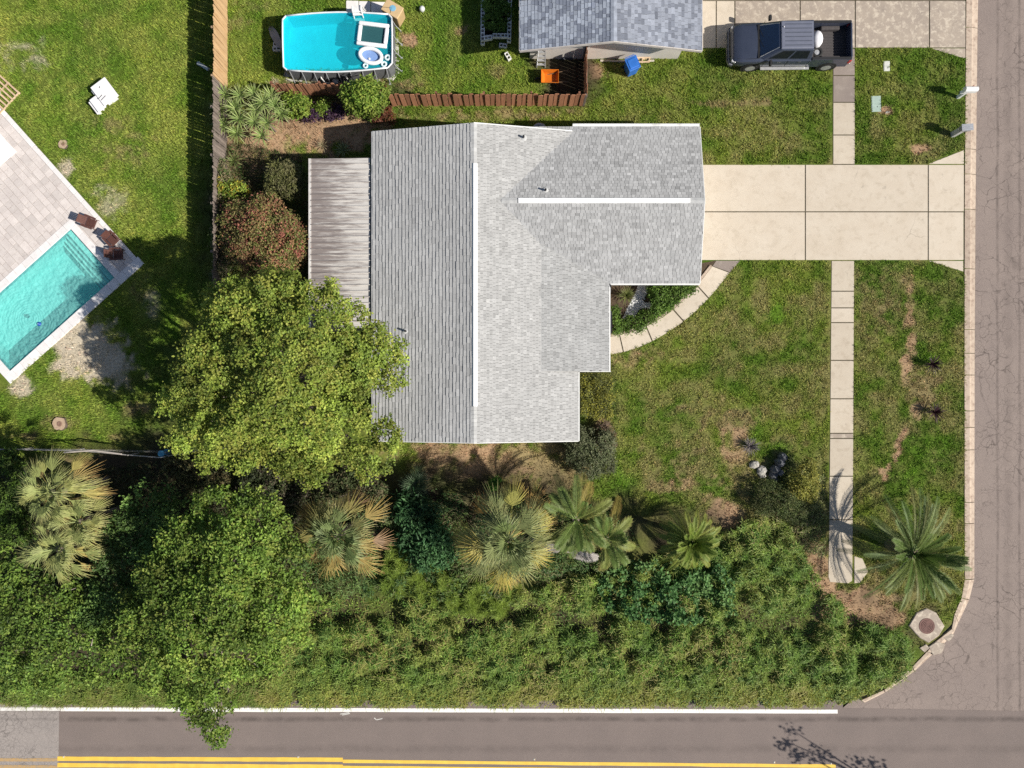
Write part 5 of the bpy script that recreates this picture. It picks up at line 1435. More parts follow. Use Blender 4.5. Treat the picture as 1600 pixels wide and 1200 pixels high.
# ================================================================== VEGETATION
m_leaf = mat_attr('leaf', rough=.55, spec=.25, transl=.30, nscale=3.0, namt=.22)
m_frond = mat_attr('palm_frond', rough=.55, spec=.25, transl=.18, nscale=6.0, namt=.15)
m_grass = mat_attr('grass_blade', rough=.7, spec=.15, transl=.25, nscale=5.0, namt=.15)
def unit(v): return v / (np.linalg.norm(v, axis=-1, keepdims=True) + 1e-9)
def leaf_cloud(P, N, ln, wd, col, rr, droop=.15):
    """one folded kite-shaped leaf per point"""
    n = len(P)
    N = unit(N)
    rv = rr.normal(size=(n, 3))
    T = unit(np.cross(N, rv)); Bn = np.cross(N, T)
    L = (ln * rr.uniform(.7, 1.25, n))[:, None]; Wd = (wd * rr.uniform(.75, 1.2, n))[:, None]
    a = P; b = P + T * L * .45 + Bn * Wd * .5 + N * L * .06; c = P + T * L - N * L * droop; d = P + T * L * .45 - Bn * Wd * .5 + N * L * .06
    V = np.stack([a, b, c, d], 1).reshape(-1, 3)
    F = np.arange(4 * n).reshape(n, 4)
    return V, F, np.repeat(col, 4, 0)
def pick(pal, n, rr, jit=.12):
    pal = np.array(pal); w = rr.integers(0, len(pal), n)
    return np.clip(pal[w] * (1 + rr.normal(size=(n, 1)) * jit), .004, .9)
def crown_mesh(name, root, lobes, pal, seed, dens=10.0, per=16, cr_=.30, ln=.20, wd=.13, m=None, upb=.55, inner=.25, lobe_tint=.15, low=-.25, gap=.95, hole=.36, sub=False):
    rr = np.random.default_rng(seed)
    L = np.array([(*W(px, py, z), z, r * K(z)) for px, py, r, z in lobes])
    PP = []; NN = []; CC = []
    S = []      # rounded leaf masses: (centre, radius, share of density, tint)
    for x, y, z, r in L:
        tint = 1 + lobe_tint * rr.normal()
        if not sub:
            S.append((x, y, z, r, 1.0, tint)); continue
        mm = max(6, int(8 * r ** 1.25))
        for k in range(mm):
            zz = 1 - 1.15 * (k + .5) / mm; an = k * 2.39996 + rr.normal() * .35
            q = math.sqrt(max(0, 1 - zz * zz)); rs = float(np.clip(r * rr.uniform(.28, .44), .32, .8)); rad = r * rr.uniform(.62, .84)
            S.append((x + q * math.cos(an) * rad, y + q * math.sin(an) * rad, z + zz * rad * .78, rs, 1.0, tint * (1 + .16 * rr.normal())))
        S.append((x, y, z, r * .74, .35, tint * .95))
    SA = np.array(S)
    for i, (x, y, z, r, sh, tint) in enumerate(S):
        n = max(3, int(dens * sh * 2.6 * math.pi * r * r))
        D = unit(rr.normal(size=(n, 3)))
        D[:, 2] = np.where(D[:, 2] < low, -D[:, 2], D[:, 2])
        rad = r * (1 - inner * rr.random(n) ** 2) * (1 + .30 * (fbm(D[:, 0] * 3 + i * 7, D[:, 1] * 3 + D[:, 2] * 2, 1.0, seed) - .5) * 2)
        c = np.array((x, y, z)) + D * rad[:, None] * np.array((1, 1, .8))
        keep = fbm(c[:, 0] + c[:, 2] * .4, c[:, 1] - c[:, 2] * .3, gap, seed + 3, 2) > hole
        dd = np.linalg.norm((c[:, None, :] - SA[None, :, :3]) / np.array((1, 1, .8)), axis=2) / SA[None, :, 3]
        dd[:, i] = 9
        keep &= dd.min(1) > (.74 if sub else .80)
        c = c[keep]; D = D[keep]; n = len(c)
        if n == 0: continue
        cc = pick(pal, n, rr, .12) * tint
        k = per
        p = np.repeat(c, k, 0) + rr.normal(size=(n * k, 3)) * cr_ * .55
        nn = np.repeat(D, k, 0) * .5 + rr.normal(size=(n * k, 3)) * .55 + np.array((0, 0, upb))
        PP.append(p); NN.append(nn); CC.append(np.repeat(cc, k, 0) * (1 + rr.normal(size=(n * k, 1)) * .16))
    P = np.concatenate(PP); N = np.concatenate(NN); C = np.clip(np.concatenate(CC), .004, .9)
    V, F, C4 = leaf_cloud(P, N, ln, wd, C, rr)
    V[:, 2] = np.maximum(V[:, 2], .03)
    return np_mesh(name, V, F, C4, m or m_leaf, root), L
m_trunk = mat('grey_bark', (.20, .165, .135), (.12, .10, .08), 5, rough=.95, stretch=(5, 5, 1), bump=.8, bscale=22)
def tree(name, label, base, lobes, pal, seed, trunk_r=.28, group=None, twigs=0, **kw):
    root = thing(name, label, kw.pop('cat', 'tree'), (*W(*base), 0), 0, group)
    cr, L = crown_mesh('crown', root, lobes, pal, seed, **kw)
    rr = np.random.default_rng(seed + 1)
    bx_, by_ = W(*base)
    zt = max(.3, min(l[2] for l in L) * .55)
    cx, cy = L[:, 0].mean(), L[:, 1].mean()
    fx, fy = bx_ + (cx - bx_) * .35, by_ + (cy - by_) * .35
    MB().tube([(bx_, by_, -.05), (bx_ + (fx - bx_) * .4, by_ + (fy - by_) * .4, zt * .45), (fx, fy, zt)], [trunk_r * 1.25, trunk_r * .95, trunk_r * .8], 9).build('trunk', m_trunk, root, world=True, smooth=True)
    for x, y, z, r in L:
        m1 = (fx + (x - fx) * .5 + rr.normal() * .1, fy + (y - fy) * .5 + rr.normal() * .1, zt + (z - zt) * .62)
        MB().tube([(fx, fy, zt - .05), m1, (x, y, z - r * .1)], [trunk_r * .5, trunk_r * .3, trunk_r * .12], 6).build('limb', m_trunk, root, world=True)
    for k in range(twigs):
        x, y, z, r = L[rr.integers(len(L))]
        d = unit(rr.normal(size=3)); d[2] = abs(d[2]) * .6
        s_ = np.array((x, y, z)) + d * r * .5; e_ = np.array((x, y, z)) + d * r * rr.uniform(1.0, 1.15); mdl = (s_ + e_) / 2 + rr.normal(size=3) * .12
        MB().tube([tuple(s_), tuple(mdl), tuple(e_)], [.035, .022, .008], 4).build('twig', mat('bare_twig', (.36, .31, .26), rough=.9), root, world=True)
    return root
OAK = [(0.2368, 0.3054, 0.0506), (0.1942, 0.2598, 0.0414), (0.3031, 0.351, 0.0644), (0.1516, 0.2142, 0.0368), (0.27, 0.2872, 0.0552)]
tree('shade_tree', 'large round-crowned shade tree overhanging the left side of the grey roof', (448, 600), [
    (450, 560, 88, 6.9), (392, 498, 62, 6.8), (448, 462, 44, 6.2), (505, 492, 54, 6.3), (560, 520, 40, 5.7), (602, 545, 34, 5.2), (604, 588, 32, 5.0), (548, 578, 48, 5.8), (350, 555, 54, 6.6), (318, 600, 46, 6.0),
    (282, 628, 34, 5.0), (300, 672, 38, 4.8), (348, 660, 48, 5.8), (410, 640, 62, 6.5), (478, 650, 58, 6.2), (540, 640, 42, 5.2), (385, 702, 38, 4.8), (450, 712, 40, 4.8), (510, 708, 42, 4.8), (575, 712, 36, 4.4), (606, 680, 30, 4.4), (485, 738, 24, 4.2), (340, 510, 40, 6.2), (355, 470, 32, 5.8), (330, 712, 26, 4.2)],
    OAK, 31, trunk_r=.34, dens=9.0, per=22, cr_=.20, ln=.125, wd=.095, hole=.24, gap=1.1, upb=.9, sub=True)
GRN = [(0.1658, 0.2577, 0.042), (0.1368, 0.2228, 0.0353), (0.2155, 0.3058, 0.0546), (0.1077, 0.1835, 0.0302), (0.2404, 0.297, 0.0588)]
tree('roadside_tree', 'tall bright green tree leaning over the white road edge line', (330, 940), [
    (345, 800, 46, 4.8), (410, 800, 46, 4.9), (300, 850, 50, 5.0), (370, 865, 62, 5.6), (440, 880, 48, 4.9), (280, 920, 60, 5.2), (350, 945, 66, 5.8), (420, 950, 58, 5.2), (470, 940, 36, 4.2), (230, 975, 46, 4.4), (290, 1000, 56, 4.9),
    (360, 1015, 52, 4.7), (240, 1040, 40, 3.8), (310, 1065, 44, 3.9), (400, 1010, 44, 4.2), (335, 1100, 38, 3.3), (348, 1128, 26, 2.9), (318, 1118, 24, 2.9), (340, 1146, 14, 2.6), (365, 1120, 20, 2.9), (455, 985, 28, 3.6), (210, 1020, 32, 3.6)],
    GRN, 32, trunk_r=.26, dens=7.5, per=18, cr_=.22, ln=.16, wd=.095, twigs=8, hole=.27, gap=.8, upb=.8, sub=True)
tree('understory_tree', 'darker green tree in shade between the fan palm and the roadside tree', (215, 830), [
    (225, 790, 32, 2.8), (200, 830, 38, 3.0), (250, 820, 36, 3.0), (190, 880, 38, 2.9), (235, 870, 36, 3.1), (180, 930, 36, 2.8), (150, 960, 34, 2.7), (265, 775, 22, 2.4)],
    [(.10, .18, .045), (.085, .15, .04), (.13, .21, .05)], 33, trunk_r=.14, dens=7.5, per=17, cr_=.22, ln=.16, wd=.095, upb=.8, hole=.28, sub=True)
tree('thicket_tree', 'low spreading green tree with bare twigs at the lower left corner', (70, 990), [
    (15, 905, 38, 3.0), (30, 950, 44, 3.2), (85, 960, 42, 3.1), (130, 990, 42, 3.0), (60, 1005, 44, 3.0), (10, 1010, 42, 2.8), (100, 1040, 40, 2.5), (160, 1035, 38, 2.5), (40, 1050, 38, 2.2), (180, 985, 30, 2.8), (100, 915, 30, 2.7), (10, 870, 28, 2.7), (0, 1060, 30, 1.8)],
    [(.15, .235, .04), (.12, .20, .034), (.19, .265, .05), (.09, .155, .03)], 34, trunk_r=.16, dens=7.0, per=17, cr_=.23, ln=.16, wd=.095, upb=.8, twigs=26, hole=.30, gap=.8, sub=True)
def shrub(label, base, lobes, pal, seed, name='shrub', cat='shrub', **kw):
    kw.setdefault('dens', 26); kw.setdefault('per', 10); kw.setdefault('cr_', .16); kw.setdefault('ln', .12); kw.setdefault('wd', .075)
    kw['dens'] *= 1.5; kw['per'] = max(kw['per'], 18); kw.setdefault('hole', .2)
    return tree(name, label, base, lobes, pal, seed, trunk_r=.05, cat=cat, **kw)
YG = [(0.189, 0.27, 0.0405), (0.135, 0.2228, 0.0297), (0.243, 0.3038, 0.054)]
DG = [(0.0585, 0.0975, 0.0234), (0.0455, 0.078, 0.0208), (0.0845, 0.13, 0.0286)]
MG = [(0.112, 0.196, 0.0308), (0.084, 0.154, 0.0252), (0.14, 0.224, 0.042)]
RD = [(.27, .19, .085), (.20, .19, .065), (.29, .155, .08), (.17, .20, .055), (.25, .22, .08), (.36, .14, .10)]
shrub('red and bronze flowering shrub beside the metal patio roof', (415, 370), [(375, 340, 26, 1.7), (410, 350, 34, 2.0), (445, 365, 30, 2.0), (470, 385, 22, 1.8), (390, 385, 30, 1.8), (430, 400, 30, 1.8), (365, 375, 20, 1.4), (420, 325, 20, 1.7), (470, 370, 16, 1.9), (455, 410, 20, 1.5)], RD, 41, dens=18, per=12, cr_=.2, ln=.12, wd=.07)
shrub('loose olive shrub at the upper left corner of the patio roof', (447, 285), [(440, 275, 22, 1.3), (455, 290, 20, 1.3), (432, 292, 16, 1.0), (458, 268, 12, 1.1)], [(.16, .165, .06), (.11, .12, .04), (.20, .19, .09)], 42, dens=16, per=11, ln=.15, wd=.05)
shrub('round bright green bush in front of the red fence gap', (571, 155), [(553, 150, 19, 1.5), (572, 143, 20, 1.7), (590, 150, 17, 1.5), (562, 162, 16, 1.2), (583, 165, 16, 1.2), (570, 152, 18, 1.8)], YG, 43, dens=20, ln=.16, wd=.09)
shrub('small bright green bush left of the round bush', (465, 166), [(455, 160, 12, .7), (468, 165, 14, .8), (460, 174, 10, .5)], YG, 44, dens=26, ln=.14, wd=.08)
shrub('tiny green bush with purple leaves around it below the red fence', (506, 169), [(506, 168, 9, .5), (498, 172, 6, .35)], YG, 45, dens=30)
shrub('low purple-leaved plants in the shady planting bed', (500, 178), [(480, 178, 9, .25), (492, 177, 9, .28), (515, 177, 9, .28), (530, 175, 8, .25)], [(.07, .035, .07), (.05, .03, .055), (.09, .05, .075)], 46, dens=30)
shrub('rust-red withered shrub beside the round green bush', (598, 180), [(590, 182, 9, .4), (600, 176, 10, .5), (607, 185, 8, .35)], [(.22, .07, .035), (.14, .05, .03), (.2, .11, .05)], 47, dens=22)
shrub('bright croton-like shrub in the bed at the fence foot', (362, 300), [(352, 295, 16, .9), (370, 303, 16, 1.0), (360, 318, 14, .8), (350, 320, 10, .7)], YG + [(.3, .24, .03)], 48, dens=20, ln=.16, wd=.07)
shrub('dark bushy shrub at the lower right house corner', (925, 700), [(910, 690, 22, 1.0), (935, 700, 24, .9), (920, 725, 22, .8), (945, 725, 16, .6), (900, 715, 16, .7), (945, 680, 12, .6)], [(.13, .15, .075), (.10, .12, .055), (.17, .18, .10)], 49, dens=22, ln=.11, wd=.05)
shrub('clipped hedge with yellow tips along the house wall', (928, 615), [(915, 592, 13, .7), (930, 595, 13, .75), (918, 612, 14, .7), (936, 616, 14, .7), (915, 634, 13, .65), (932, 638, 14, .65), (948, 600, 10, .55), (950, 622, 9, .5), (946, 645, 10, .5)], [(.20, .21, .05), (.14, .15, .04), (.32, .31, .05), (.09, .10, .035)], 50, name='hedge', cat='hedge', dens=28, ln=.09, wd=.05)
shrub('pink-tinged twiggy shrub beside the hedge', (945, 680), [(944, 668, 8, .5), (950, 688, 11, .45), (942, 703, 8, .4)], [(.22, .15, .11), (.17, .12, .08), (.12, .12, .06)], 51, dens=20)
shrub('yellow-green bush right of the dark boulders', (1256, 745), [(1262, 728, 13, .8), (1258, 745, 17, .9), (1268, 760, 12, .7), (1248, 765, 13, .7), (1240, 748, 11, .6), (1266, 775, 9, .5)], [(.30, .295, .06), (.22, .23, .05), (.36, .33, .08)], 52, dens=20, ln=.11, wd=.06)
shrub('dark leafy shrub in the flower bed by the front walk', (1045, 462), [(1030, 456, 17, .6), (1050, 458, 17, .6), (1030, 470, 10, .5), (1062, 453, 13, .5), (1076, 450, 9, .4), (1040, 470, 12, .45)], MG, 53, dens=26, ln=.12, wd=.07)
shrub('green ground shrub along the edging of the front walk', (1010, 500), [(1010, 498, 13, .4), (995, 506, 12, .4), (1025, 488, 12, .4), (1040, 476, 10, .35), (980, 509, 11, .35), (962, 510, 11, .4), (960, 487, 8, .35)], MG, 54, dens=26, ln=.10, wd=.06)
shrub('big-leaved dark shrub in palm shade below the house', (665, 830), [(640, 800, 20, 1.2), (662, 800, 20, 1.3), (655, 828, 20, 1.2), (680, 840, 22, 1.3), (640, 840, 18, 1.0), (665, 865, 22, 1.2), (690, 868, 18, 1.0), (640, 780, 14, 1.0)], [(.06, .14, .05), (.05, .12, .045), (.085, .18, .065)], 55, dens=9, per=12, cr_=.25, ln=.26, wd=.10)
shrub('small fresh green sapling under the middle fan palm', (773, 753), [(773, 753, 7, .8), (770, 760, 5, .6)], [(.09, .22, .03)], 56, dens=30)
shrub('dense garden plants inside the concrete block bed', (775, 25), [(770, 35, 14, .55), (785, 20, 14, .6), (768, 10, 14, .55), (783, 42, 10, .45)], MG, 57, dens=14, ln=.14, wd=.07)
shrub('weedy shrub at the foot of the dark boulders', (1225, 775), [(1200, 770, 20, .5), (1225, 785, 22, .6), (1190, 790, 18, .5), (1245, 800, 18, .5)], [(.12, .16, .05), (.17, .18, .07), (.10, .13, .045)], 58, dens=20, ln=.10, wd=.04)
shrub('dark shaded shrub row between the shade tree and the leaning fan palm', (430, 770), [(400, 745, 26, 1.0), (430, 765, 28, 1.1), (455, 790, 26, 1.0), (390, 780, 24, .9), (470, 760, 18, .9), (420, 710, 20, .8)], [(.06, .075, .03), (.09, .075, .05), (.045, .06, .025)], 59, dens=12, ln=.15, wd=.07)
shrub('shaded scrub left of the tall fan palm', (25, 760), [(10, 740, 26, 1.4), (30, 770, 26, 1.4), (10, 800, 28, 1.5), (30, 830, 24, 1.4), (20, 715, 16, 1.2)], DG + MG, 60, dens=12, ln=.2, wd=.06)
shrub('brown dry shrub clump under the shade tree at the pipe fence', (300, 745), [(275, 725, 18, .6), (300, 740, 20, .7), (330, 745, 18, .8), (350, 740, 14, .7)], [(.12, .12, .05), (.16, .13, .06), (.09, .10, .04)], 61, dens=14, ln=.14, wd=.07)

shrub('vine-like dark growth smothering the foot of the grey fence', (350, 330), [(347 + 5 * math.sin(k * 1.7), 262 + k * 17, 11, .9 + .25 * math.sin(k * 2.3)) for k in range(12)], [(.11, .15, .05), (.17, .15, .08), (.09, .12, .04), (.22, .17, .10)], 63, dens=20, ln=.12, wd=.06)
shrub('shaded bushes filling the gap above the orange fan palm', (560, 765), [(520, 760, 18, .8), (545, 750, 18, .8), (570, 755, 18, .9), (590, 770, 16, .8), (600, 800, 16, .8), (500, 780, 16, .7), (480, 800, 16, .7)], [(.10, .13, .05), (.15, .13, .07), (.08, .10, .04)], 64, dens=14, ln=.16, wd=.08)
# ---- palms
def fan_frond(rr, L=.85, n=30, pet=1.0, el=.6, az=0.0, cols=((.16, .19, .06), (.20, .21, .08)), tip=(.28, .25, .10), droop=.35, wd=.045, spread=1.9):
    """costapalmate fan leaf: stalk, then leaflets fanned round its end"""
    V = []; F = []; C = []
    d = np.array((math.cos(az) * math.cos(el), math.sin(az) * math.cos(el), math.sin(el)))
    side = np.array((-math.sin(az), math.cos(az), 0)); upv = np.cross(d, side) * -1
    if upv[2] < 0: upv = -upv
    bend = np.array((0, 0, -1.0))
    p0 = np.zeros(3); p1 = d * pet * .6 + bend * .02; p2 = d * pet + bend * .08
    w_ = .022
    for a, c in ((p0, p1), (p1, p2)):
        b = len(V); V += [a - side * w_, a + side * w_, c + side * w_ * .7, c - side * w_ * .7]; F.append((b, b + 1, b + 2, b + 3)); C += [np.array(cols[0]) * 1.2] * 4
    base = np.array(cols[rr.integers(len(cols))])
    for k in range(n):
        t = (k / (n - 1) - .5) * 2
        th = t * spread + rr.normal() * .03
        dirv = unit(d * math.cos(th) + side * math.sin(th) + upv * (.10 * abs(t)) + bend * .1)
        ll = L * (1.0 - .28 * abs(t) ** 1.5) * rr.uniform(.88, 1.1)
        s0 = p2 + d * (-.10 * abs(t))
        q1 = s0 + dirv * ll * .5 + bend * droop * .10 * ll + upv * .03
        q2 = s0 + dirv * ll + bend * droop * ll * rr.uniform(.5, 1.3)
        sd = unit(np.cross(dirv, upv)) * wd * .5
        c_ = base * (1 + rr.normal() * .12)
        b = len(V); V += [s0 - sd * .4, s0 + sd * .4, q1 + sd, q1 - sd, q2 + sd * .12, q2 - sd * .12]
        F += [(b, b + 1, b + 2, b + 3), (b + 3, b + 2, b + 4, b + 5)]
        C += [c_, c_, c_, c_, np.array(tip) * (1 + rr.normal() * .1), np.array(tip)]
    return np.array(V), np.array(F), np.clip(np.array(C), .004, .9)
def feather_frond(rr, L=2.2, n=34, el=.7, az=0.0, cols=((.07, .12, .03),), tip=(.10, .14, .04), droop=.5, leaf=.45, wd=.035, vee=.35, twist=0.0, ang=.85):
    V = []; F = []; C = []
    t = np.linspace(0, 1, 9)
    hd = np.array((math.cos(az), math.sin(az), 0)); side = np.array((-math.sin(az), math.cos(az), 0))
    def pt(u):
        e = el - droop * 1.6 * u
        return hd * L * (u * math.cos(el) * (1 - .10 * u)) + np.array((0, 0, L * (u * math.sin(el) - droop * u * u)))
    P = [pt(u) for u in t]
    base = np.array(cols[rr.integers(len(cols))])
    for i in range(8):
        w0 = .03 * (1 - t[i] * .8); w1 = .03 * (1 - t[i + 1] * .8); b = len(V)
        V += [P[i] - side * w0, P[i] + side * w0, P[i + 1] + side * w1, P[i + 1] - side * w1]; F.append((b, b + 1, b + 2, b + 3)); C += [base * 1.5 + .02] * 4
    for k in range(n):
        u = .14 + .86 * k / (n - 1)
        p = pt(u); tg = unit(pt(min(u + .03, 1.0)) - pt(u - .03)); upv = unit(np.cross(tg, side)); upv = upv if upv[2] > 0 else -upv
        ll = leaf * (math.sin(math.pi * (.12 + .83 * u)) ** .6) * rr.uniform(.85, 1.12)
        for s in (-1, 1):
            dirv = unit(tg * math.cos(ang) + side * s * math.sin(ang) + upv * vee)
            q1 = p + dirv * ll * .55; q2 = p + dirv * ll + np.array((0, 0, -.22 * ll * rr.uniform(.4, 1.5)))
            sd = unit(np.cross(dirv, upv)) * wd * .5
            c_ = base * (1 + rr.normal() * .14); b = len(V)
            V += [p - sd * .6, p + sd * .6, q1 + sd, q1 - sd, q2 + sd * .1, q2 - sd * .1]
            F += [(b, b + 1, b + 2, b + 3), (b + 3, b + 2, b + 4, b + 5)]
            C += [c_] * 4 + [np.array(tip) * (1 + rr.normal() * .12)] * 2
    return np.array(V), np.array(F), np.clip(np.array(C), .004, .9)
m_ptrunk = mat('palm_trunk_bark', (.22, .18, .14), (.13, .10, .08), 5, rough=.95, stretch=(2, 2, 9), bump=.9, bscale=14)
def palm(label, px, py, h, kind, nf, seed, ages, name='palm_tree', cat='palm', base_off=(0, 0), trunk_r=.16, el_rng=(1.25, -.35), **kw):
    """ages: list of (share, cols, tip) from the young heart outwards"""
    rr = np.random.default_rng(seed)
    x, y = W(px, py, h)
    root = thing(name, label, cat, (x + base_off[0], y + base_off[1], 0))
    tr_ = [(x + base_off[0], y + base_off[1], -.05), (x + base_off[0] * .5, y + base_off[1] * .5, h * .5), (x, y, h)]
    MB().tube(tr_, [trunk_r * 1.2, trunk_r, trunk_r * 1.05], 10).build('trunk', m_ptrunk, root, world=True)
    for k in range(nf):
        u = (k + .5) / nf
        acc = 0
        for sh, cols, tip in ages:
            acc += sh
            if u <= acc + 1e-6: break
        az = k * 2.39996 + rr.normal() * .35
        el = el_rng[0] + (el_rng[1] - el_rng[0]) * u ** .8 + rr.normal() * .17
        f = fan_frond if kind == 'fan' else feather_frond
        a = {k_: (v(u, rr) if callable(v) else v) for k_, v in kw.items()}
        V, F, C = f(rr, el=el, az=az, cols=cols, tip=tip, **a)
        V = V + np.array((x, y, h + .02 - u * .18))
        np_mesh('frond', V, F, C, m_frond, root)
    return root
SAB = [(0.3, ((0.1595, 0.2102, 0.0725), (0.1885, 0.232, 0.087)), (0.2755, 0.29, 0.1305)), (0.4, ((0.1958, 0.2248, 0.087), (0.232, 0.2465, 0.087)), (0.3915, 0.3625, 0.145)), (0.2, ((0.3045, 0.29, 0.0725), (0.377, 0.319, 0.0725)), (0.522, 0.3915, 0.116)), (0.1, ((0.435, 0.2755, 0.087), (0.319, 0.203, 0.1015)), (0.435, 0.2465, 0.116))]
ORG = [(.3, ((.12, .17, .06), (.15, .20, .07)), (.24, .26, .11)), (.34, ((.15, .19, .07), (.20, .20, .075)), (.36, .30, .11)), (.24, ((.25, .22, .07), (.30, .22, .07)), (.40, .28, .10)), (.12, ((.32, .20, .07), (.25, .16, .09)), (.34, .21, .11))]
YEL = [(.3, ((.21, .25, .085), (.26, .29, .10)), (.36, .36, .15)), (.5, ((.24, .27, .09), (.30, .31, .10)), (.42, .38, .16)), (.2, ((.34, .29, .09), (.36, .27, .10)), (.40, .25, .10))]
fanL = dict(L=lambda u, r: .85 + .25 * r.random(), pet=lambda u, r: .3 + 1.35 * r.random() ** .7 * (.35 + .65 * u), n=17, droop=lambda u, r: .35 + .5 * r.random(), wd=.036, spread=lambda u, r: .55 + .4 * r.random())
palm('tall yellowish fan palm with drooping fronds at the left edge, upper crown', 82, 770, 4.6, 'fan', 40, 71, YEL, **fanL, el_rng=(1.2, -.5))
palm('middle yellowish fan palm head between the upper and lower crowns at the left edge', 122, 815, 3.9, 'fan', 26, 83, YEL, **fanL, el_rng=(1.0, -.5), trunk_r=.12)
palm('lower yellowish fan palm below the upper crown at the left edge', 92, 858, 4.2, 'fan', 36, 72, YEL, **fanL, el_rng=(1.2, -.5))
palm('fan palm with orange and brown old fronds below the shade tree', 528, 838, 3.2, 'fan', 36, 73, ORG, **{**fanL, 'n': 16, 'wd': .05, 'L': lambda u, r: .95 + .35 * r.random(), 'spread': .95, 'pet': lambda u, r: .35 + (.75 + .8 * r.random()) * u ** .7}, el_rng=(1.3, -.25))
palm('full grey-green fan palm in the middle of the lower hedge row', 795, 843, 4.0, 'fan', 52, 74, SAB, **{**fanL, 'L': lambda u, r: 1.15 + .3 * r.random(), 'n': 24, 'spread': 1.0, 'pet': lambda u, r: .35 + (1.0 + .75 * r.random()) * u ** .75}, el_rng=(1.3, -.35))
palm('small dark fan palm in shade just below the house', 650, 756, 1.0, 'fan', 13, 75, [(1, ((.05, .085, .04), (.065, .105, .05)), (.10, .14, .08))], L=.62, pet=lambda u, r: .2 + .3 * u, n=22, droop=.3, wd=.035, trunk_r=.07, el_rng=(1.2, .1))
CNP = [(0.4, ((0.1013, 0.1553, 0.0338), (0.1215, 0.1755, 0.0405)), (0.189, 0.216, 0.0675)), (0.4, ((0.1148, 0.162, 0.0405), (0.1755, 0.2025, 0.0473)), (0.27, 0.2565, 0.081)), (0.2, ((0.27, 0.216, 0.054), (0.216, 0.2025, 0.054)), (0.3645, 0.2295, 0.081))]
palm('broad-leaved feather palm with grey dead frond between two palms', 900, 812, 3.2, 'feather', 20, 76, CNP, L=lambda u, r: 2.1 + .6 * r.random(), n=26, droop=lambda u, r: .32 + .25 * u, leaf=.46, wd=.036, vee=.2, ang=.72, el_rng=(1.3, .0))
palm('second feather palm with tattered tips right of the grey-green fan palm', 948, 842, 2.5, 'feather', 17, 77, CNP, L=lambda u, r: 1.7 + .5 * r.random(), n=24, droop=lambda u, r: .36 + .3 * u, leaf=.44, wd=.036, vee=.2, ang=.72, el_rng=(1.25, -.1), trunk_r=.12)
palm('grey dead frond hanging under the feather palms', 884, 862, 1.4, 'feather', 2, 78, [(1, ((.34, .31, .29), (.30, .27, .25)), (.36, .33, .30))], name='dead_palm', L=1.9, n=30, droop=.4, leaf=.4, wd=.04, el_rng=(.2, .0), trunk_r=.08)
palm('yellow-green pygmy palm beside the front lawn', 1080, 848, 2.0, 'feather', 58, 79, [(.5, ((.125, .185, .03), (.155, .21, .034)), (.24, .27, .06)), (.5, ((.14, .19, .034), (.18, .21, .038)), (.29, .27, .06))], L=lambda u, r: 1.4 + .4 * r.random() + .3 * u, n=34, droop=lambda u, r: .26 + .3 * u, leaf=.33, wd=.02, vee=.2, ang=.6, el_rng=(1.35, -.1), trunk_r=.12)
palm('large dark green date palm on the verge at the street corner', 1428, 866, 2.3, 'feather', 62, 80, [(.45, ((.085, .14, .03), (.11, .17, .04)), (.18, .22, .07)), (.4, ((.09, .14, .035), (.13, .17, .045)), (.20, .23, .08)), (.15, ((.18, .16, .045), (.14, .15, .045)), (.22, .19, .08))], L=lambda u, r: 2.1 + 1.2 * min(1, u * 1.6) + .3 * r.random(), n=46, droop=lambda u, r: .20 + .24 * u, leaf=.40, wd=.022, vee=.25, ang=.62, el_rng=(1.35, .02), trunk_r=.26)
# seed stalks of the date palm
for k, (px, py) in enumerate(((1412, 892), (1437, 830), (1440, 826))):
    pass

# ---- spiky rosettes
def rosette(rr, n, L, wd, cols, tip, droop=.25, el_rng=(1.3, .15)):
    V = []; F = []; C = []
    for k in range(n):
        u = (k + .5) / n; az = k * 2.39996 + rr.normal() * .1; el = el_rng[0] + (el_rng[1] - el_rng[0]) * u
        d = np.array((math.cos(az) * math.cos(el), math.sin(az) * math.cos(el), math.sin(el))); s = np.array((-math.sin(az), math.cos(az), 0)) * wd * .5
        l = L * rr.uniform(.85, 1.1); c = np.array(cols[rr.integers(len(cols))]) * (1 + rr.normal() * .1)
        q0 = d * .03; q1 = d * l * .5; q2 = d * l + np.array((0, 0, -droop * l * (1 - .5 * math.sin(el)))); b = len(V)
        V += [q0 - s * .6, q0 + s * .6, q1 + s, q1 - s, q2 + s * .08, q2 - s * .08]; F += [(b, b + 1, b + 2, b + 3), (b + 3, b + 2, b + 4, b + 5)]; C += [c, c, c, c, np.array(tip), np.array(tip)]
    return np.array(V), np.array(F), np.clip(np.array(C), .004, .9)
yc = thing('yucca_clump', 'clump of spiky yucca rosettes at the end of the tan fence', 'yucca', (*W(392, 178), 0))
ydt = [(353, 148, .9), (375, 150, 1.1), (398, 147, 1.0), (424, 150, 1.1), (345, 172, .9), (368, 170, 1.3), (374, 186, 1.4), (400, 172, 1.2), (412, 160, 1.4), (398, 190, 1.3), (418, 192, 1.2), (440, 178, 1.0), (409, 212, .9), (370, 208, .8), (350, 195, .8), (430, 165, 1.2)]
rr = np.random.default_rng(91)
for px, py, h in ydt:
    x, y = W(px, py, h)
    V, F, C = rosette(rr, 34, .68, .05, ((.22, .30, .08), (.27, .34, .11), (.18, .26, .07)), (.40, .42, .20), .20, (1.05, -.12))
    st_ = MB().tube([(x + rr.normal() * .05, y + rr.normal() * .05, -.03), (x, y, h)], .05, 6).build('stem', m_ptrunk, yc, world=True)
    np_mesh('rosette', V + np.array((x, y, h)), F, C, m_frond, yc)
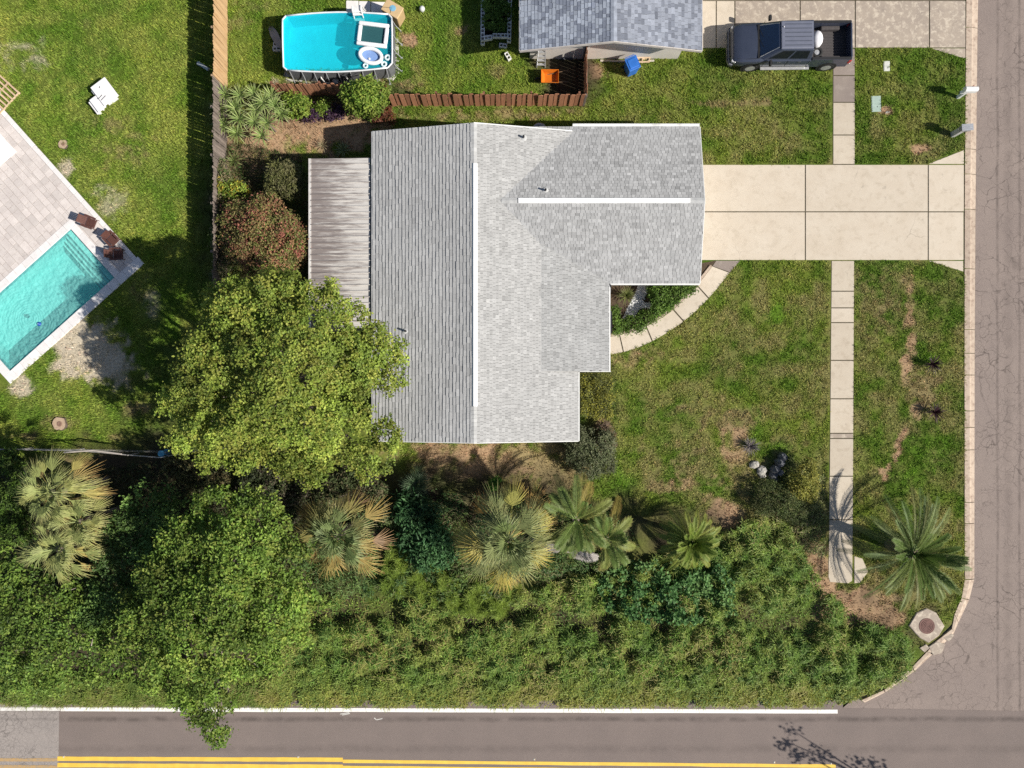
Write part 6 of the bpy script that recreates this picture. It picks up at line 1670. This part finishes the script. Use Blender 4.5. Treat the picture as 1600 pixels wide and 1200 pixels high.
def spiky(name, label, px, py, h, n, L, wd, cols, tip, seed, cat='plant', **kw):
    rr = np.random.default_rng(seed); x, y = W(px, py, h)
    t = thing(name, label, cat, (x, y, 0))
    V, F, C = rosette(rr, n, L, wd, cols, tip, **kw)
    np_mesh('leaves', V + np.array((x, y, h)), F, C, m_frond, t)
    MB().lathe([(.05, -.03), (.05, h + .02)], 7).build('stem', m_ptrunk, t)
spiky('spiky_plant', 'small pale spiky plant by the patio roof corner in the house shadow', 537, 235, .35, 26, .55, .05, ((.20, .24, .11), (.16, .21, .09)), (.3, .32, .18), 92)
spiky('spiky_plant', 'lone spiky plant at the foot of the grey fence', 366, 252, .3, 28, .6, .05, ((.16, .19, .06), (.13, .17, .05)), (.26, .26, .12), 93)
spiky('cordyline', 'dark purple spiky plant in the verge, upper of the two', 1456, 569, .28, 46, .62, .045, ((.028, .012, .018), (.045, .018, .022), (.02, .01, .014)), (.06, .03, .03), 94)
spiky('cordyline', 'dark purple spiky plant in the verge, lower of the two', 1460, 644, .28, 46, .64, .045, ((.035, .012, .018), (.055, .02, .024), (.02, .01, .014)), (.07, .03, .03), 95)
spiky('ornamental_grass', 'grey withered grass tuft left of the pale rocks', 1172, 697, .12, 70, .62, .03, ((.22, .19, .20), (.14, .12, .13), (.09, .08, .09)), (.3, .27, .26), 96, el_rng=(1.3, .3))
spiky('ornamental_grass', 'arching dark green grass plant in the flower bed corner', 978, 462, .2, 90, .62, .03, ((.13, .17, .045), (.10, .13, .035), (.18, .20, .06)), (.25, .25, .10), 97, el_rng=(1.4, .2))
spiky('ornamental_grass', 'pale dry spiky tuft at the foot of the yucca clump', 505, 228, .1, 24, .5, .03, ((.3, .25, .15), (.22, .19, .1)), (.36, .3, .2), 98)
x, y = W(252, 709, .9)
pl = thing('pail', 'blue plastic pail hanging at the pipe fence', 'pail', (x, y, 0))
MB().lathe([(.13, 0), (.17, .30), (.19, .31), (.19, .34), (.17, .345), (.03, .30)], 16).build('bucket', mat('sky_blue_plastic', (.12, .42, .62), (.10, .36, .55), 5, rough=.4), pl)
MB().lathe([(.165, .90), (.165, .93), (.14, .945), (.02, .95)], 16).build('lid', mat('sky_blue_plastic', (.12, .42, .62)), pl)
MB().lathe([(.03, .3), (.03, .91)], 8).build('stake', m_galv, pl)
lg = thing('fallen_log', 'short pale log lying in the shade beside the fan palm', 'log', (*W(173, 775), 0), R(12))
MB().tube([(-.32, 0, .1), (0, .02, .11), (.3, 0, .1)], [.09, .10, .08], 9).build('wood', mat('pale_log', (.30, .27, .24), (.2, .18, .16), 5, rough=.95), lg)
MB().lathe([(.07, -.005), (.07, .005)], 9, (.305, 0, .1)).build('cut_face', m_cut, lg)
# tree on the far side of the road, out of frame, whose branches shade the asphalt
tree('street_tree', 'sparse tree across the road whose branch shadows fall near the corner', (1560, 1325), [(1600, 1378, 14, 6.6), (1618, 1392, 18, 6.4), (1655, 1402, 16, 6.4), (1640, 1372, 6, 7.0), (1725, 1410, 13, 6.3), (1765, 1418, 9, 6.4)], GRN, 62, trunk_r=.14, dens=4, per=10)

# ---- white gravel in the flower bed
bed_poly = [(940, 440), (1119, 407), (1090, 446), (1053, 484), (1010, 510), (968, 521), (940, 525)]
fb = sheet('flower_bed', [(p[0], p[1]) for p in bed_poly], .006, mat('bed_mulch', (.075, .052, .035), (.04, .03, .02), 12, rough=1.0, c3=(.2, .14, .09), s3=30), 'dark mulch flower bed in the nook of the house', 'flower bed')
rr = np.random.default_rng(77)
gp = []
while len(gp) < 2600:
    px, py = rr.uniform(960, 1022), rr.uniform(443, 505)
    u = (505 - py) / 60
    cxg = 975 + 32 * u ** .8; wdg = 10.5 - 3 * abs(u - .5)
    br = abs(py - (478 + (px - 995) * -.05)) < 4 and 995 < px < 1022
    if abs(px - cxg) + abs(rr.normal()) * 2 < wdg or br: gp.append((px, py))
gp = np.array(gp)
x_, y_ = (gp[:, 0] - 800) / PPM, (600 - gp[:, 1]) / PPM
n = len(gp); s = rr.uniform(.025, .05, n)
oct_ = np.array([(1, 0, 0), (0, 1, 0), (-1, 0, 0), (0, -1, 0), (0, 0, 1)])
jit = rr.uniform(.6, 1.3, (n, 5, 3))
GV = (np.stack([x_, y_, np.full(n, .01)], 1)[:, None, :] + oct_[None] * jit * s[:, None, None]).reshape(-1, 3)
GFc = (np.arange(n)[:, None, None] * 5 + np.array([(0, 1, 4), (1, 2, 4), (2, 3, 4), (3, 0, 4)])[None]).reshape(-1, 3)
m_pebble = mat('white_pebble', (.80, .80, .80), (.7, .7, .71), 20, rough=.7)
tag(np_mesh('white_gravel', GV, GFc, None, m_pebble), 'white gravel streak in the flower bed', 'gravel', kind='stuff')

# ---- undergrowth on the verge above the main road
m_weed = m_leaf
def mounds(poly, seed, n, r_rng, h_rng, skip=None):
    """overlapping leafy mounds, each a plant of its own kind: returns a height and plant-kind lookup"""
    rr = np.random.default_rng(seed); xs = [p[0] for p in poly]; ys = [p[1] for p in poly]; c = []
    while len(c) < n:
        x, y = rr.uniform(min(xs), max(xs)), rr.uniform(min(ys), max(ys))
        if in_poly(np.array([x]), np.array([y]), poly)[0] and not (skip and skip(x, y)):
            c.append((x, y, rr.uniform(*r_rng), rr.uniform(*h_rng) * float(np.clip((1106 - y) / 75, .18, 1)), rr.random()))
    c = np.array(c)
    def look(px, py):
        h = np.full(len(px), .05); kd = np.full(len(px), -1.0)
        for x, y, r, hh, k in c:
            near = (abs(px - x) < r) & (abs(py - y) < r)
            if not near.any(): continue
            d2 = ((px[near] - x) ** 2 + (py[near] - y) ** 2) / r ** 2
            v = hh * np.sqrt(np.clip(1 - d2, 0, 1)); cur = h[near]; up = v > cur
            cur[up] = v[up]; h[near] = cur; kk = kd[near]; kk[up] = k; kd[near] = kk
        return h, kd
    return look
def weeds(name, label, poly, seed, n_leaf, n_blade, hfun, pal, pal_b, leaf=(.15, .085), look=None):
    rr = np.random.default_rng(seed)
    xs = [p[0] for p in poly]; ys = [p[1] for p in poly]
    def samp(n):
        out = np.zeros((0, 2))
        while len(out) < n:
            q = np.stack([rr.uniform(min(xs), max(xs), n), rr.uniform(min(ys), max(ys), n)], 1)
            out = np.concatenate([out, q[in_poly(q[:, 0] + (fbm(q[:, 0], q[:, 1], 18, seed) - .5) * 14, q[:, 1] + (fbm(q[:, 0], q[:, 1], 14, seed + 2) - .5) * 12, poly)]])
        return out[:n]
    VV = []; FF = []; CC = []; off = 0
    q = samp(n_leaf)
    gx_, gy_ = q[:, 0], q[:, 1]
    cl = fbm(gx_, gy_, 11, seed + 4, 3)
    if look is None:
        h = hfun(gx_, gy_); kd = np.full(n_leaf, -1.0)
        z = h * (.35 + .65 * np.sqrt(rr.random(n_leaf))) * np.clip((cl - .27) * 2.6, .06, 1.4)
    else:
        h, kd = look(gx_, gy_)
        z = h * (.55 + .45 * np.sqrt(rr.random(n_leaf))) * np.clip(.6 + .8 * cl, .1, 1.3)
    P = np.stack([(gx_ - 800) / PPM, (600 - gy_) / PPM, z + .02], 1)
    N = rr.normal(size=(n_leaf, 3)) * (.55 if look is None else .75) + np.array((0, 0, 1.0))
    if look is not None:
        P[:, 2] = np.where((kd < 0) & (rr.random(n_leaf) < .85), -1.0, P[:, 2])
    pal = np.array(pal)
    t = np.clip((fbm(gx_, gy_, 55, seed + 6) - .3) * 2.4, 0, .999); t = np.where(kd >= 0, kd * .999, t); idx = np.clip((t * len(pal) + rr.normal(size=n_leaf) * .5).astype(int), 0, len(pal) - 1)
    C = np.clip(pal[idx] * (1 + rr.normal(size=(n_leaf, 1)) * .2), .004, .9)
    if look is not None and name == 'undergrowth':   # drier, yellower grasses near the road edge
        e_ = np.clip((gy_ - 1055) / 35, 0, 1)[:, None]; C = C * (1 - e_) + np.array((.34, .35, .08)) * (.8 + .4 * rr.random((n_leaf, 1))) * e_
    V, F, C4 = leaf_cloud(P, N, leaf[0], leaf[1], C, rr)
    VV.append(V); FF.append(F); CC.append(C4); off += len(V)
    q = samp(n_blade); gx_, gy_ = q[:, 0], q[:, 1]; h, kb = (hfun(gx_, gy_), None) if look is None else look(gx_, gy_)
    cl = fbm(gx_, gy_, 11, seed + 4, 3)
    z = h * (.25 + .6 * rr.random(n_blade)) * np.clip((cl - .27) * 2.6, .06, 1.4) if look is None else h * (.45 + .6 * rr.random(n_blade)) * np.clip(.5 + 1.0 * cl, .1, 1.4)
    if look is not None: z = np.where((kb < 0) & (rr.random(n_blade) < .9), -1.0, z)
    az = rr.uniform(0, 2 * math.pi, n_blade); L = rr.uniform(.15, .34, n_blade)
    d = np.stack([np.cos(az), np.sin(az), np.full(n_blade, .35)], 1); s = np.stack([-np.sin(az), np.cos(az), np.zeros(n_blade)], 1) * .014
    P = np.stack([(gx_ - 800) / PPM, (600 - gy_) / PPM, z], 1)
    Vb = np.stack([P - s, P + s, P + d * L[:, None] + s * .3, P + d * L[:, None] - s * .3], 1).reshape(-1, 3)
    pb = np.array(pal_b); t = np.clip((fbm(gx_, gy_, 40, seed + 8) - .3) * 2.4, 0, .999); idx = np.clip((t * len(pb) + rr.normal(size=n_blade) * .7).astype(int), 0, len(pb) - 1)
    Cb = np.repeat(np.clip(pb[idx] * (1 + rr.normal(size=(n_blade, 1)) * .18), .004, .9), 4, 0)
    VV.append(Vb); FF.append(np.arange(4 * n_blade).reshape(-1, 4) + off); CC.append(Cb)
    V = np.concatenate(VV); V[:, 2] = np.where(V[:, 2] > -.3, np.maximum(V[:, 2], -.08), V[:, 2])
    return tag(np_mesh(name, V, np.concatenate(FF), np.concatenate(CC), m_weed), label, 'undergrowth', kind='stuff')
hv = lambda x, y: np.clip((1103 - y) / 110, .08, 1) ** .7 * (.15 + 1.9 * fbm(x, y, 48, 2) ** 1.3) * np.clip((1445 - x) / 60, .15, 1) * (1 - .85 * np.exp(-((y - 948) / 13.0) ** 2) * (x < 840) * (fbm(x, y, 30, 12) > .40)) * (1 - .8 * np.exp(-((y - 962) / 16.0) ** 2) * (x > 840) * (fbm(x, y, 34, 14) > .48))
BW = [(0.1488, 0.2188, 0.0525), (0.175, 0.2537, 0.056), (0.2275, 0.2975, 0.07), (0.2712, 0.3062, 0.0875), (0.2975, 0.2888, 0.105)]
UG = [(395, 1104), (430, 1000), (490, 925), (640, 935), (800, 930), (870, 905), (1000, 880), (1130, 830), (1180, 805), (1225, 815), (1245, 860), (1285, 915), (1340, 965), (1400, 985), (1432, 1005), (1430, 1030), (1390, 1062), (1340, 1090), (1300, 1103)]
_sk = np.random.default_rng(9)
def gully(x, y):
    if x < 860: return abs(y - 950 - 5 * math.sin(x / 37.0)) < 19 + 5 * math.sin(x / 23.0) and math.sin(x / 61.0) > -.85
    return abs(y - 970 - 6 * math.sin(x / 41.0)) < 16 + 6 * math.sin(x / 27.0) and math.sin(x / 47.0) > -.55
ug_look = mounds(UG, 301, 1000, (6, 17), (.30, 1.0), gully)
weeds('undergrowth', 'tangled green weeds covering the verge above the main road', UG, 101, 105000, 60000, None,
      [(.11, .21, .045), (.155, .27, .05), (.20, .325, .058), (.25, .36, .065), (.29, .34, .08), (.22, .30, .06)], [(.17, .26, .06), (.21, .30, .07), (.27, .35, .085), (.34, .38, .10), (.38, .35, .12)], leaf=(.135, .06), look=ug_look)
weeds('vine_thicket', 'dark broad-leaved vines climbing between the palms and the weeds', [(930, 900), (960, 875), (1010, 870), (1060, 885), (1120, 880), (1150, 900), (1140, 950), (1080, 968), (1000, 965), (940, 945)], 102, 5200, 300,
      lambda x, y: .75 + .6 * fbm(x, y, 30, 5), [(.07, .16, .045), (.10, .21, .06), (.14, .25, .075)], [(.16, .23, .06)], leaf=(.18, .15))
weeds('rock_weeds', 'patchy low weeds around the boulders in the front lawn', [(1195, 735), (1225, 712), (1285, 745), (1290, 870), (1250, 855), (1225, 815), (1180, 800), (1165, 770)], 108, 3000, 2200,
      lambda x, y: .12 + .45 * fbm(x, y, 22, 8), [(.15, .21, .06), (.21, .27, .075), (.27, .28, .10)], [(.32, .32, .13), (.20, .24, .08), (.34, .28, .15)], leaf=(.12, .05))
weeds('fern_patch', 'feathery yellow-green ferns below the middle palms', [(600, 890), (615, 840), (660, 845), (700, 900), (760, 890), (800, 920), (790, 960), (720, 955), (650, 930), (600, 930)], 103, 6000, 16000,
      lambda x, y: .5 + .8 * fbm(x, y, 28, 7), [(.18, .25, .035), (.22, .29, .05)], [(.18, .26, .035), (.22, .29, .05), (.15, .23, .035)], leaf=(.12, .03))
weeds('roadside_weeds', 'weeds and grass along the road edge at the lower left', [(-20, 1100), (-20, 1060), (100, 1050), (200, 1060), (300, 1080), (410, 1040), (420, 1103), (230, 1103)], 104, 15000, 13000,
      lambda x, y: np.clip((1104 - y) / 40, .1, 1) * (.25 + .6 * fbm(x, y, 40, 3)), [(.13, .20, .035), (.17, .24, .045), (.22, .27, .055)], BW, leaf=(.12, .06))
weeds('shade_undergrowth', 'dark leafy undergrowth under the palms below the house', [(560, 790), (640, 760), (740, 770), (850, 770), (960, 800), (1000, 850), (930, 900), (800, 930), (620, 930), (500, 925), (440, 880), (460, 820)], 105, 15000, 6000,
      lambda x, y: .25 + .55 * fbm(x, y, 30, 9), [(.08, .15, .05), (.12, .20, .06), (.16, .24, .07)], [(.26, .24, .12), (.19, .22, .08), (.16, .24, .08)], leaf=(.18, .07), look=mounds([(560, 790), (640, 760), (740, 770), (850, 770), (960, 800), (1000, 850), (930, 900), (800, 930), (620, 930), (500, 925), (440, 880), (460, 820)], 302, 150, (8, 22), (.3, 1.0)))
weeds('bed_litter', 'low weeds and leaf litter in the planting bed beside the grey fence', [(340, 230), (380, 225), (470, 245), (485, 300), (480, 440), (340, 450)], 106, 6500, 2500,
      lambda x, y: .15 + .45 * fbm(x, y, 24, 4), [(.06, .10, .025), (.09, .09, .04), (.12, .085, .045), (.08, .13, .03)], [(.16, .12, .06), (.10, .12, .04)], leaf=(.13, .06))
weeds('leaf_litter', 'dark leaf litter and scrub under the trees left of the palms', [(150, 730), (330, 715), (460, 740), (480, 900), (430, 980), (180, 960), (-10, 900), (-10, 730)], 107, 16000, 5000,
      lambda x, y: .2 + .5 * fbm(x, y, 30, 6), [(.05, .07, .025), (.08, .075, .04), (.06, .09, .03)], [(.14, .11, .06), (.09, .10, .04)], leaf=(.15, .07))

# ---- lawn grass: real blades over the turf
EXCL = [rect(1085, 256, 1507, 408), rect(1297.5, 70, 1337, 258), rect(1090, -60, 1510, 76), [(1450, 257), (1506, 233), (1507, 258)], [(1449, 406), (1507, 406), (1507, 426)],
        [(1297, 406), (1336, 406), (1333.5, 868), (1349, 872), (1357, 895), (1344, 913), (1294, 913), (1293, 800)],
        [(925, 525)] + bed_poly[1:] + [(925, 530)], [tuple(p) for p in outer] + [tuple(p) for p in reversed(inner)],
        [tuple(PA + E1 * a + E2 * b) for a, b in ((-49.5, -330), (-49.5, 118), (300, 118), (300, -330))],
        [(1417, 977), (1431, 955), (1447, 948), (1463, 956), (1477, 978), (1466, 996), (1450, 1006), (1434, 997)], rect(1379, 94, 1391, 113), rect(1360, 149, 1377, 177),
        rect(446, 30, 610, 108), rect(540, 0, 602, 24), rect(748, -60, 802, 62), rect(830, -60, 1060, 93), [(1454, 75), (1509, 75), (1509, 93)]]
def lawn(name, label, poly, dens, seed, ln=.13, bright=1.0):
    rr = np.random.default_rng(seed)
    xs = [p[0] for p in poly]; ys = [p[1] for p in poly]
    n = int((max(xs) - min(xs)) * (max(ys) - min(ys)) / PPM ** 2 * dens)
    px = rr.uniform(min(xs), max(xs), n); py = rr.uniform(min(ys), max(ys), n)
    k = in_poly(px, py, poly)
    for e in EXCL: k &= ~in_poly(px, py, e)
    px, py = px[k], py[k]
    col, d = turf(px, py)
    clump = fbm(px, py, 5.5, seed, 2)
    k = (rr.random(len(px)) < d * np.clip((clump - .22) * 2.6, .03, 1))
    px, py, col, clump = px[k], py[k], col[k], clump[k]
    n = len(px)
    az = rr.uniform(0, 2 * math.pi, n); L = ln * rr.uniform(.6, 1.5, n) * (.6 + .9 * clump)
    ln_ = rr.uniform(.25, 1.3, n)
    P = np.stack([(px - 800) / PPM, (600 - py) / PPM, np.full(n, .0)], 1)
    dv = np.stack([np.cos(az) * np.sin(ln_), np.sin(az) * np.sin(ln_), np.cos(ln_)], 1) * L[:, None]
    s = np.stack([-np.sin(az), np.cos(az), np.zeros(n)], 1) * rr.uniform(.014, .027, n)[:, None]
    V = np.stack([P - s, P + s, P + dv], 1).reshape(-1, 3)
    C = col * bright * (1 + rr.normal(size=(n, 1)) * .16)
    yel = rr.random(n) < .06
    C[yel] = C[yel] * np.array((1.5, 1.2, 1.3))
    C = np.repeat(np.clip(C, .004, .9), 3, 0)
    return tag(np_mesh(name, V, np.arange(3 * n).reshape(n, 3), C, m_grass), label, 'grass', kind='stuff')
D_ = 800
lawn('lawn_grass', 'lawn grass of the back yard with the in-ground pool', [(-15, -15), (356, -15), (356, 715), (-15, 715)], D_, 201, bright=1.12)
lawn('lawn_grass', 'lawn grass around the above-ground frame pool', [(356, -15), (912, -15), (912, 165), (620, 165), (540, 150), (356, 140)], D_, 202, bright=1.12)
lawn('lawn_grass', 'grass strip between the two houses and around the yuccas', [(356, 140), (540, 152), (620, 166), (912, 166), (912, 75), (1300, 75), (1300, 258), (1090, 258), (1090, 215), (600, 215), (600, 250), (486, 260), (350, 260)], D_, 203)
lawn('lawn_grass', 'grass of the street verge around the utility lids', [(1335, 74), (1508, 74), (1508, 258), (1335, 258)], D_, 204)
lawn('lawn_grass', 'dry front lawn inside the curved walk and the sidewalk', [(905, 575), (952, 553), (1060, 500), (1150, 407), (1300, 407), (1300, 920), (1240, 870), (1220, 830), (1120, 850), (960, 800), (640, 770), (620, 688), (905, 688)], 950, 205, ln=.10, bright=1.06)
lawn('lawn_grass', 'grass of the lower street verge around the date palm', [(1332, 407), (1507.5, 407), (1507.5, 906), (1502, 935), (1489, 965), (1440, 1010), (1330, 970), (1280, 915), (1332, 900)], 950, 206, ln=.10, bright=1.06)
print('objects', len(bpy.data.objects), 'tris', sum(sum(len(p.vertices) - 2 for p in o.data.polygons) if len(o.data.polygons) < 3000 else len(o.data.polygons) * 2 for o in bpy.data.objects if o.type == 'MESH'))
